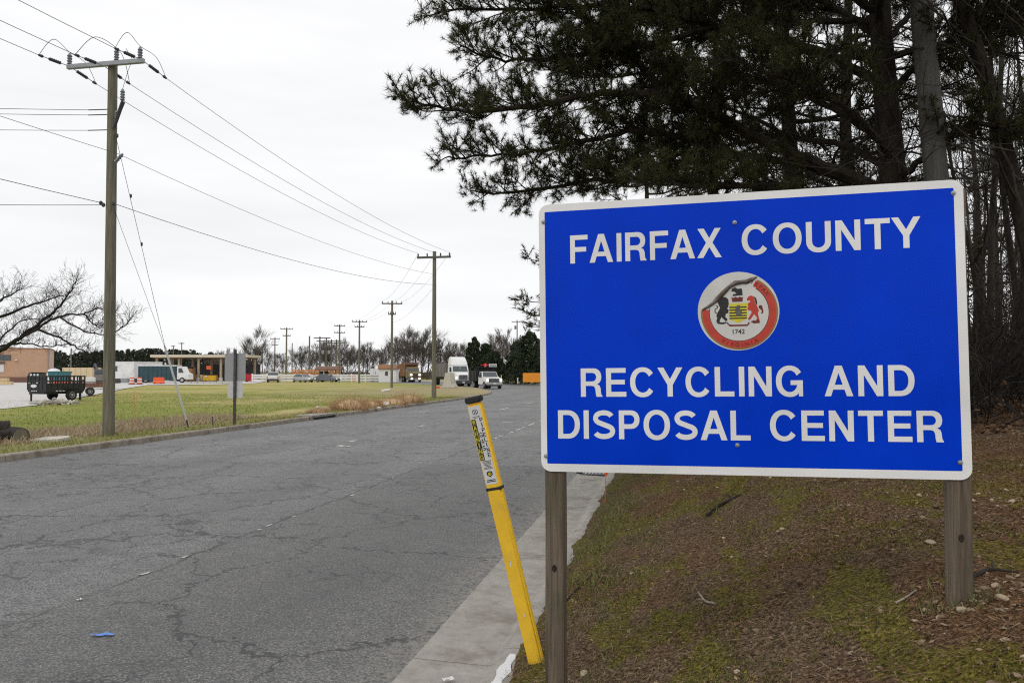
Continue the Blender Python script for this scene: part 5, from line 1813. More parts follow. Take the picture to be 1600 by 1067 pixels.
# second pole and the row beyond
def small_pole(px, py, top, label, arms=((0.25, 2.4),), r0=0.15, rz=-TH, z=0.15, Z=None, mat='pole_wood', pins=True, group='roadside utility poles', extra=False):
    b0 = gnd(px, py, z) if Z is None else at(px, 600, Z)
    b0.z = z
    zt = at(px, top, b0.y).z - z
    root = thing('utility_pole', label, 'utility pole', b0, rz, group)
    pole_shaft(root, zt, r0, r0 * 0.75, mat)
    for dz, w in arms:
        mb = MB()
        mb.box((0, -0.14, zt - dz), (w, 0.12, 0.14))
        mb.build('crossarm', 'grey_pole_wood', root)
        if pins:
            for x in (-0.47, -0.2, 0.2, 0.47):
                insul(root, Vector((x * w, -0.14, zt - dz + 0.07)), 0.06, 0.22, 'dark_polymer')
    if extra:
        mb = MB()
        mb.lathe([(0.22, 0), (0.24, 0.05), (0.24, 0.8), (0.15, 0.88)], (-0.42, 0, zt - 2.2), 12)
        mb.build('transformer', 'galvanised', root, smooth=True)
    return root, b0, zt
p2, P2, H2 = small_pole(678, 622, 393, 'second wooden utility pole beside the road past the yellow marker', ((0.42, 2.4),), 0.165)
p3, P3, H3 = small_pole(612, 605, 470, 'third wooden utility pole beside the white booth', ((0.35, 2.4), (1.6, 0.9)), 0.16, rz=0.1)
p4, P4, H4 = small_pole(561, 598, 500, 'pole with two long crossarms left of the third pole', ((0.3, 2.5), (1.15, 1.6)), 0.17, rz=0.25)
p5, P5, H5 = small_pole(530, 596.6, 507, 'pole with two crossarms beside the multi pole rack', ((0.3, 1.9), (1.5, 1.9)), 0.17, rz=0.3)
p6, P6, H6 = small_pole(447, 595.4, 512, 'pole with two crossarms behind the parked white pickup', ((0.3, 2.4), (1.6, 1.5)), 0.18, rz=0.4)
p7, P7, H7 = small_pole(429, 592, 527, 'thin far pole left of the pole behind the white pickup', ((0.4, 2.4), (2.0, 1.6)), 0.17, rz=0.4)
p8, P8, H8 = small_pole(483, 593.5, 525, 'bare pole without crossarm behind the white fence', (), 0.2, rz=0.4)
p9, P9, H9 = small_pole(456, 594, 536, 'short bare pole beside the pole behind the white pickup', (), 0.13, rz=0.4)
p10, P10, H10 = small_pole(808, 590, 500, 'far pole with a transformer above the cedar left of the sign', ((0.5, 2.6),), 0.17, rz=0.0, Z=190, extra=True)
p11, P11, H11 = small_pole(110, 592, 545, 'thin pole in front of the cream trailer in the yard', (), 0.12, rz=0.0, Z=120)
p12, P12, H12 = small_pole(283, 590, 535, 'far pole above the canopy roof', ((0.3, 1.6),), 0.16, Z=210)
p13, P13, H13 = small_pole(270, 590, 540, 'shorter far pole above the canopy roof', ((0.2, 1.2),), 0.16, Z=215)
# rack of poles (substation)
b0 = at(513, 597, 175)
b0.z = 0.1
rk = thing('pole_rack', 'rack of close wooden poles joined by crossbars above the bare trees', 'pole rack', b0, 0.1)
for x, h in ((-1.9, 9.6), (-0.5, 9.2), (0.6, 9.0), (1.7, 9.0)):
    mb = MB()
    mb.tube([(x, 0, -0.1), (x, 0, h)], [0.19, 0.15], 10)
    mb.build('post', 'pole_wood', rk, smooth=True)
for z, x0, x1 in ((9.3, -3.2, 0.4), (8.6, -2.6, 2.8), (8.2, -1.2, 3.2), (7.2, -2.6, 2.2)):
    mb = MB()
    mb.box(((x0 + x1) / 2, -0.2, z), (x1 - x0, 0.16, 0.2))
    mb.build('crossbar', 'grey_pole_wood', rk)
for x in (-1.2, 0.1, 1.2):
    mb = MB()
    mb.box((x, -0.1, 6.2), (0.55, 0.4, 0.8))
    mb.build('transformer', 'galvanised', rk, bevel=0.05)

def top2(base, h, x, dz, rz):
    return base + Matrix.Rotation(rz, 3, 'Z') @ Vector((x, -0.14, h - dz))
WS = ('left', 'middle', 'right')
for i, x in enumerate((-1.13, 0.1, 1.13)):
    wire(w1(ends_f[i]), top2(P2, H2, x, 0.12, -TH), 0.55, 0.009, WS[i] + ' of three power conductors between the near pole and the second pole')
    b_ = w1((ax + CX_[i], 0, H1 - 0.1)) - ALONG * 34 + Vector((0, 0, -0.2))
    wire(w1(ends_b[i]), b_, 0.5, 0.009, WS[i] + ' of three power conductors from the near pole to the upper left edge')
    wire(top2(P2, H2, x, 0.12, -TH), top2(P3, H3, x, 0.12, 0.1), 0.6, 0.009, WS[i] + ' of three power conductors between the second and the third pole')
    wire(top2(P3, H3, x, 0.12, 0.1), top2(P4, H4, x, 0.12, 0.25), 0.5, 0.009, WS[i] + ' of three power conductors from the third pole to the pole left of it')
nz1 = w1((0.3, -0.2, H1 - 2.75))
nz2 = P2 + Vector((0.1, 0, H2 - 1.6))
wire(nz1, nz2, 0.5, 0.007, 'thin neutral wire between the near pole and the second pole')
wire(nz1, nz1 - ALONG * 34, 0.5, 0.007, 'thin neutral wire from the near pole to the upper left edge')
cm1 = w1((0.13, -0.14, H1 - 4.15))
cm2 = P2 + Vector((0.1, 0, H2 - 2.3))
wire(cm1, cm2, 0.55, 0.009, 'lower cable between the near pole and the second pole')
wire(cm2, P3 + Vector((0, 0, H3 - 2.6)), 0.5, 0.009, 'lower cable between the second and the third pole')
wire(w1((-0.25, -0.14, H1 - 4.12)), w1((-0.25, -0.14, H1 - 4.12)) - ALONG * 34 + Vector((0, 0, 0.1)), 0.45, 0.009, 'lower cable from the near pole to the left edge')
for z, dz, lb in ((1.37, 1.9, 'upper'), (1.52, 1.8, 'middle'), (1.97, 1.6, 'lower')):
    a = w1((-0.85, -0.02, H1 - z + 0.02))
    wire(a, a + Vector((-24, 2.0, dz)), 0.25, 0.008, lb + ' of three tap wires leaving the near pole to the left')
a = w1((-0.2, -0.14, H1 - 4.18))
wire(a, a + Vector((-24, 3.0, 1.7)), 0.3, 0.008, 'thin cable leaving the near pole to the left edge at mid height')
# guy wires and guard
GA = gnd(295, 668, 0.13)
gw = thing('guy_wire', 'slanting guy wires with pale plastic guard anchored beside the near pole', 'guy wire', GA)
J = at(257, 540, GA.y - 0.65)
for top_, rr in ((w1((0.1, -0.1, H1 - 2.1)), 0.007), (w1((0.1, -0.1, H1 - 4.25)), 0.006)):
    mb = MB(GA)
    mb.tube([J + (GA - J) * 0.05, top_], rr, 5)
    mb.build('wire', 'wire', gw)
mb = MB(GA)
e = J.lerp(GA, 0.90)
mb.tube([J, J.lerp(e, 0.03), e], [0.018, 0.033, 0.033], 10)
pmat('pale_plastic', (0.58, 0.585, 0.58), 0.08, 8, 0.5, dirt=(0.45, 0.44, 0.4))
mb.build('guard', 'pale_plastic', gw, smooth=True)
mb = MB(GA)
mb.tube([e, GA - Vector((0, 0, 0.06))], [0.028, 0.022], 8)
mb.build('anchor_rod', 'dark_polymer', gw)
a = w1((0.14, -0.1, H1 - 2.05))
for f in (0.02, 0.28, 0.5):
    q = a.lerp(J, f)
    mb = MB(GA)
    mb.lathe([(0.015, -0.06), (0.035, -0.03), (0.035, 0.03), (0.015, 0.06)], q, 6)
    mb.build('wire_grip', 'dark_polymer', gw)

# ================================================================== ROAD SIGN SEEN FROM BEHIND
B = gnd(366, 663, 0.15)
rsn = thing('road_sign', 'back of a grey square road sign with a smaller plate below on one post', 'sign', B, -0.16)
pmat('bare_aluminium', (0.34, 0.35, 0.37), 0.06, 3, 0.4, metal=0.35)
pmat('sign_post_steel', (0.075, 0.072, 0.066), 0.2, 8, 0.6, metal=0.3)
mb = MB()
mb.box((0.02, -0.03, 1.25), (0.085, 0.06, 2.62))
mb.build('post', 'sign_post_steel', rsn)
for (x0, z0, x1, z1, mt, nm) in ((-0.385, 1.49, 0.385, 2.44, 'bare_aluminium', 'panel'), (-0.27, 0.90, 0.29, 1.485, 'pale_plastic', 'small_plate')):
    me = outline_mesh(nm, [rrect(x0, z0, x1, z1, 0.05)], 0.004)
    me.transform(Matrix.Translation((0, 0.012, 0)) @ Matrix.Rotation(math.pi / 2, 4, 'X'))
    o = link(nm, me, mt, rsn)
    for z in (z0 + 0.12, z1 - 0.12):
        mb = MB()
        mb.lathe([(0.014, 0), (0.012, 0.012)], (0.02, -0.072, z), 8, 'Y')
        mb.build('bolt', 'galvanised', o)
B = gnd(333, 664, 0.14)
st = thing('short_stake', 'short dark stake in the dead grass left of the road sign', 'stake', B)
mb = MB()
mb.tube([(0, 0, -0.05), (-0.03, 0, 0.3)], [0.02, 0.017], 6)
mb.build('rod', 'dark_polymer', st)
def reed_stake(px, h):
    B = gnd(px, 676, 0.13)
    o = thing('survey_stake', 'thin orange marker rod in the grass right of the near pole', 'stake', B)
    mb = MB()
    mb.tube([(0, 0, -0.05), (0, 0, h)], [0.005, 0.004], 6)
    mb.build('rod', 'orange_plastic', o)
reed_stake(209, 1.25)

# ================================================================== BARE TREE AT THE LEFT EDGE
def left_tree():
    r = random.Random(41)
    Z = 27.0
    base = at(-75, 655, Z)
    base.z = 0.12
    root = thing('bare_tree', 'spreading bare tree reaching in from the left edge over the yard', 'tree', base)
    mb = MB(base)
    tr = catmull([base - Vector((0, 0, .15)), at(-70, 610, Z), at(-58, 565, Z), at(-50, 510, Z), at(-60, 450, Z)], 4)
    mb.tube(tr, [lerp(0.34, 0.15, i / (len(tr) - 1)) for i in range(len(tr))], 12)
    mb.build('trunk', 'dark_bark', root, smooth=True)
    limbs = [([(-62, 575, 27), (-20, 558, 26.8), (20, 535, 26.5), (52, 512, 26.3), (84, 486, 26.1), (106, 462, 26), (118, 440, 26)], 0.15, 1.1),
             ([(20, 535, 26.5), (55, 515, 26.2), (92, 494, 26), (130, 492, 25.8), (146, 506, 25.7), (158, 512, 25.7)], 0.075, 0.9),
             ([(52, 514, 26.3), (85, 524, 26), (112, 538, 25.8), (133, 550, 25.7), (150, 553, 25.6)], 0.065, 0.6),
             ([(-10, 545, 26.8), (30, 536, 26.9), (70, 541, 27), (105, 538, 27.1)], 0.06, 0.6),
             ([(-52, 520, 27), (0, 495, 27.2), (40, 480, 27.3), (75, 468, 27.4), (98, 462, 27.4)], 0.10, 0.9),
             ([(-50, 500, 27), (-10, 475, 26.8), (15, 462, 26.6), (35, 452, 26.5)], 0.09, 0.9),
             ([(92, 494, 26), (125, 515, 25.6), (160, 522, 25.4), (190, 512, 25.3), (205, 498, 25.2)], 0.04, 0.8),
             ([(130, 492, 25.8), (155, 482, 25.8), (180, 490, 25.8)], 0.03, 0.6),
             ([(-20, 558, 26.8), (10, 520, 28), (40, 500, 28.8), (80, 500, 29.5)], 0.06, 0.8),
             ([(-60, 450, 27), (-90, 380, 27), (-130, 330, 27)], 0.1, 1.2), ([(-60, 470, 27), (-140, 430, 28), (-220, 420, 29)], 0.1, 1.2), ([(-62, 560, 27), (-150, 520, 25), (-230, 480, 24)], 0.1, 1.2)]
    for pts, r0, tw in limbs:
        c = catmull([at(*q) for q in pts], 6)
        c = [q + rvec(r) * 0.03 for q in c]
        tb = MB(base)
        m = len(c)
        tb.tube(c, [lerp(r0 * 0.72, 0.012, (i / (m - 1)) ** 0.8) for i in range(m)], 7)
        for i in range(3, m):
            for k in range(3):
                b0 = c[i - 1].lerp(c[i], r.random())
                tg = (c[i] - c[i - 1]).normalized()
                dr = (tg * 0.5 + rvec(r) * 0.9 + Vector((0, 0, 0.45))).normalized()
                branch(tb, b0, dr, tw * r.uniform(0.15, 0.55), 0.008, 2, r, 3 if k else 2, 0.08, 0.25, 3, 3, 0.003, 0.85)
        tb.build('limb', 'dark_bark', root)
left_tree()

# ================================================================== DISTANT TREES
ft = [hardwood(61 + k, (9.0, 8.0, 8.5, 7.5, 9.5)[k], 0.17, 3, 4, (0.2, 0.12, 0.3, 0.1, 0.25)[k], 'far_twigs', 'bare_tree', 0.015, 0.5, 0.3, 0.24, (0.7, 1.0)) for k in range(5)]
GF = 'bare trees along the skyline'
LF = 'bare grey tree in the skyline row beyond the yard'
r = random.Random(99)
first = [True] * 5
HV = (10.8, 9.6, 10.2, 9.0, 11.4)
def far_tree(px, top, Z, k, label=None):
    X = (px - 800) / F_PX * Z
    want = at(px, top, Z).z
    sc = want / HV[k]
    loc = (X, Z, 0.0)
    if first[k]:
        first[k] = False
        o = ft[k]
        o.location, o.scale = loc, (sc * 1.1, sc * 1.1, sc)
        o['label'], o['group'] = label or LF, GF
        return o
    return dup(ft[k], loc, r.uniform(0, 6), (sc * 1.15, sc * 1.15, sc), label or LF, GF)
far_tree(398, 520, 168, 1, 'round bare tree behind the back of the road sign')
far_tree(386, 532, 176, 3, 'smaller bare tree left of the round bare tree')
far_tree(410, 538, 180, 4, 'bare tree just right of the round bare tree')
for px, top, Z in ((362, 545, 190), (350, 549, 210), (423, 556, 180), (436, 552, 190), (462, 548, 200), (472, 543, 190), (482, 541, 205), (492, 548, 195), (500, 538, 185), (507, 534, 190), (517, 536, 205), (524, 541, 185), (534, 536, 200), (541, 545, 180), (548, 540, 190), (556, 544, 205), (567, 540, 195), (574, 536, 200), (583, 548, 190), (592, 546, 200), (604, 541, 180), (612, 536, 190), (622, 528, 185), (632, 520, 180), (641, 524, 190), (650, 521, 185), (658, 526, 195), (667, 520, 190), (676, 532, 185), (687, 530, 195), (696, 542, 185), (706, 540, 190), (716, 536, 185), (726, 545, 190), (735, 542, 180), (779, 523, 190), (786, 516, 180), (797, 530, 175), (772, 540, 185), (815, 532, 195), (340, 553, 230), (447, 557, 220)):
    far_tree(px, top, Z, r.randrange(5))
# brushy understorey under the skyline trees
tb = MB()
for k in range(1500):
    px, Z = r.uniform(355, 830), r.uniform(175, 215)
    X = (px - 800) / F_PX * Z
    branch(tb, Vector((X, Z, 0)), (rvec(r) * 0.5 + Vector((0, 0, 1))).normalized(), r.uniform(0.7, 1.9), 0.05, 1, r, 4, 0.05, 0.3, 3, 3, 0.03)
tag(tb.build('brush', 'far_twigs'), 'grey brush under the skyline trees', None, None, 'stuff')
# far pine wood on the left
rs = np.random.RandomState(31)
tris = []
for k in range(330):
    px = rs.uniform(-160, 400)
    Z = rs.uniform(235, 300)
    X = (px - 800) / F_PX * Z
    wantt = np.interp(px, [-160, 70, 110, 180, 230, 300, 340, 400], [545, 549, 552, 550, 547, 549, 555, 560]) + rs.uniform(-3, 4)
    top = at(px, wantt, Z).z
    n = 190
    u = rs.rand(n)
    hh = top * (0.15 + 0.85 * u)
    R = (1.0 + 1.5 * rs.rand()) * np.clip(1.25 * (1.03 - u) ** 0.5, 0.15, 1.0)
    an, rr = rs.uniform(0, 6.283, n), R * np.sqrt(rs.rand(n))
    c = np.stack([X + np.cos(an) * rr, Z + np.sin(an) * rr, hh], 1)
    a = unit(rs.normal(0, 1, (n, 3))) * rs.uniform(0.25, 0.6, (n, 1))
    b_ = unit(rs.normal(0, 1, (n, 3))) * rs.uniform(0.25, 0.6, (n, 1))
    tris.append(np.stack([c - a, c + a * 0.4 + b_, c + a - b_ * 0.7], 1))
tag(tri_obj('pine_wood', np.concatenate(tris), 'far_pine_needles'), 'dark pine wood closing the horizon behind the yard', None, None, 'stuff')
# cedars left of the sign
def cedar(px, top, Z, w, label, seed, n=11000):
    q = np.random.RandomState(seed)
    X = (px - 800) / F_PX * Z
    H = at(px, top, Z).z
    root = thing('cedar_tree', label, 'tree', (X, Z, 0.1), 0, 'dark cedars beyond the junction')
    mb = MB()
    mb.tube([(0, 0, -.1), (0.05, 0, H * 0.5), (0, 0, H * 0.9)], [0.16, 0.1, 0.03], 8)
    mb.build('trunk', 'dark_bark', root)
    nl = 90
    cen, rad = [], []
    for k in range(nl):
        u = q.rand() ** 0.8
        an = q.uniform(0, 6.283)
        R = w / 2 * (1 - u) ** 0.55 * q.uniform(0.25, 1.0)
        cen.append((math.cos(an) * R, math.sin(an) * R, H * (0.06 + 0.9 * u)))
        rad.append(w * 0.12 * (1.15 - u * 0.8) * q.uniform(0.6, 1.5))
    cen, rad = np.array(cen), np.array(rad)
    idx = q.randint(0, nl, n)
    off = unit(q.normal(0, 1, (n, 3))) * (q.rand(n, 1) ** 0.45) * rad[idx][:, None] * np.array([1, 1, 1.25])
    c = cen[idx] + off
    c[:, 2] = np.maximum(c[:, 2], 0.05)
    a = unit(q.normal(0, 1, (n, 3)) + np.array([0, 0, 0.6])) * q.uniform(0.10, 0.28, (n, 1))
    b_ = unit(q.normal(0, 1, (n, 3))) * q.uniform(0.06, 0.16, (n, 1))
    tri_obj('crown', np.stack([c - a * 0.4 - b_, c - a * 0.4 + b_, c + a], 1), 'cedar_needles', root)
cedar(741, 527, 128, 5.2, 'pointed dark cedar just right of the white semi truck', 3)
cedar(759, 538, 134, 7.2, 'broad dark cedar behind the dump pickup', 4)
cedar(773, 549, 131, 5.2, 'low dark cedar right of the dump pickup', 5)
cedar(826, 518, 124, 8.0, 'tall dark cedar beside the left edge of the blue sign', 6, 14000)
cedar(808, 534, 128, 6.0, 'smaller dark cedar left of the tall cedar by the sign', 7)
cedar(850, 524, 122, 7.0, 'dark cedar half hidden by the blue sign', 8)
# ================================================================== VEHICLES
def wheel(root, x, y, R, w, side, dual=False):
    mb = MB()
    for k in range(2 if dual else 1):
        o = -side * k * (w + 0.04)
        mb.lathe([(R * 0.55, -w / 2), (R * 0.93, -w / 2), (R, -w * 0.3), (R, w * 0.3), (R * 0.93, w / 2), (R * 0.55, w / 2)], (x + o, y, R), 18, 'X')
    t = mb.build('tyre', 'tyre_rubber', root, smooth=True)
    mb = MB()
    mb.lathe([(R * 0.56, -0.01), (R * 0.5, 0.01), (R * 0.28, -0.03 * 1), (R * 0.2, 0.03), (0.02, 0.035)], (0, 0, 0), 14, 'X')
    if side < 0:
        mb.v = [Vector((-q.x, q.y, q.z)) for q in mb.v]
        mb.f = [f[::-1] for f in mb.f]
    mb.v = [q + Vector((x + side * w / 2, y, R)) for q in mb.v]
    mb.build('rim', 'rim_metal', t, smooth=True)
def plate(root, name, pts, mat, parent=None):
    mb = MB()
    mb.add(pts, [tuple(range(len(pts)))])
    o = mb.build(name, mat, parent or root)
    m = o.modifiers.new('thickness', 'SOLIDIFY')
    m.thickness = 0.012
    return o
def bx(root, name, c, s, mat, bev=0.0, smooth=False, taper=1.0):
    mb = MB()
    mb.box(c, s, None, taper)
    return mb.build(name, mat, root, bevel=bev, smooth=smooth)
m_lit('lit_headlamp', (1.0, 0.93, 0.78), 3.0)
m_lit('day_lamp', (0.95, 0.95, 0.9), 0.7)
pmat('chrome', (0.55, 0.55, 0.56), 0.1, 5, 0.25, metal=0.8)
pmat('grille_dark', (0.03, 0.03, 0.032), 0.3, 20, 0.5)
pmat('trailer_grey', (0.17, 0.155, 0.145), 0.2, 1.2, 0.6, dirt=(0.12, 0.10, 0.09))
pmat('gold_paint', (0.20, 0.15, 0.055), 0.15, 2, 0.4, dirt=(0.16, 0.12, 0.07))
pmat('rusty_brown', (0.25, 0.13, 0.06), 0.3, 2, 0.75, dirt=(0.13, 0.075, 0.045))
pmat('tarp_brown', (0.17, 0.09, 0.065), 0.25, 3, 0.8)
pmat('amber', (0.8, 0.25, 0.02), 0.1, 5, 0.4)
pmat('signal_red', (0.55, 0.03, 0.025), 0.15, 5, 0.5)
def heading(px, Z, ang):
    return ang

# --- white semi tractor (front towards -Y)
def semi():
    p = gnd(719, 603.5, 0.0)
    o = thing('semi_truck', 'white semi tractor with tall sleeper cab turning at the junction', 'truck', (p.x, p.y, 0.004), math.radians(17))
    w = 1.2
    cabp = [(-0.1, 0.75), (-0.1, 1.95), (0.35, 2.75), (0.42, 2.82), (2.6, 2.82), (2.6, 0.75)]
    mb = MB()
    mb.prism(cabp, -w, w, inset=lambda a, z: 1.0 if z < 2 else 0.95)
    cab = mb.build('cab', 'white_paint', o, bevel=0.05, smooth=True)
    mb = MB()
    mb.prism([(0.30, 2.80), (0.62, 3.35), (1.05, 3.85), (1.4, 3.98), (2.6, 4.02), (2.6, 2.80)], -w * 0.96, w * 0.96, inset=lambda a, z: 1.0 if z < 3 else 0.86)
    mb.build('roof_fairing', 'white_paint', o, bevel=0.08, smooth=True)
    mb = MB()
    mb.prism([(-1.75, 0.72), (-1.85, 1.0), (-1.78, 1.5), (-1.55, 1.68), (-0.1, 1.95), (-0.1, 0.72)], -0.98, 0.98, inset=lambda a, z: (0.78 if a < -1.5 else 0.95) if z > 1.2 else (0.92 if a < -1.5 else 1.0))
    mb.build('hood', 'white_paint', o, bevel=0.08, smooth=True)
    mb = MB()
    mb.prism([(-1.2, 0.6), (-1.75, 0.75), (-1.7, 1.15), (-1.2, 1.3), (-0.5, 1.2), (-0.1, 0.6), (-0.3, 0.6), (-0.55, 0.95), (-0.8, 1.05), (-1.1, 0.95)], -1.2, 1.2)
    mb.build('fender', 'white_paint', o, bevel=0.03)
    plate(o, 'windshield', [(-1.02, -0.118, 2.02), (1.02, -0.118, 2.02), (0.97, 0.318, 2.72), (-0.97, 0.318, 2.72)], 'tinted_glass')
    bx(o, 'windshield_pillar', (0, 0.09, 2.38), (0.05, 0.03, 0.8), 'white_paint')
    for s in (-1, 1):
        plate(o, 'side_window', [(s * 1.206, 0.1, 2.0), (s * 1.206, 0.95, 2.0), (s * 1.165, 0.95, 2.6), (s * 1.165, 0.42, 2.6)], 'tinted_glass')
        bx(o, 'mirror', (s * 1.42, -0.15, 2.25), (0.2, 0.1, 0.6), 'black_steel', 0.03)
        bx(o, 'headlight', (s * 0.86, -1.72, 1.12), (0.36, 0.2, 0.24), 'day_lamp', 0.03)
        wheel(o, s * 1.04, -0.75, 0.52, 0.30, s)
        for y in (2.9, 4.2):
            wheel(o, s * 1.04, y, 0.52, 0.26, s, True)
        bx(o, 'fuel_tank', (s * 1.0, 1.6, 0.6), (0.5, 1.5, 0.5), 'chrome', 0.1)
    g = bx(o, 'grille', (0, -1.83, 1.22), (1.15, 0.08, 0.66), 'grille_dark', 0.03)
    for k in range(6):
        bx(g, 'grille_bar', (0, -1.885, 0.97 + k * 0.1), (1.05, 0.03, 0.025), 'chrome')
    bx(o, 'bumper', (0, -1.85, 0.55), (2.4, 0.3, 0.42), 'dark_polymer', 0.06)
    bx(o, 'number_plate', (0.0, -2.015, 0.55), (0.32, 0.02, 0.16), 'print_white')
    bx(o, 'chassis', (0, 2.8, 0.75), (0.9, 4.6, 0.26), 'black_steel')
    t = thing('dump_trailer', 'long grey dump trailer behind the white semi tractor', 'trailer', (p.x, p.y, 0.004), math.radians(17))
    mb = MB()
    mb.prism([(3.2, 1.25), (3.2, 3.25), (13.2, 3.25), (13.4, 1.25)], -1.25, 1.25)
    mb.build('body', 'trailer_grey', t, bevel=0.03)
    for k in range(11):
        for s in (-1, 1):
            bx(t, 'rib', (s * 1.275, 3.35 + k * 0.97, 2.25), (0.05, 0.09, 1.95), 'trailer_grey')
    bx(t, 'tarp', (0, 8.2, 3.30), (2.6, 10.1, 0.12), 'black_steel', 0.03)
    bx(t, 'chassis', (0, 8.6, 1.05), (1.0, 9.0, 0.25), 'black_steel')
    for y in (10.8, 12.1):
        for s in (-1, 1):
            wheel(t, s * 1.06, y, 0.52, 0.26, s, True)
    for s in (-1, 1):
        bx(t, 'landing_leg', (s * 0.6, 5.4, 0.55), (0.12, 0.14, 0.95), 'black_steel')
semi()

# --- white dump pickup with black bed
def dump_pickup():
    p = gnd(766, 607.3, 0.0)
    o = thing('dump_pickup', 'white dump pickup with high black bed approaching the junction', 'truck', (p.x, p.y, 0.004), math.radians(20))
    w = 1.0
    mb = MB()
    mb.prism([(-1.35, 0.55), (-1.42, 0.95), (-1.35, 1.22), (-0.1, 1.36), (-0.1, 0.5)], -w, w, inset=lambda a, z: 0.93 if a < -1.3 else 1.0)
    mb.build('hood', 'white_paint', o, bevel=0.05, smooth=True)
    mb = MB()
    mb.prism([(-0.1, 0.5), (-0.1, 1.36), (0.45, 1.98), (1.35, 2.0), (1.5, 1.3), (1.5, 0.5)], -w, w, inset=lambda a, z: 0.86 if z > 1.6 else 1.0)
    mb.build('cab', 'white_paint', o, bevel=0.04, smooth=True)
    plate(o, 'windshield', [(-0.9, -0.105, 1.385), (0.9, -0.105, 1.385), (0.79, 0.40, 1.95), (-0.79, 0.40, 1.95)], 'tinted_glass')
    g = bx(o, 'grille', (0, -1.41, 0.98), (1.25, 0.08, 0.42), 'grille_dark', 0.02)
    for k in range(3):
        bx(g, 'grille_bar', (0, -1.46, 0.86 + k * 0.12), (1.15, 0.02, 0.03), 'chrome')
    bx(o, 'bumper', (0, -1.5, 0.58), (1.98, 0.2, 0.22), 'chrome', 0.04)
    bx(o, 'air_dam', (0, -1.42, 0.4), (1.7, 0.12, 0.16), 'dark_polymer')
    bx(o, 'number_plate', (0, -1.615, 0.6), (0.3, 0.02, 0.15), 'print_white')
    for s in (-1, 1):
        bx(o, 'headlight', (s * 0.82, -1.40, 1.0), (0.3, 0.1, 0.34), 'day_lamp', 0.03)
        bx(o, 'mirror', (s * 1.22, 0.05, 1.5), (0.22, 0.1, 0.36), 'black_steel', 0.03)
        plate(o, 'side_window', [(s * 1.006, 0.1, 1.36), (s * 1.006, 1.2, 1.36), (s * 0.872, 1.15, 1.9), (s * 0.872, 0.5, 1.9)], 'tinted_glass')
        wheel(o, s * 0.88, -0.75, 0.42, 0.26, s)
        wheel(o, s * 0.92, 3.1, 0.42, 0.24, s, True)
        mb = MB()
        mb.prism([(-1.3, 0.62), (-1.22, 0.9), (-0.98, 1.02), (-0.5, 1.02), (-0.26, 0.9), (-0.18, 0.62), (-0.3, 0.62), (-0.42, 0.82), (-0.75, 0.92), (-1.06, 0.82), (-1.18, 0.62)], s * 1.0 - 0.03, s * 1.0 + 0.03)
        mb.build('wheel_arch', 'white_paint', o)
        bx(o, 'bed_side', (s * 1.14, 3.2, 1.5), (0.06, 3.2, 1.2), 'black_steel')
        for k in range(6):
            bx(o, 'bed_stake', (s * 1.19, 1.75 + k * 0.58, 1.5), (0.05, 0.07, 1.2), 'black_steel')
    bx(o, 'bed_floor', (0, 3.2, 0.93), (2.3, 3.2, 0.1), 'black_steel')
    bx(o, 'headboard', (0, 1.62, 1.72), (2.34, 0.07, 1.6), 'black_steel')
    bx(o, 'cab_shield', (0, 1.2, 2.5), (2.3, 0.9, 0.06), 'black_steel', 0.01)
    bx(o, 'chassis', (0, 2.0, 0.6), (0.8, 4.5, 0.2), 'black_steel')
    sg = bx(o, 'sign_board', (0.68, 1.1, 2.72), (0.95, 0.05, 0.36), 'print_white')
    for k in range(2):
        bx(sg, 'print_line', (0.68, 1.072, 2.80 - 0.15 * k), (0.8, 0.006, 0.06), 'print_grey')
    em = MB()
    em.lathe([(0.22, -0.02), (0.22, 0.02)], (-0.25, 1.1, 2.74), 16, 'Y')
    e = em.build('emblem', 'signal_red', o)
    for s in (-1, 1):
        bx(e, 'emblem_wing', (-0.25 + s * 0.40, 1.1, 2.76), (0.36, 0.04, 0.10), 'signal_red')
    bx(e, 'emblem_mark', (-0.25, 1.07, 2.74), (0.06, 0.01, 0.2), 'print_white')
dump_pickup()

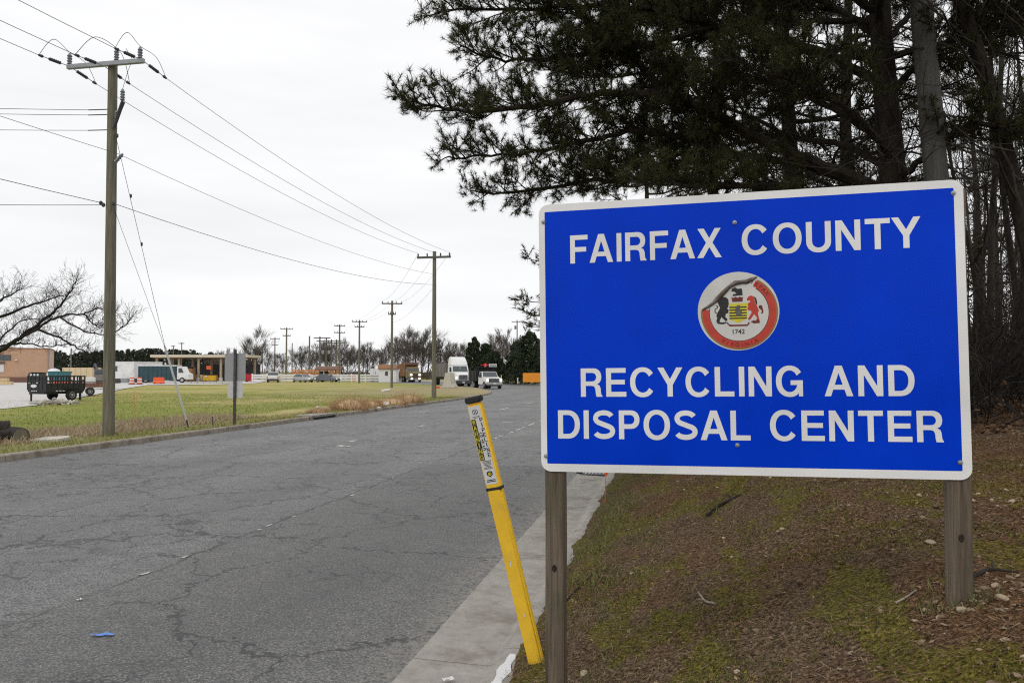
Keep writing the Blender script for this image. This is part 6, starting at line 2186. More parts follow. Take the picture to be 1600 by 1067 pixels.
# --- gold dump truck with lit lamps
def gold_truck():
    p = gnd(646, 597.2, 0.0)
    o = thing('dump_truck', 'gold brown dump truck with lit headlights on the access road', 'truck', (p.x, p.y, 0.01), math.radians(20))
    mb = MB()
    mb.prism([(-1.6, 0.7), (-1.7, 1.1), (-1.5, 1.75), (0.0, 2.05), (0.0, 0.7)], -1.1, 1.1, inset=lambda a, z: 0.85 if z > 1.5 and a < -1 else 1.0)
    mb.build('hood', 'gold_paint', o, bevel=0.07, smooth=True)
    mb = MB()
    mb.prism([(0.0, 0.7), (0.0, 2.05), (0.25, 2.85), (1.6, 2.9), (1.7, 0.7)], -1.15, 1.15, inset=lambda a, z: 0.92 if z > 2.2 else 1.0)
    mb.build('cab', 'gold_paint', o, bevel=0.05, smooth=True)
    plate(o, 'windshield', [(-1.0, -0.006, 2.08), (1.0, -0.006, 2.08), (0.95, 0.235, 2.78), (-0.95, 0.235, 2.78)], 'tinted_glass')
    g = bx(o, 'grille', (0, -1.68, 1.2), (1.0, 0.08, 0.9), 'grille_dark', 0.03)
    for k in range(4):
        bx(g, 'grille_bar', (0, -1.735, 0.9 + k * 0.2), (0.9, 0.03, 0.04), 'chrome')
    bx(o, 'bumper', (0, -1.75, 0.6), (2.4, 0.25, 0.35), 'chrome', 0.05)
    for s in (-1, 1):
        bx(o, 'headlight', (s * 0.82, -1.64, 1.38), (0.40, 0.12, 0.34), 'lit_headlamp', 0.05)
        bx(o, 'fog_light', (s * 0.72, -1.89, 0.66), (0.34, 0.06, 0.24), 'lit_headlamp', 0.03)
        bx(o, 'mirror', (s * 1.42, -0.1, 2.2), (0.2, 0.1, 0.45), 'chrome', 0.03)
        wheel(o, s * 1.0, -0.8, 0.52, 0.3, s)
        for y in (3.9, 5.2):
            wheel(o, s * 1.0, y, 0.52, 0.26, s, True)
        mb = MB()
        mb.prism([(1.9, 1.2), (1.7, 3.7), (6.6, 3.5), (6.7, 1.2)], s * 1.2 - 0.05, s * 1.2 + 0.05)
        sd = mb.build('bed_side', 'rusty_brown', o)
        for k in range(5):
            bx(sd, 'bed_rib', (s * 1.29, 2.3 + k * 1.0, 2.4), (0.1, 0.14, 2.2), 'rusty_brown')
    bx(o, 'headboard', (0, 1.85, 2.5), (2.4, 0.1, 2.5), 'rusty_brown')
    bx(o, 'bed_floor', (0, 4.2, 1.2), (2.4, 4.8, 0.12), 'rusty_brown')
    bx(o, 'cab_shield', (0, 1.35, 3.5), (2.4, 1.1, 0.5), 'tarp_brown', 0.03)
    bx(o, 'load_cover', (0, 4.2, 3.5), (2.3, 4.7, 0.3), 'tarp_brown', 0.1)
    bx(o, 'chassis', (0, 2.8, 0.85), (0.9, 6.5, 0.3), 'black_steel')
gold_truck()

# --- small road vehicles at the fence
def pickup(px, py, rz, label, mat, z=0.16):
    p = gnd(px, py, z)
    o = thing('parked_pickup', label, 'pickup truck', p, rz)
    mb = MB()
    mb.prism([(-2.7, 0.45), (-2.75, 0.95), (-1.35, 1.08), (-0.55, 1.72), (0.9, 1.75), (1.1, 1.1), (2.75, 1.1), (2.75, 0.45)], -0.97, 0.97, inset=lambda a, zz: 0.84 if zz > 1.5 else 1.0)
    mb.build('body', mat, o, bevel=0.05, smooth=True)
    plate(o, 'rear_window', [(-0.8, 0.955, 1.66), (0.8, 0.955, 1.66), (0.88, 1.075, 1.2), (-0.88, 1.075, 1.2)], 'tinted_glass')
    plate(o, 'windshield', [(-0.85, -1.32, 1.12), (0.85, -1.32, 1.12), (0.78, -0.62, 1.68), (-0.78, -0.62, 1.68)], 'tinted_glass')
    bx(o, 'tailgate', (0, 2.76, 0.85), (1.7, 0.05, 0.5), mat)
    bx(o, 'rear_bumper', (0, 2.85, 0.48), (1.9, 0.2, 0.22), 'dark_polymer', 0.03)
    bx(o, 'number_plate', (0, 2.80, 0.75), (0.3, 0.02, 0.15), 'print_white')
    for s in (-1, 1):
        bx(o, 'tail_light', (s * 0.88, 2.77, 0.9), (0.14, 0.06, 0.4), 'signal_red')
        bx(o, 'mirror', (s * 1.08, -0.85, 1.2), (0.2, 0.1, 0.18), 'black_steel', 0.02)
        for y in (-1.75, 1.75):
            wheel(o, s * 0.85, y, 0.38, 0.24, s)
    return o
pickup(427, 597, math.radians(194), 'white pickup seen from behind at the white fence', 'white_paint')
def car(px, py, rz, label, mat, z=0.16):
    p = gnd(px, py, z)
    o = thing('parked_car', label, 'car', p, rz)
    mb = MB()
    mb.prism([(-2.2, 0.3), (-2.25, 0.65), (-1.1, 0.88), (-0.4, 1.38), (1.0, 1.4), (1.75, 0.95), (2.2, 0.9), (2.25, 0.3)], -0.88, 0.88, inset=lambda a, zz: 0.8 if zz > 1.2 else 1.0)
    mb.build('body', mat, o, bevel=0.05, smooth=True)
    plate(o, 'windshield', [(-0.78, -1.07, 0.92), (0.78, -1.07, 0.92), (0.69, -0.45, 1.36), (-0.69, -0.45, 1.36)], 'tinted_glass')
    plate(o, 'rear_window', [(-0.69, 1.08, 1.36), (0.69, 1.08, 1.36), (0.78, 1.70, 1.0), (-0.78, 1.70, 1.0)], 'tinted_glass')
    for s in (-1, 1):
        plate(o, 'side_window', [(s * 0.872, -0.85, 0.93), (s * 0.872, 1.3, 0.95), (s * 0.73, 0.95, 1.33), (s * 0.73, -0.38, 1.33)], 'tinted_glass')
        bx(o, 'headlight', (s * 0.68, -2.22, 0.62), (0.3, 0.08, 0.14), 'day_lamp')
        bx(o, 'tail_light', (s * 0.68, 2.22, 0.75), (0.3, 0.06, 0.14), 'signal_red')
        for y in (-1.35, 1.35):
            wheel(o, s * 0.78, y, 0.32, 0.2, s)
pmat('silver_paint', (0.42, 0.43, 0.45), 0.08, 2, 0.3, metal=0.4)
pmat('slate_paint', (0.12, 0.13, 0.15), 0.1, 2, 0.3, metal=0.4)
car(473, 597, math.radians(60), 'silver car behind the broken white fence rail', 'silver_paint')
car(511, 597, math.radians(75), 'slate grey car parked at the white fence', 'slate_paint')

# ================================================================== FENCE, BOOTH, BARRIERS
pmat('fence_white', (0.78, 0.78, 0.77), 0.04, 2, 0.5, dirt=(0.66, 0.65, 0.62))
a, b_ = gnd(394, 597.2, 0.16), gnd(592, 596.6, 0.16)
fn = thing('rail_fence', 'white three rail fence along the far side of the field', 'fence', a)
L = (b_ - a).length
dv = (b_ - a).normalized()
rz = math.atan2(dv.y, dv.x)
nb = 9
rot = Matrix.Rotation(rz, 3, 'Z')
for k in range(nb + 1):
    mb = MB()
    c = dv * L * k / nb
    mb.box(c + Vector((0, 0, 0.72)), (0.2, 0.2, 1.44), rot)
    mb.box(c + Vector((0, 0, 1.47)), (0.24, 0.24, 0.06), rot)
    mb.build('post', 'fence_white', fn)
for k in range(nb):
    for j in range(3):
        mb = MB()
        z = 0.35 + j * 0.43
        c = dv * L * (k + 0.5) / nb + Vector((0, 0, z))
        rr = rot
        if k == 4 and j == 2:                               # one slipped rail
            rr = rot @ Matrix.Rotation(0.22, 3, 'Y')
            c.z -= 0.25
        mb.box(c, (L / nb - 0.2, 0.06, 0.30), rr)
        mb.build('rail', 'fence_white', fn)
p = gnd(605, 597, 0.16)
bo = thing('gate_booth', 'small white gate booth with brown roof behind the third pole', 'booth', p, -0.05)
bx(bo, 'wall', (0, 1.4, 1.15), (3.0, 2.6, 2.3), 'white_paint')
mb = MB()
mb.prism([(-0.15, 2.28), (-0.15, 2.42), (0.55, 3.05), (2.3, 3.05), (2.95, 2.42), (2.95, 2.28)], -1.7, 1.7)
pmat('roof_brown', (0.27, 0.125, 0.065), 0.2, 3, 0.8)
mb.build('roof', 'roof_brown', bo)
wd = bx(bo, 'window', (-0.15, 0.085, 1.5), (0.5, 0.03, 0.75), 'tinted_glass')
bx(wd, 'frame', (-0.15, 0.07, 1.09), (0.6, 0.04, 0.06), 'fence_white')
bx(bo, 'door', (0.85, 0.085, 1.0), (0.75, 0.03, 1.95), 'fence_white')
# concrete barrier block beside the access road
p = gnd(699.5, 606.5, 0.13)
cb = thing('concrete_barrier', 'tall pale tapered concrete block beside the white semi truck', 'barrier', p, 1.35)
mb = MB()
mb.prism([(-0.72, 0), (-0.72, 0.18), (-0.5, 0.5), (-0.26, 1.72), (0.26, 1.72), (0.5, 0.5), (0.72, 0.18), (0.72, 0)], -0.2, 1.6)
mb.build('block', 'pale_concrete', cb, bevel=0.03)
bx(cb, 'footing', (-0.45, -0.35, 0.12), (0.5, 1.3, 0.22), 'pale_concrete', 0.04)
bx(cb, 'plastic_foot', (-0.45, 1.05, 0.1), (0.28, 0.5, 0.2), 'orange_plastic', 0.04)
# orange sign by the cedars
p = gnd(829, 592.5, 0.14)
p = at(832, 592, 112); p.z = 0.18
og_ = thing('orange_road_sign', 'wide orange road sign on low legs half hidden by the blue sign', 'sign', p, 0.0)
pmat('sign_orange', (0.80, 0.29, 0.015), 0.06, 3, 0.5)
me = outline_mesh('panel', [rrect(-1.35, 0.35, 1.35, 1.62, 0.06)], 0.03)
me.transform(Matrix.Rotation(math.pi / 2, 4, 'X'))
pan = link('panel', me, 'sign_orange', og_)
for z in (1.25, 0.98, 0.7):
    bx(pan, 'faded_line', (0.1, -0.02, z), (1.7, 0.006, 0.05), 'amber')
for x in (-0.7, 0.7):
    bx(og_, 'leg', (x, 0.05, 0.2), (0.08, 0.06, 0.6), 'dark_polymer')
def rod(px, py, h, w, mat, label, Z):
    p = at(px, py, Z); p.z = 0.15
    o = thing('marker_post', label, 'marker post', p)
    mb = MB()
    mb.tube([(0, 0, -0.05), (0, 0, h * 0.94), (0, 0, h)], [w, w, w * 0.5], 8)
    mb.build('rod', mat, o)
    bx(o, 'collar', (0, 0, 0.05), (w * 3, w * 3, 0.1), 'dark_polymer')
pmat('lime_yellow', (0.62, 0.60, 0.04), 0.08, 5, 0.5)
rod(783, 592, 1.35, 0.11, 'lime_yellow', 'yellow green post on the verge right of the dump pickup', 118)
rod(809, 590, 0.95, 0.08, 'print_white', 'short white post on the verge below the cedars', 118)

# ================================================================== YARD ON THE LEFT
# brick building
p = at(77, 597, 136); p.z = 0.18
bb = thing('brick_building', 'tan brick building with a dark strip window at the left edge', 'building', p, math.radians(27))
bx(bb, 'wall', (-11, 6, 2.85), (22, 12, 5.7), 'brick_wall')
bx(bb, 'parapet', (-11, 5.99, 5.76), (22.14, 12.16, 0.14), 'roof_brown')
bx(bb, 'base_course', (-11, -0.03, 0.45), (22.04, 0.08, 0.9), 'tarp_brown')
wd = bx(bb, 'window', (-7.6, -0.02, 4.15), (3.8, 0.08, 0.95), 'tinted_glass')
for k in range(5):
    bx(wd, 'mullion', (-9.5 + k * 0.95, -0.075, 4.15), (0.07, 0.05, 0.95), 'dark_polymer')
bx(bb, 'white_notice', (-6.9, -0.05, 2.4), (0.55, 0.05, 1.3), 'print_white')
bx(bb, 'door_hood', (-6.9, -0.12, 3.35), (0.9, 0.25, 0.2), 'dark_polymer')
bx(bb, 'wall_lamp', (-4.9, -0.15, 3.75), (0.35, 0.25, 0.16), 'print_white')
mb = MB()
mb.tube([(-0.25, -0.08, 0), (-0.25, -0.08, 5.6)], 0.07, 6)
mb.build('downpipe', 'galvanised', bb)
pmat('dumpster_green', (0.018, 0.035, 0.030), 0.2, 2, 0.6, dirt=(0.03, 0.035, 0.03))
pmat('teal_paint', (0.02, 0.06, 0.075), 0.2, 1.5, 0.5, dirt=(0.03, 0.05, 0.055))
pmat('bright_teal', (0.03, 0.13, 0.14), 0.15, 1.5, 0.5)
pmat('cream_paint', (0.66, 0.52, 0.32), 0.08, 1.0, 0.5, dirt=(0.5, 0.38, 0.22))
pmat('tan_block', (0.60, 0.46, 0.26), 0.12, 2, 0.8)
pmat('red_paint', (0.42, 0.02, 0.03), 0.15, 2, 0.5)
pmat('maroon_paint', (0.13, 0.03, 0.025), 0.3, 1.5, 0.7)
pmat('yellow_paint', (0.62, 0.36, 0.02), 0.12, 2, 0.5)
def dumpster(px, Z, w, h, dp, mat, label, rz=0.0, notes=0, y=597):
    p = at(px, y, Z); p.z = 0.2
    o = thing('dumpster', label, 'dumpster', p, rz)
    mb = MB()
    mb.prism([(-dp / 2, 0.12), (-dp / 2 * 1.12, h * 0.92), (dp / 2, h), (dp / 2, 0.12)], -w / 2, w / 2)
    mb.build('bin', mat, o, bevel=0.03)
    bx(o, 'lid', (0, 0.0, h * 1.0), (w * 1.02, dp * 1.1, 0.07), 'black_steel')
    for k in range(3):
        bx(o, 'rib', (-w * 0.36 + k * w * 0.36, -dp * 0.56, h * 0.5), (0.1, 0.08, h * 0.75), mat)
    for k in range(notes):
        bx(o, 'notice', (-w * 0.25 + k * w * 0.25, -dp * 0.64, h * 0.78), (w * 0.14, 0.03, h * 0.18), 'print_white')
    for s in (-1, 1):
        bx(o, 'skid', (s * w * 0.4, 0, 0.06), (0.12, dp, 0.12), 'black_steel')
dumpster(58, 125, 2.0, 1.65, 1.4, 'dumpster_green', 'dark green dumpster against the brick building', 0.08, 3)
dumpster(390, 141, 1.2, 1.5, 1.2, 'red_paint', 'red dumpster at the left end of the white fence', 0, 0, 597)
dumpster(288, 150, 2.6, 2.0, 1.5, 'maroon_paint', 'maroon dumpster under the left part of the canopy', 0.1, 0)
dumpster(298, 149, 1.2, 2.6, 1.2, 'rusty_brown', 'tall rust coloured bin beside the maroon dumpster', -0.1, 1)
dumpster(329, 150, 2.3, 1.2, 1.3, 'yellow_paint', 'yellow bin under the canopy', 0.05, 1)
dumpster(312, 151, 1.5, 1.3, 1.2, 'cream_paint', 'cream bin under the canopy left of the yellow bin', 0.0, 0)
def blocks(px, Z, y, n, label):
    p = at(px, y, Z); p.z = 0.2
    o = thing('block_stack', label, 'block stack', p, 0.05)
    q = random.Random(px)
    for j in range(2):
        for k in range(n - j):
            bx(o, 'block', (k * 0.95 + j * 0.4 + q.uniform(-.05, .05), 0, 0.24 + j * 0.46), (0.9, 0.6, 0.44), 'tan_block', 0.03)
blocks(-8, 108, 597, 3, 'stack of tan blocks at the left edge before the brick building')
# plastic barriers
def barrier(px, Z, w, h, mat, label, rz=0.0, y=599):
    p = at(px, y, Z); p.z = 0.2
    o = thing('traffic_barrier', label, 'traffic barrier', p, rz, 'plastic traffic barriers in the yard')
    mb = MB()
    mb.prism([(-0.3, 0), (-0.3, 0.18), (-0.16, 0.4), (-0.1, h), (0.1, h), (0.16, 0.4), (0.3, 0.18), (0.3, 0)], -w / 2, w / 2)
    mb.build('shell', mat, o, bevel=0.03)
    for s in (-0.3, 0.3):
        bx(o, 'fork_slot', (s * w, -0.27, 0.1), (w * 0.16, 0.1, 0.1), 'black_steel')
barrier(248, 118, 1.55, 0.95, 'orange_plastic', 'orange plastic barrier before the teal box truck')
pmat('orange_red', (0.72, 0.11, 0.03), 0.08, 3, 0.5)
for i, (px, lb) in enumerate(((86, 'leftmost'), (104, 'second from left'), (117, 'third from left'), (130, 'fourth from left'), (141, 'fifth from left'))):
    barrier(px, 92, 0.98 if i else 1.0, 0.62, 'orange_red', lb + ' of the orange barriers behind the black trailer', 0.0, 594)
def drum(px, Z, label):
    p = at(px, 599, Z); p.z = 0.2
    o = thing('traffic_drum', label, 'traffic drum', p, 0, 'red and white traffic drums')
    for k, (r0, r1, mt) in enumerate(((0.36, 0.34, 'orange_red'), (0.335, 0.32, 'print_white'), (0.315, 0.30, 'orange_red'), (0.295, 0.28, 'print_white'), (0.275, 0.24, 'orange_red'))):
        mb = MB()
        mb.lathe([(r0, 0.04 + k * 0.19), (r1, 0.04 + (k + 1) * 0.19)], (0, 0, 0), 14)
        mb.build('band', mt, o, smooth=True)
    bx(o, 'base', (0, 0, 0.03), (0.8, 0.8, 0.06), 'tyre_rubber')
drum(206, 112, 'left red and white drum before the white office trailer')
drum(218, 113, 'right red and white drum before the white office trailer')
# white office trailer
p = at(200, 597, 133); p.z = 0.2
of = thing('office_trailer', 'white office trailer with one window behind the near pole', 'trailer', p, math.radians(-14))
bx(of, 'body', (0, 1.8, 2.0), (5.0, 7.0, 2.7), 'white_paint', 0.04)
bx(of, 'roof', (0, 1.8, 3.39), (5.15, 7.15, 0.12), 'fence_white', 0.02)
w_ = bx(of, 'window', (-1.3, -1.72, 2.35), (1.2, 0.06, 0.75), 'tinted_glass')
bx(w_, 'frame', (-1.3, -1.74, 1.94), (1.35, 0.08, 0.08), 'dark_polymer')
bx(of, 'door', (-2.35, -1.72, 1.75), (0.25, 0.05, 1.9), 'dark_polymer')
bx(of, 'skirt', (0, 1.8, 0.35), (4.8, 6.8, 0.62), 'dark_polymer')
bx(of, 'steps', (1.4, -2.2, 0.35), (1.3, 0.9, 0.7), 'galvanised')
# teal box truck
p = at(245, 600, 127); p.z = 0.2
bt = thing('box_truck', 'dark teal box truck with white cab facing right', 'truck', p, math.radians(2))
bx(bt, 'box', (0, 1.2, 1.55), (6.0, 2.3, 2.3), 'teal_paint', 0.03)
bx(bt, 'roof_rail', (0, 1.2, 2.75), (6.05, 2.35, 0.16), 'white_paint', 0.02)
for k in range(9):
    bx(bt, 'box_rib', (-2.8 + k * 0.7, 0.03, 1.55), (0.07, 0.06, 2.2), 'teal_paint')
mb = MB()
mb.prism([(3.05, 0.55), (3.05, 2.6), (3.9, 2.6), (4.35, 1.6), (4.9, 1.4), (4.95, 0.55)], 0.15, 2.25, axis='Y')
mb.build('cab', 'white_paint', bt, bevel=0.05, smooth=True)
plate(bt, 'side_window', [(3.3, 0.14, 1.6), (4.15, 0.14, 1.6), (3.85, 0.14, 2.35), (3.3, 0.14, 2.35)], 'tinted_glass')
for x in (-1.8, 3.9):
    mb = MB()
    mb.lathe([(0.25, -0.13), (0.43, -0.13), (0.45, 0), (0.43, 0.13), (0.25, 0.13)], (x, 0.25, 0.45), 16, 'Y')
    t_ = mb.build('tyre', 'tyre_rubber', bt, smooth=True)
    mb = MB()
    mb.lathe([(0.25, 0), (0.1, 0.03)], (x, 0.10, 0.45), 12, 'Y')
    mb.build('rim', 'rim_metal', t_)
# canopy
p = at(312, 597, 150); p.z = 0.2
ca = thing('canopy', 'long flat canopy roof on tan columns over the drop off bay', 'canopy', p, 0.0)
pmat('canopy_cream', (0.60, 0.54, 0.42), 0.06, 1, 0.6)
pmat('column_tan', (0.40, 0.30, 0.20), 0.12, 2, 0.7)
bx(ca, 'roof', (0, 3.5, 4.72), (18.2, 8.5, 0.5), 'canopy_cream', 0.03)
bx(ca, 'soffit', (0, 3.5, 4.40), (17.4, 7.9, 0.14), 'rusty_brown')
for x in (-8.2, -4.0, -0.3, 3.9, 8.2):
    for y in (0.2, 6.6):
        bx(ca, 'column', (x, y, 2.17), (0.38, 0.38, 4.34), 'column_tan', 0.02)
        bx(ca, 'column_base', (x, y, 0.35), (0.6, 0.6, 0.7), 'pale_concrete', 0.02)
bx(ca, 'back_wall', (0, 8.2, 1.6), (17.6, 0.15, 3.2), 'dark_polymer')
bx(ca, 'hanging_sign', (1.6, 0.1, 2.55), (0.8, 0.05, 0.7), 'orange_red')
# kerbside concrete blocks before the canopy
p = at(300, 600, 122); p.z = 0.2
kb = thing('block_row', 'low row of pale concrete kerb blocks before the canopy', 'block row', p, 0.0)
for k in range(8):
    bx(kb, 'block', (-0.5 + k * 0.95, 0, 0.13), (0.9, 0.4, 0.26), 'pale_concrete', 0.02)
# cream trailer and neighbours behind the black trailer
p = at(121, 594, 112); p.z = 0.2
ct = thing('cream_trailer', 'long cream box trailer behind the orange barriers', 'trailer', p, 0.03)
bx(ct, 'box', (0, 1.2, 1.5), (4.4, 2.2, 1.7), 'cream_paint', 0.03)
bx(ct, 'chassis', (0, 1.2, 0.55), (4.2, 1.6, 0.2), 'black_steel')
for x in (-1.2, 1.2):
    mb = MB()
    mb.lathe([(0.2, -0.1), (0.36, -0.1), (0.38, 0), (0.36, 0.1), (0.2, 0.1)], (x, 0.25, 0.38), 14, 'Y')
    t_ = mb.build('tyre', 'tyre_rubber', ct, smooth=True)
for k in range(6):
    bx(ct, 'panel_seam', (-2.0 + k * 0.8, 0.09, 1.5), (0.03, 0.02, 1.6), 'column_tan')
p = at(93, 594, 108); p.z = 0.2
tc_ = thing('teal_skip', 'teal skip container left of the cream trailer', 'skip', p, 0.2)
mb = MB()
mb.prism([(-0.9, 0.1), (-1.3, 1.75), (1.3, 1.75), (0.9, 0.1)], -0.75, 0.75, axis='Y')
mb.build('bin', 'bright_teal', tc_, bevel=0.03)
bx(tc_, 'rim', (0, 0, 1.78), (2.7, 1.6, 0.1), 'bright_teal')
for x in (-0.6, 0, 0.6):
    bx(tc_, 'rib', (x, -0.78, 0.95), (0.08, 0.07, 1.5), 'bright_teal')
p = at(84, 594, 122); p.z = 0.2
p.z -= 0.0
wt = thing('white_tank', 'white rounded tank beside the brick building corner', 'tank', p, 0.0)
mb = MB()
mb.lathe([(0.05, 0), (0.85, 0.0), (0.95, 0.2), (0.95, 1.7), (0.75, 2.05), (0.3, 2.2), (0.05, 2.22)], (0, 0, 0.05), 18)
mb.build('shell', 'white_paint', wt, smooth=True)
mb = MB()
mb.lathe([(0.2, 0), (0.2, 0.15)], (0, 0, 2.24), 10)
mb.build('hatch', 'galvanised', wt)
# grapple truck behind the near pole
p = at(151, 602, 82); p.z = 0.2
gt = thing('grapple_truck', 'dark grapple truck with folded boom half hidden by the near pole', 'truck', p, 0.1)
bx(gt, 'cab', (0.6, 0, 1.35), (1.3, 1.5, 1.4), 'trailer_grey', 0.06)
plate(gt, 'windshield', [(0.1, -0.765, 1.5), (1.1, -0.765, 1.5), (1.05, -0.765, 1.95), (0.15, -0.765, 1.95)], 'tinted_glass')
bx(gt, 'chassis', (0.3, 1.2, 0.7), (1.7, 4.2, 0.3), 'black_steel')
for x in (-0.45, 1.05):
    mb = MB()
    mb.lathe([(0.2, -0.13), (0.43, -0.13), (0.45, 0), (0.43, 0.13), (0.2, 0.13)], (x, -0.2, 0.45), 14, 'X')
    mb.build('tyre', 'tyre_rubber', gt, smooth=True)
mb = MB()
mb.tube([(-0.5, 1.0, 0.9), (-0.55, 0.8, 2.4), (-0.1, -0.2, 2.55), (0.3, -0.6, 1.9)], [0.14, 0.13, 0.11, 0.1], 6)
mb.build('boom', 'dark_polymer', gt)
mb = MB()
for s in (-1, 1):
    mb.tube([(0.3, -0.6, 1.95), (0.3 + s * 0.3, -0.6, 1.65), (0.3 + s * 0.12, -0.6, 1.3)], [0.08, 0.08, 0.03], 5)
mb.build('grapple', 'black_steel', gt)
# black dump trailer
p = gnd(88, 625.5, 0.2)
bt = thing('black_trailer', 'black slat sided dump trailer parked at the edge of the yard', 'trailer', p, math.radians(-25))
W, L_t, z0_, z1_ = 1.7, 2.5, 0.62, 1.5
bx(bt, 'floor', (0, 0, z0_), (W, L_t, 0.16), 'black_steel')
bx(bt, 'frame_rail', (0, 0, z0_ - 0.14), (W * 0.8, L_t * 1.02, 0.12), 'black_steel')
for s in (-1, 1):
    bx(bt, 'lower_side', (s * W / 2, 0, z0_ + 0.22), (0.05, L_t, 0.42), 'black_steel')
    for z in (1.18, 1.48):
        bx(bt, 'side_rail', (s * W / 2, 0, z), (0.06, L_t, 0.07), 'black_steel')
    for k in range(8):
        bx(bt, 'stake', (s * W / 2 * 1.02, -L_t / 2 + k * L_t / 7, 1.1), (0.06, 0.06, 0.85), 'black_steel')
    bx(bt, 'lower_end', (0, s * L_t / 2, z0_ + 0.22), (W, 0.05, 0.42), 'black_steel')
    for z in (1.18, 1.48):
        bx(bt, 'end_rail', (0, s * L_t / 2, z), (W, 0.06, 0.07), 'black_steel')
    for k in range(6):
        bx(bt, 'stake', (-W / 2 + k * W / 5, s * L_t / 2 * 1.01, 1.1), (0.06, 0.06, 0.85), 'black_steel')
    wheel(bt, s * (W / 2 + 0.02), 0.35, 0.34, 0.2, s)
    bx(bt, 'mudguard', (s * (W / 2 + 0.02), 0.35, 0.74), (0.26, 0.95, 0.05), 'black_steel')
me = outline_mesh('oval_badge', [arc(0, 0, 0.28, 0.10, 0, 345, 24)], 0.01)
me.transform(Matrix.Translation((-0.25, -L_t / 2 - 0.045, 0.90)) @ Matrix.Rotation(math.pi / 2, 4, 'X'))
link('oval_badge', me, 'print_white', bt)
for k in range(3):
    bx(bt, 'reflector', (W / 2 + 0.035, -0.6 + k * 0.22, z0_ - 0.02), (0.02, 0.14, 0.05), 'print_white')
    bx(bt, 'reflector', (-0.4 + k * 0.2, -L_t / 2 - 0.035, z0_ - 0.02), (0.12, 0.02, 0.05), 'print_white')
mb = MB()
mb.tube([(0.3, -L_t / 2, 0.5), (0.0, -L_t / 2 - 0.45, 0.46)], 0.05, 6)
mb.tube([(-0.3, -L_t / 2, 0.5), (0.0, -L_t / 2 - 0.45, 0.46)], 0.05, 6)
mb.build('drawbar', 'black_steel', bt)
bx(bt, 'jack_leg', (0.0, -L_t / 2 - 0.35, 0.25), (0.08, 0.08, 0.5), 'black_steel')
bx(bt, 'rear_prop', (0.6, L_t / 2 - 0.1, 0.26), (0.1, 0.1, 0.52), 'black_steel')
# small white flatbed trailer right of it
p = gnd(138, 617.5, 0.2)
fb = thing('utility_trailer', 'small white and brown utility trailer right of the black trailer', 'trailer', p, math.radians(-60))
bx(fb, 'deck', (0, 0, 0.62), (1.3, 2.2, 0.08), 'column_tan')
for s in (-1, 1):
    bx(fb, 'side_board', (s * 0.65, 0, 0.78), (0.05, 2.2, 0.24), 'tarp_brown')
    bx(fb, 'top_rail', (s * 0.65, 0, 0.98), (0.05, 2.2, 0.06), 'tarp_brown')
    for k in range(4):
        bx(fb, 'stake', (s * 0.66, -1.05 + k * 0.7, 0.82), (0.05, 0.05, 0.4), 'tarp_brown')
    wheel(fb, s * 0.72, 0.1, 0.3, 0.18, s)
bx(fb, 'tool_box', (0, -0.75, 1.1), (1.2, 0.6, 0.7), 'white_paint', 0.03)
bx(fb, 'tool_box', (0, 0.1, 1.05), (1.1, 0.7, 0.6), 'white_paint', 0.03)
# rubble heap and litter in front of the black trailer
p = gnd(88, 632, 0.15)
rb = thing('rubble_heap', 'low heap of pale rubble in the grass before the black trailer', 'rubble', p, 0.0)
q = random.Random(13)
for k in range(70):
    x = q.gauss(0, 0.62)
    s = q.uniform(0.05, 0.15)
    z = max(0, 0.26 - abs(x) * 0.2) * q.random()
    mb = MB()
    bm = bmesh.new()
    bmesh.ops.create_icosphere(bm, subdivisions=1, radius=s)
    for v in bm.verts:
        v.co *= 1 + 0.5 * noise.noise(v.co * 7 + Vector((k * 2.0, 0, 0)))
    me = bpy.data.meshes.new('rubble_piece')
    bm.to_mesh(me)
    bm.free()
    o = link('rubble_piece', me, 'pale_concrete' if q.random() < 0.6 else 'gutter_concrete', rb)
    o.location = (x, q.gauss(0, 0.35), z + s * 0.3)
def bit(px, py, s, mat, label):
    o = scrap(px, py, s, s * 1.7, 0.3, mat, label, px, 0.24)
    o['group'] = 'litter in the grass'
bit(72, 627, 0.22, 'red_paint', 'red scrap at the left end of the rubble heap')
bit(118, 631, 0.22, 'paper_white', 'white scrap right of the rubble heap')
bit(201, 604, 0.3, 'paper_white', 'white scrap in the field right of the near pole')
# ---- beyond the fence
p = at(455, 583, 175); p.z = 0.1
tm = MB()
nn = 24
vs, fs = [], []
for j in range(7):
    for i in range(nn):
        u, v = i / (nn - 1) * 2 - 1, j / 6 * 2 - 1
        vs.append((u * 16, v * 8, 1.7 * max(0, 1 - u * u) ** 0.8 * max(0, 1 - v * v) + 0.02 * math.sin(i * 2 + j)))
for j in range(6):
    for i in range(nn - 1):
        fs.append((j * nn + i, j * nn + i + 1, (j + 1) * nn + i + 1, (j + 1) * nn + i))
tm.add(vs, fs)
o = tm.build('berm', 'rough_field_grass', smooth=True)
o.location = at(432, 583, 168)
o.location.z = 0.05
tag(o, kind='structure')
p = at(493, 590, 162); p.z = 0.9
of_ = thing('orange_fence', 'orange plastic mesh fence on the low rise behind the white fence', 'fence', p, 0.0)
pmat('orange_mesh', (0.60, 0.24, 0.06), 0.2, 3, 0.7)
for k in range(9):
    bx(of_, 'post', (-4.8 + k * 1.2, 0, 0.75), (0.1, 0.1, 1.6), 'column_tan')
for k in range(8):
    mb = MB()
    for j in range(5):
        mb.box((-4.2 + k * 1.2, -0.05, 0.45 + j * 0.24), (1.12, 0.04, 0.15))
    for j in range(5):
        mb.box((-4.7 + k * 1.2 + j * 0.25, -0.02, 0.9), (0.06, 0.03, 1.2))
    mb.build('mesh_panel', 'orange_mesh', of_)
p = at(515, 590, 158); p.z = 0.1
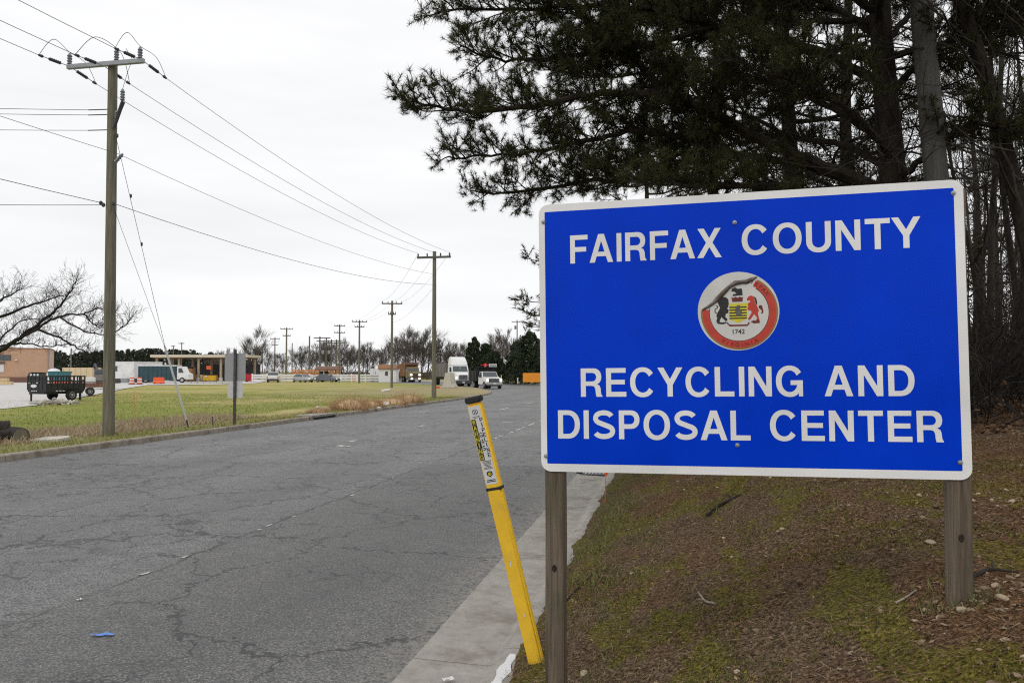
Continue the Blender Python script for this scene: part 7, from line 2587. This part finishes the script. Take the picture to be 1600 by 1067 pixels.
sh = thing('open_shed', 'open shed with low brown roof behind the white fence', 'shed', p, 0.0)
mb = MB()
mb.prism([(-1.6, 2.2), (-1.6, 2.4), (0, 3.0), (1.6, 2.4), (1.6, 2.2)], -2.6, 2.6)
mb.build('roof', 'tarp_brown', sh)
for x in (-2.4, -0.8, 0.8, 2.4):
    for y in (-1.4, 1.4):
        bx(sh, 'post', (x, y, 1.1), (0.16, 0.16, 2.2), 'column_tan')
bx(sh, 'back_panel', (-1.4, 1.3, 1.0), (1.8, 0.1, 2.0), 'dark_polymer')
bx(sh, 'stored_bin', (1.2, 0.4, 0.6), (1.4, 1.0, 1.2), 'galvanised', 0.05)
p = at(585, 590, 160); p.z = 0.1
bw = thing('white_container', 'white box container left of the gate booth', 'container', p, 0.05)
bx(bw, 'box', (0, 1.5, 1.75), (1.85, 3.0, 1.5), 'white_paint', 0.03)
bx(bw, 'frame', (0, 1.5, 0.85), (1.9, 3.0, 0.2), 'black_steel')
for s in (-1, 1):
    for y in (0.3, 2.6):
        bx(bw, 'support', (s * 0.8, y, 0.4), (0.14, 0.14, 0.8), 'black_steel')
bx(bw, 'panel_seam', (-0.1, -0.01, 1.75), (0.04, 0.03, 1.45), 'dark_polymer')
p = at(587, 595, 147); p.z = 0.12
tr_ = thing('tractor', 'small rusty red tractor at the right end of the white fence', 'tractor', p, 0.1)
bx(tr_, 'hood', (0, 0, 0.95), (0.7, 1.3, 0.6), 'maroon_paint', 0.05)
bx(tr_, 'seat', (0, 1.0, 1.1), (0.5, 0.5, 0.4), 'black_steel', 0.04)
for s in (-1, 1):
    wheel(tr_, s * 0.62, 0.9, 0.55, 0.28, s)
    wheel(tr_, s * 0.5, -0.6, 0.32, 0.18, s)
mb = MB()
mb.tube([(0, -0.4, 1.2), (0, -0.4, 1.9)], 0.04, 6)
mb.build('exhaust', 'black_steel', tr_)
# scattered pale stores seen through the fence
q = random.Random(3)
for i, (px, mt, lb) in enumerate(((532, 'print_white', 'white drum behind the fence right of the shed'), (541, 'galvanised', 'grey drum behind the fence right of the shed'), (551, 'orange_plastic', 'orange drum behind the fence left of the white container'), (559, 'print_white', 'white drum behind the fence left of the orange one'), (497, 'print_white', 'white drum behind the fence left of the shed'))):
    p = at(px, 590, 152); p.z = 0.1
    o = thing('storage_drum', lb, 'drum', p)
    mb = MB()
    mb.lathe([(0.4, 0), (0.42, 0.1), (0.4, 0.2), (0.42, 0.7), (0.4, 0.8), (0.4, 1.25), (0.36, 1.3)], (0, 0, 0), 14)
    mb.build('shell', mt, o, smooth=True)
    mb = MB()
    mb.lathe([(0.37, 0), (0.2, 0.06)], (0, 0, 1.3), 12)
    mb.build('lid', 'dark_polymer', o)
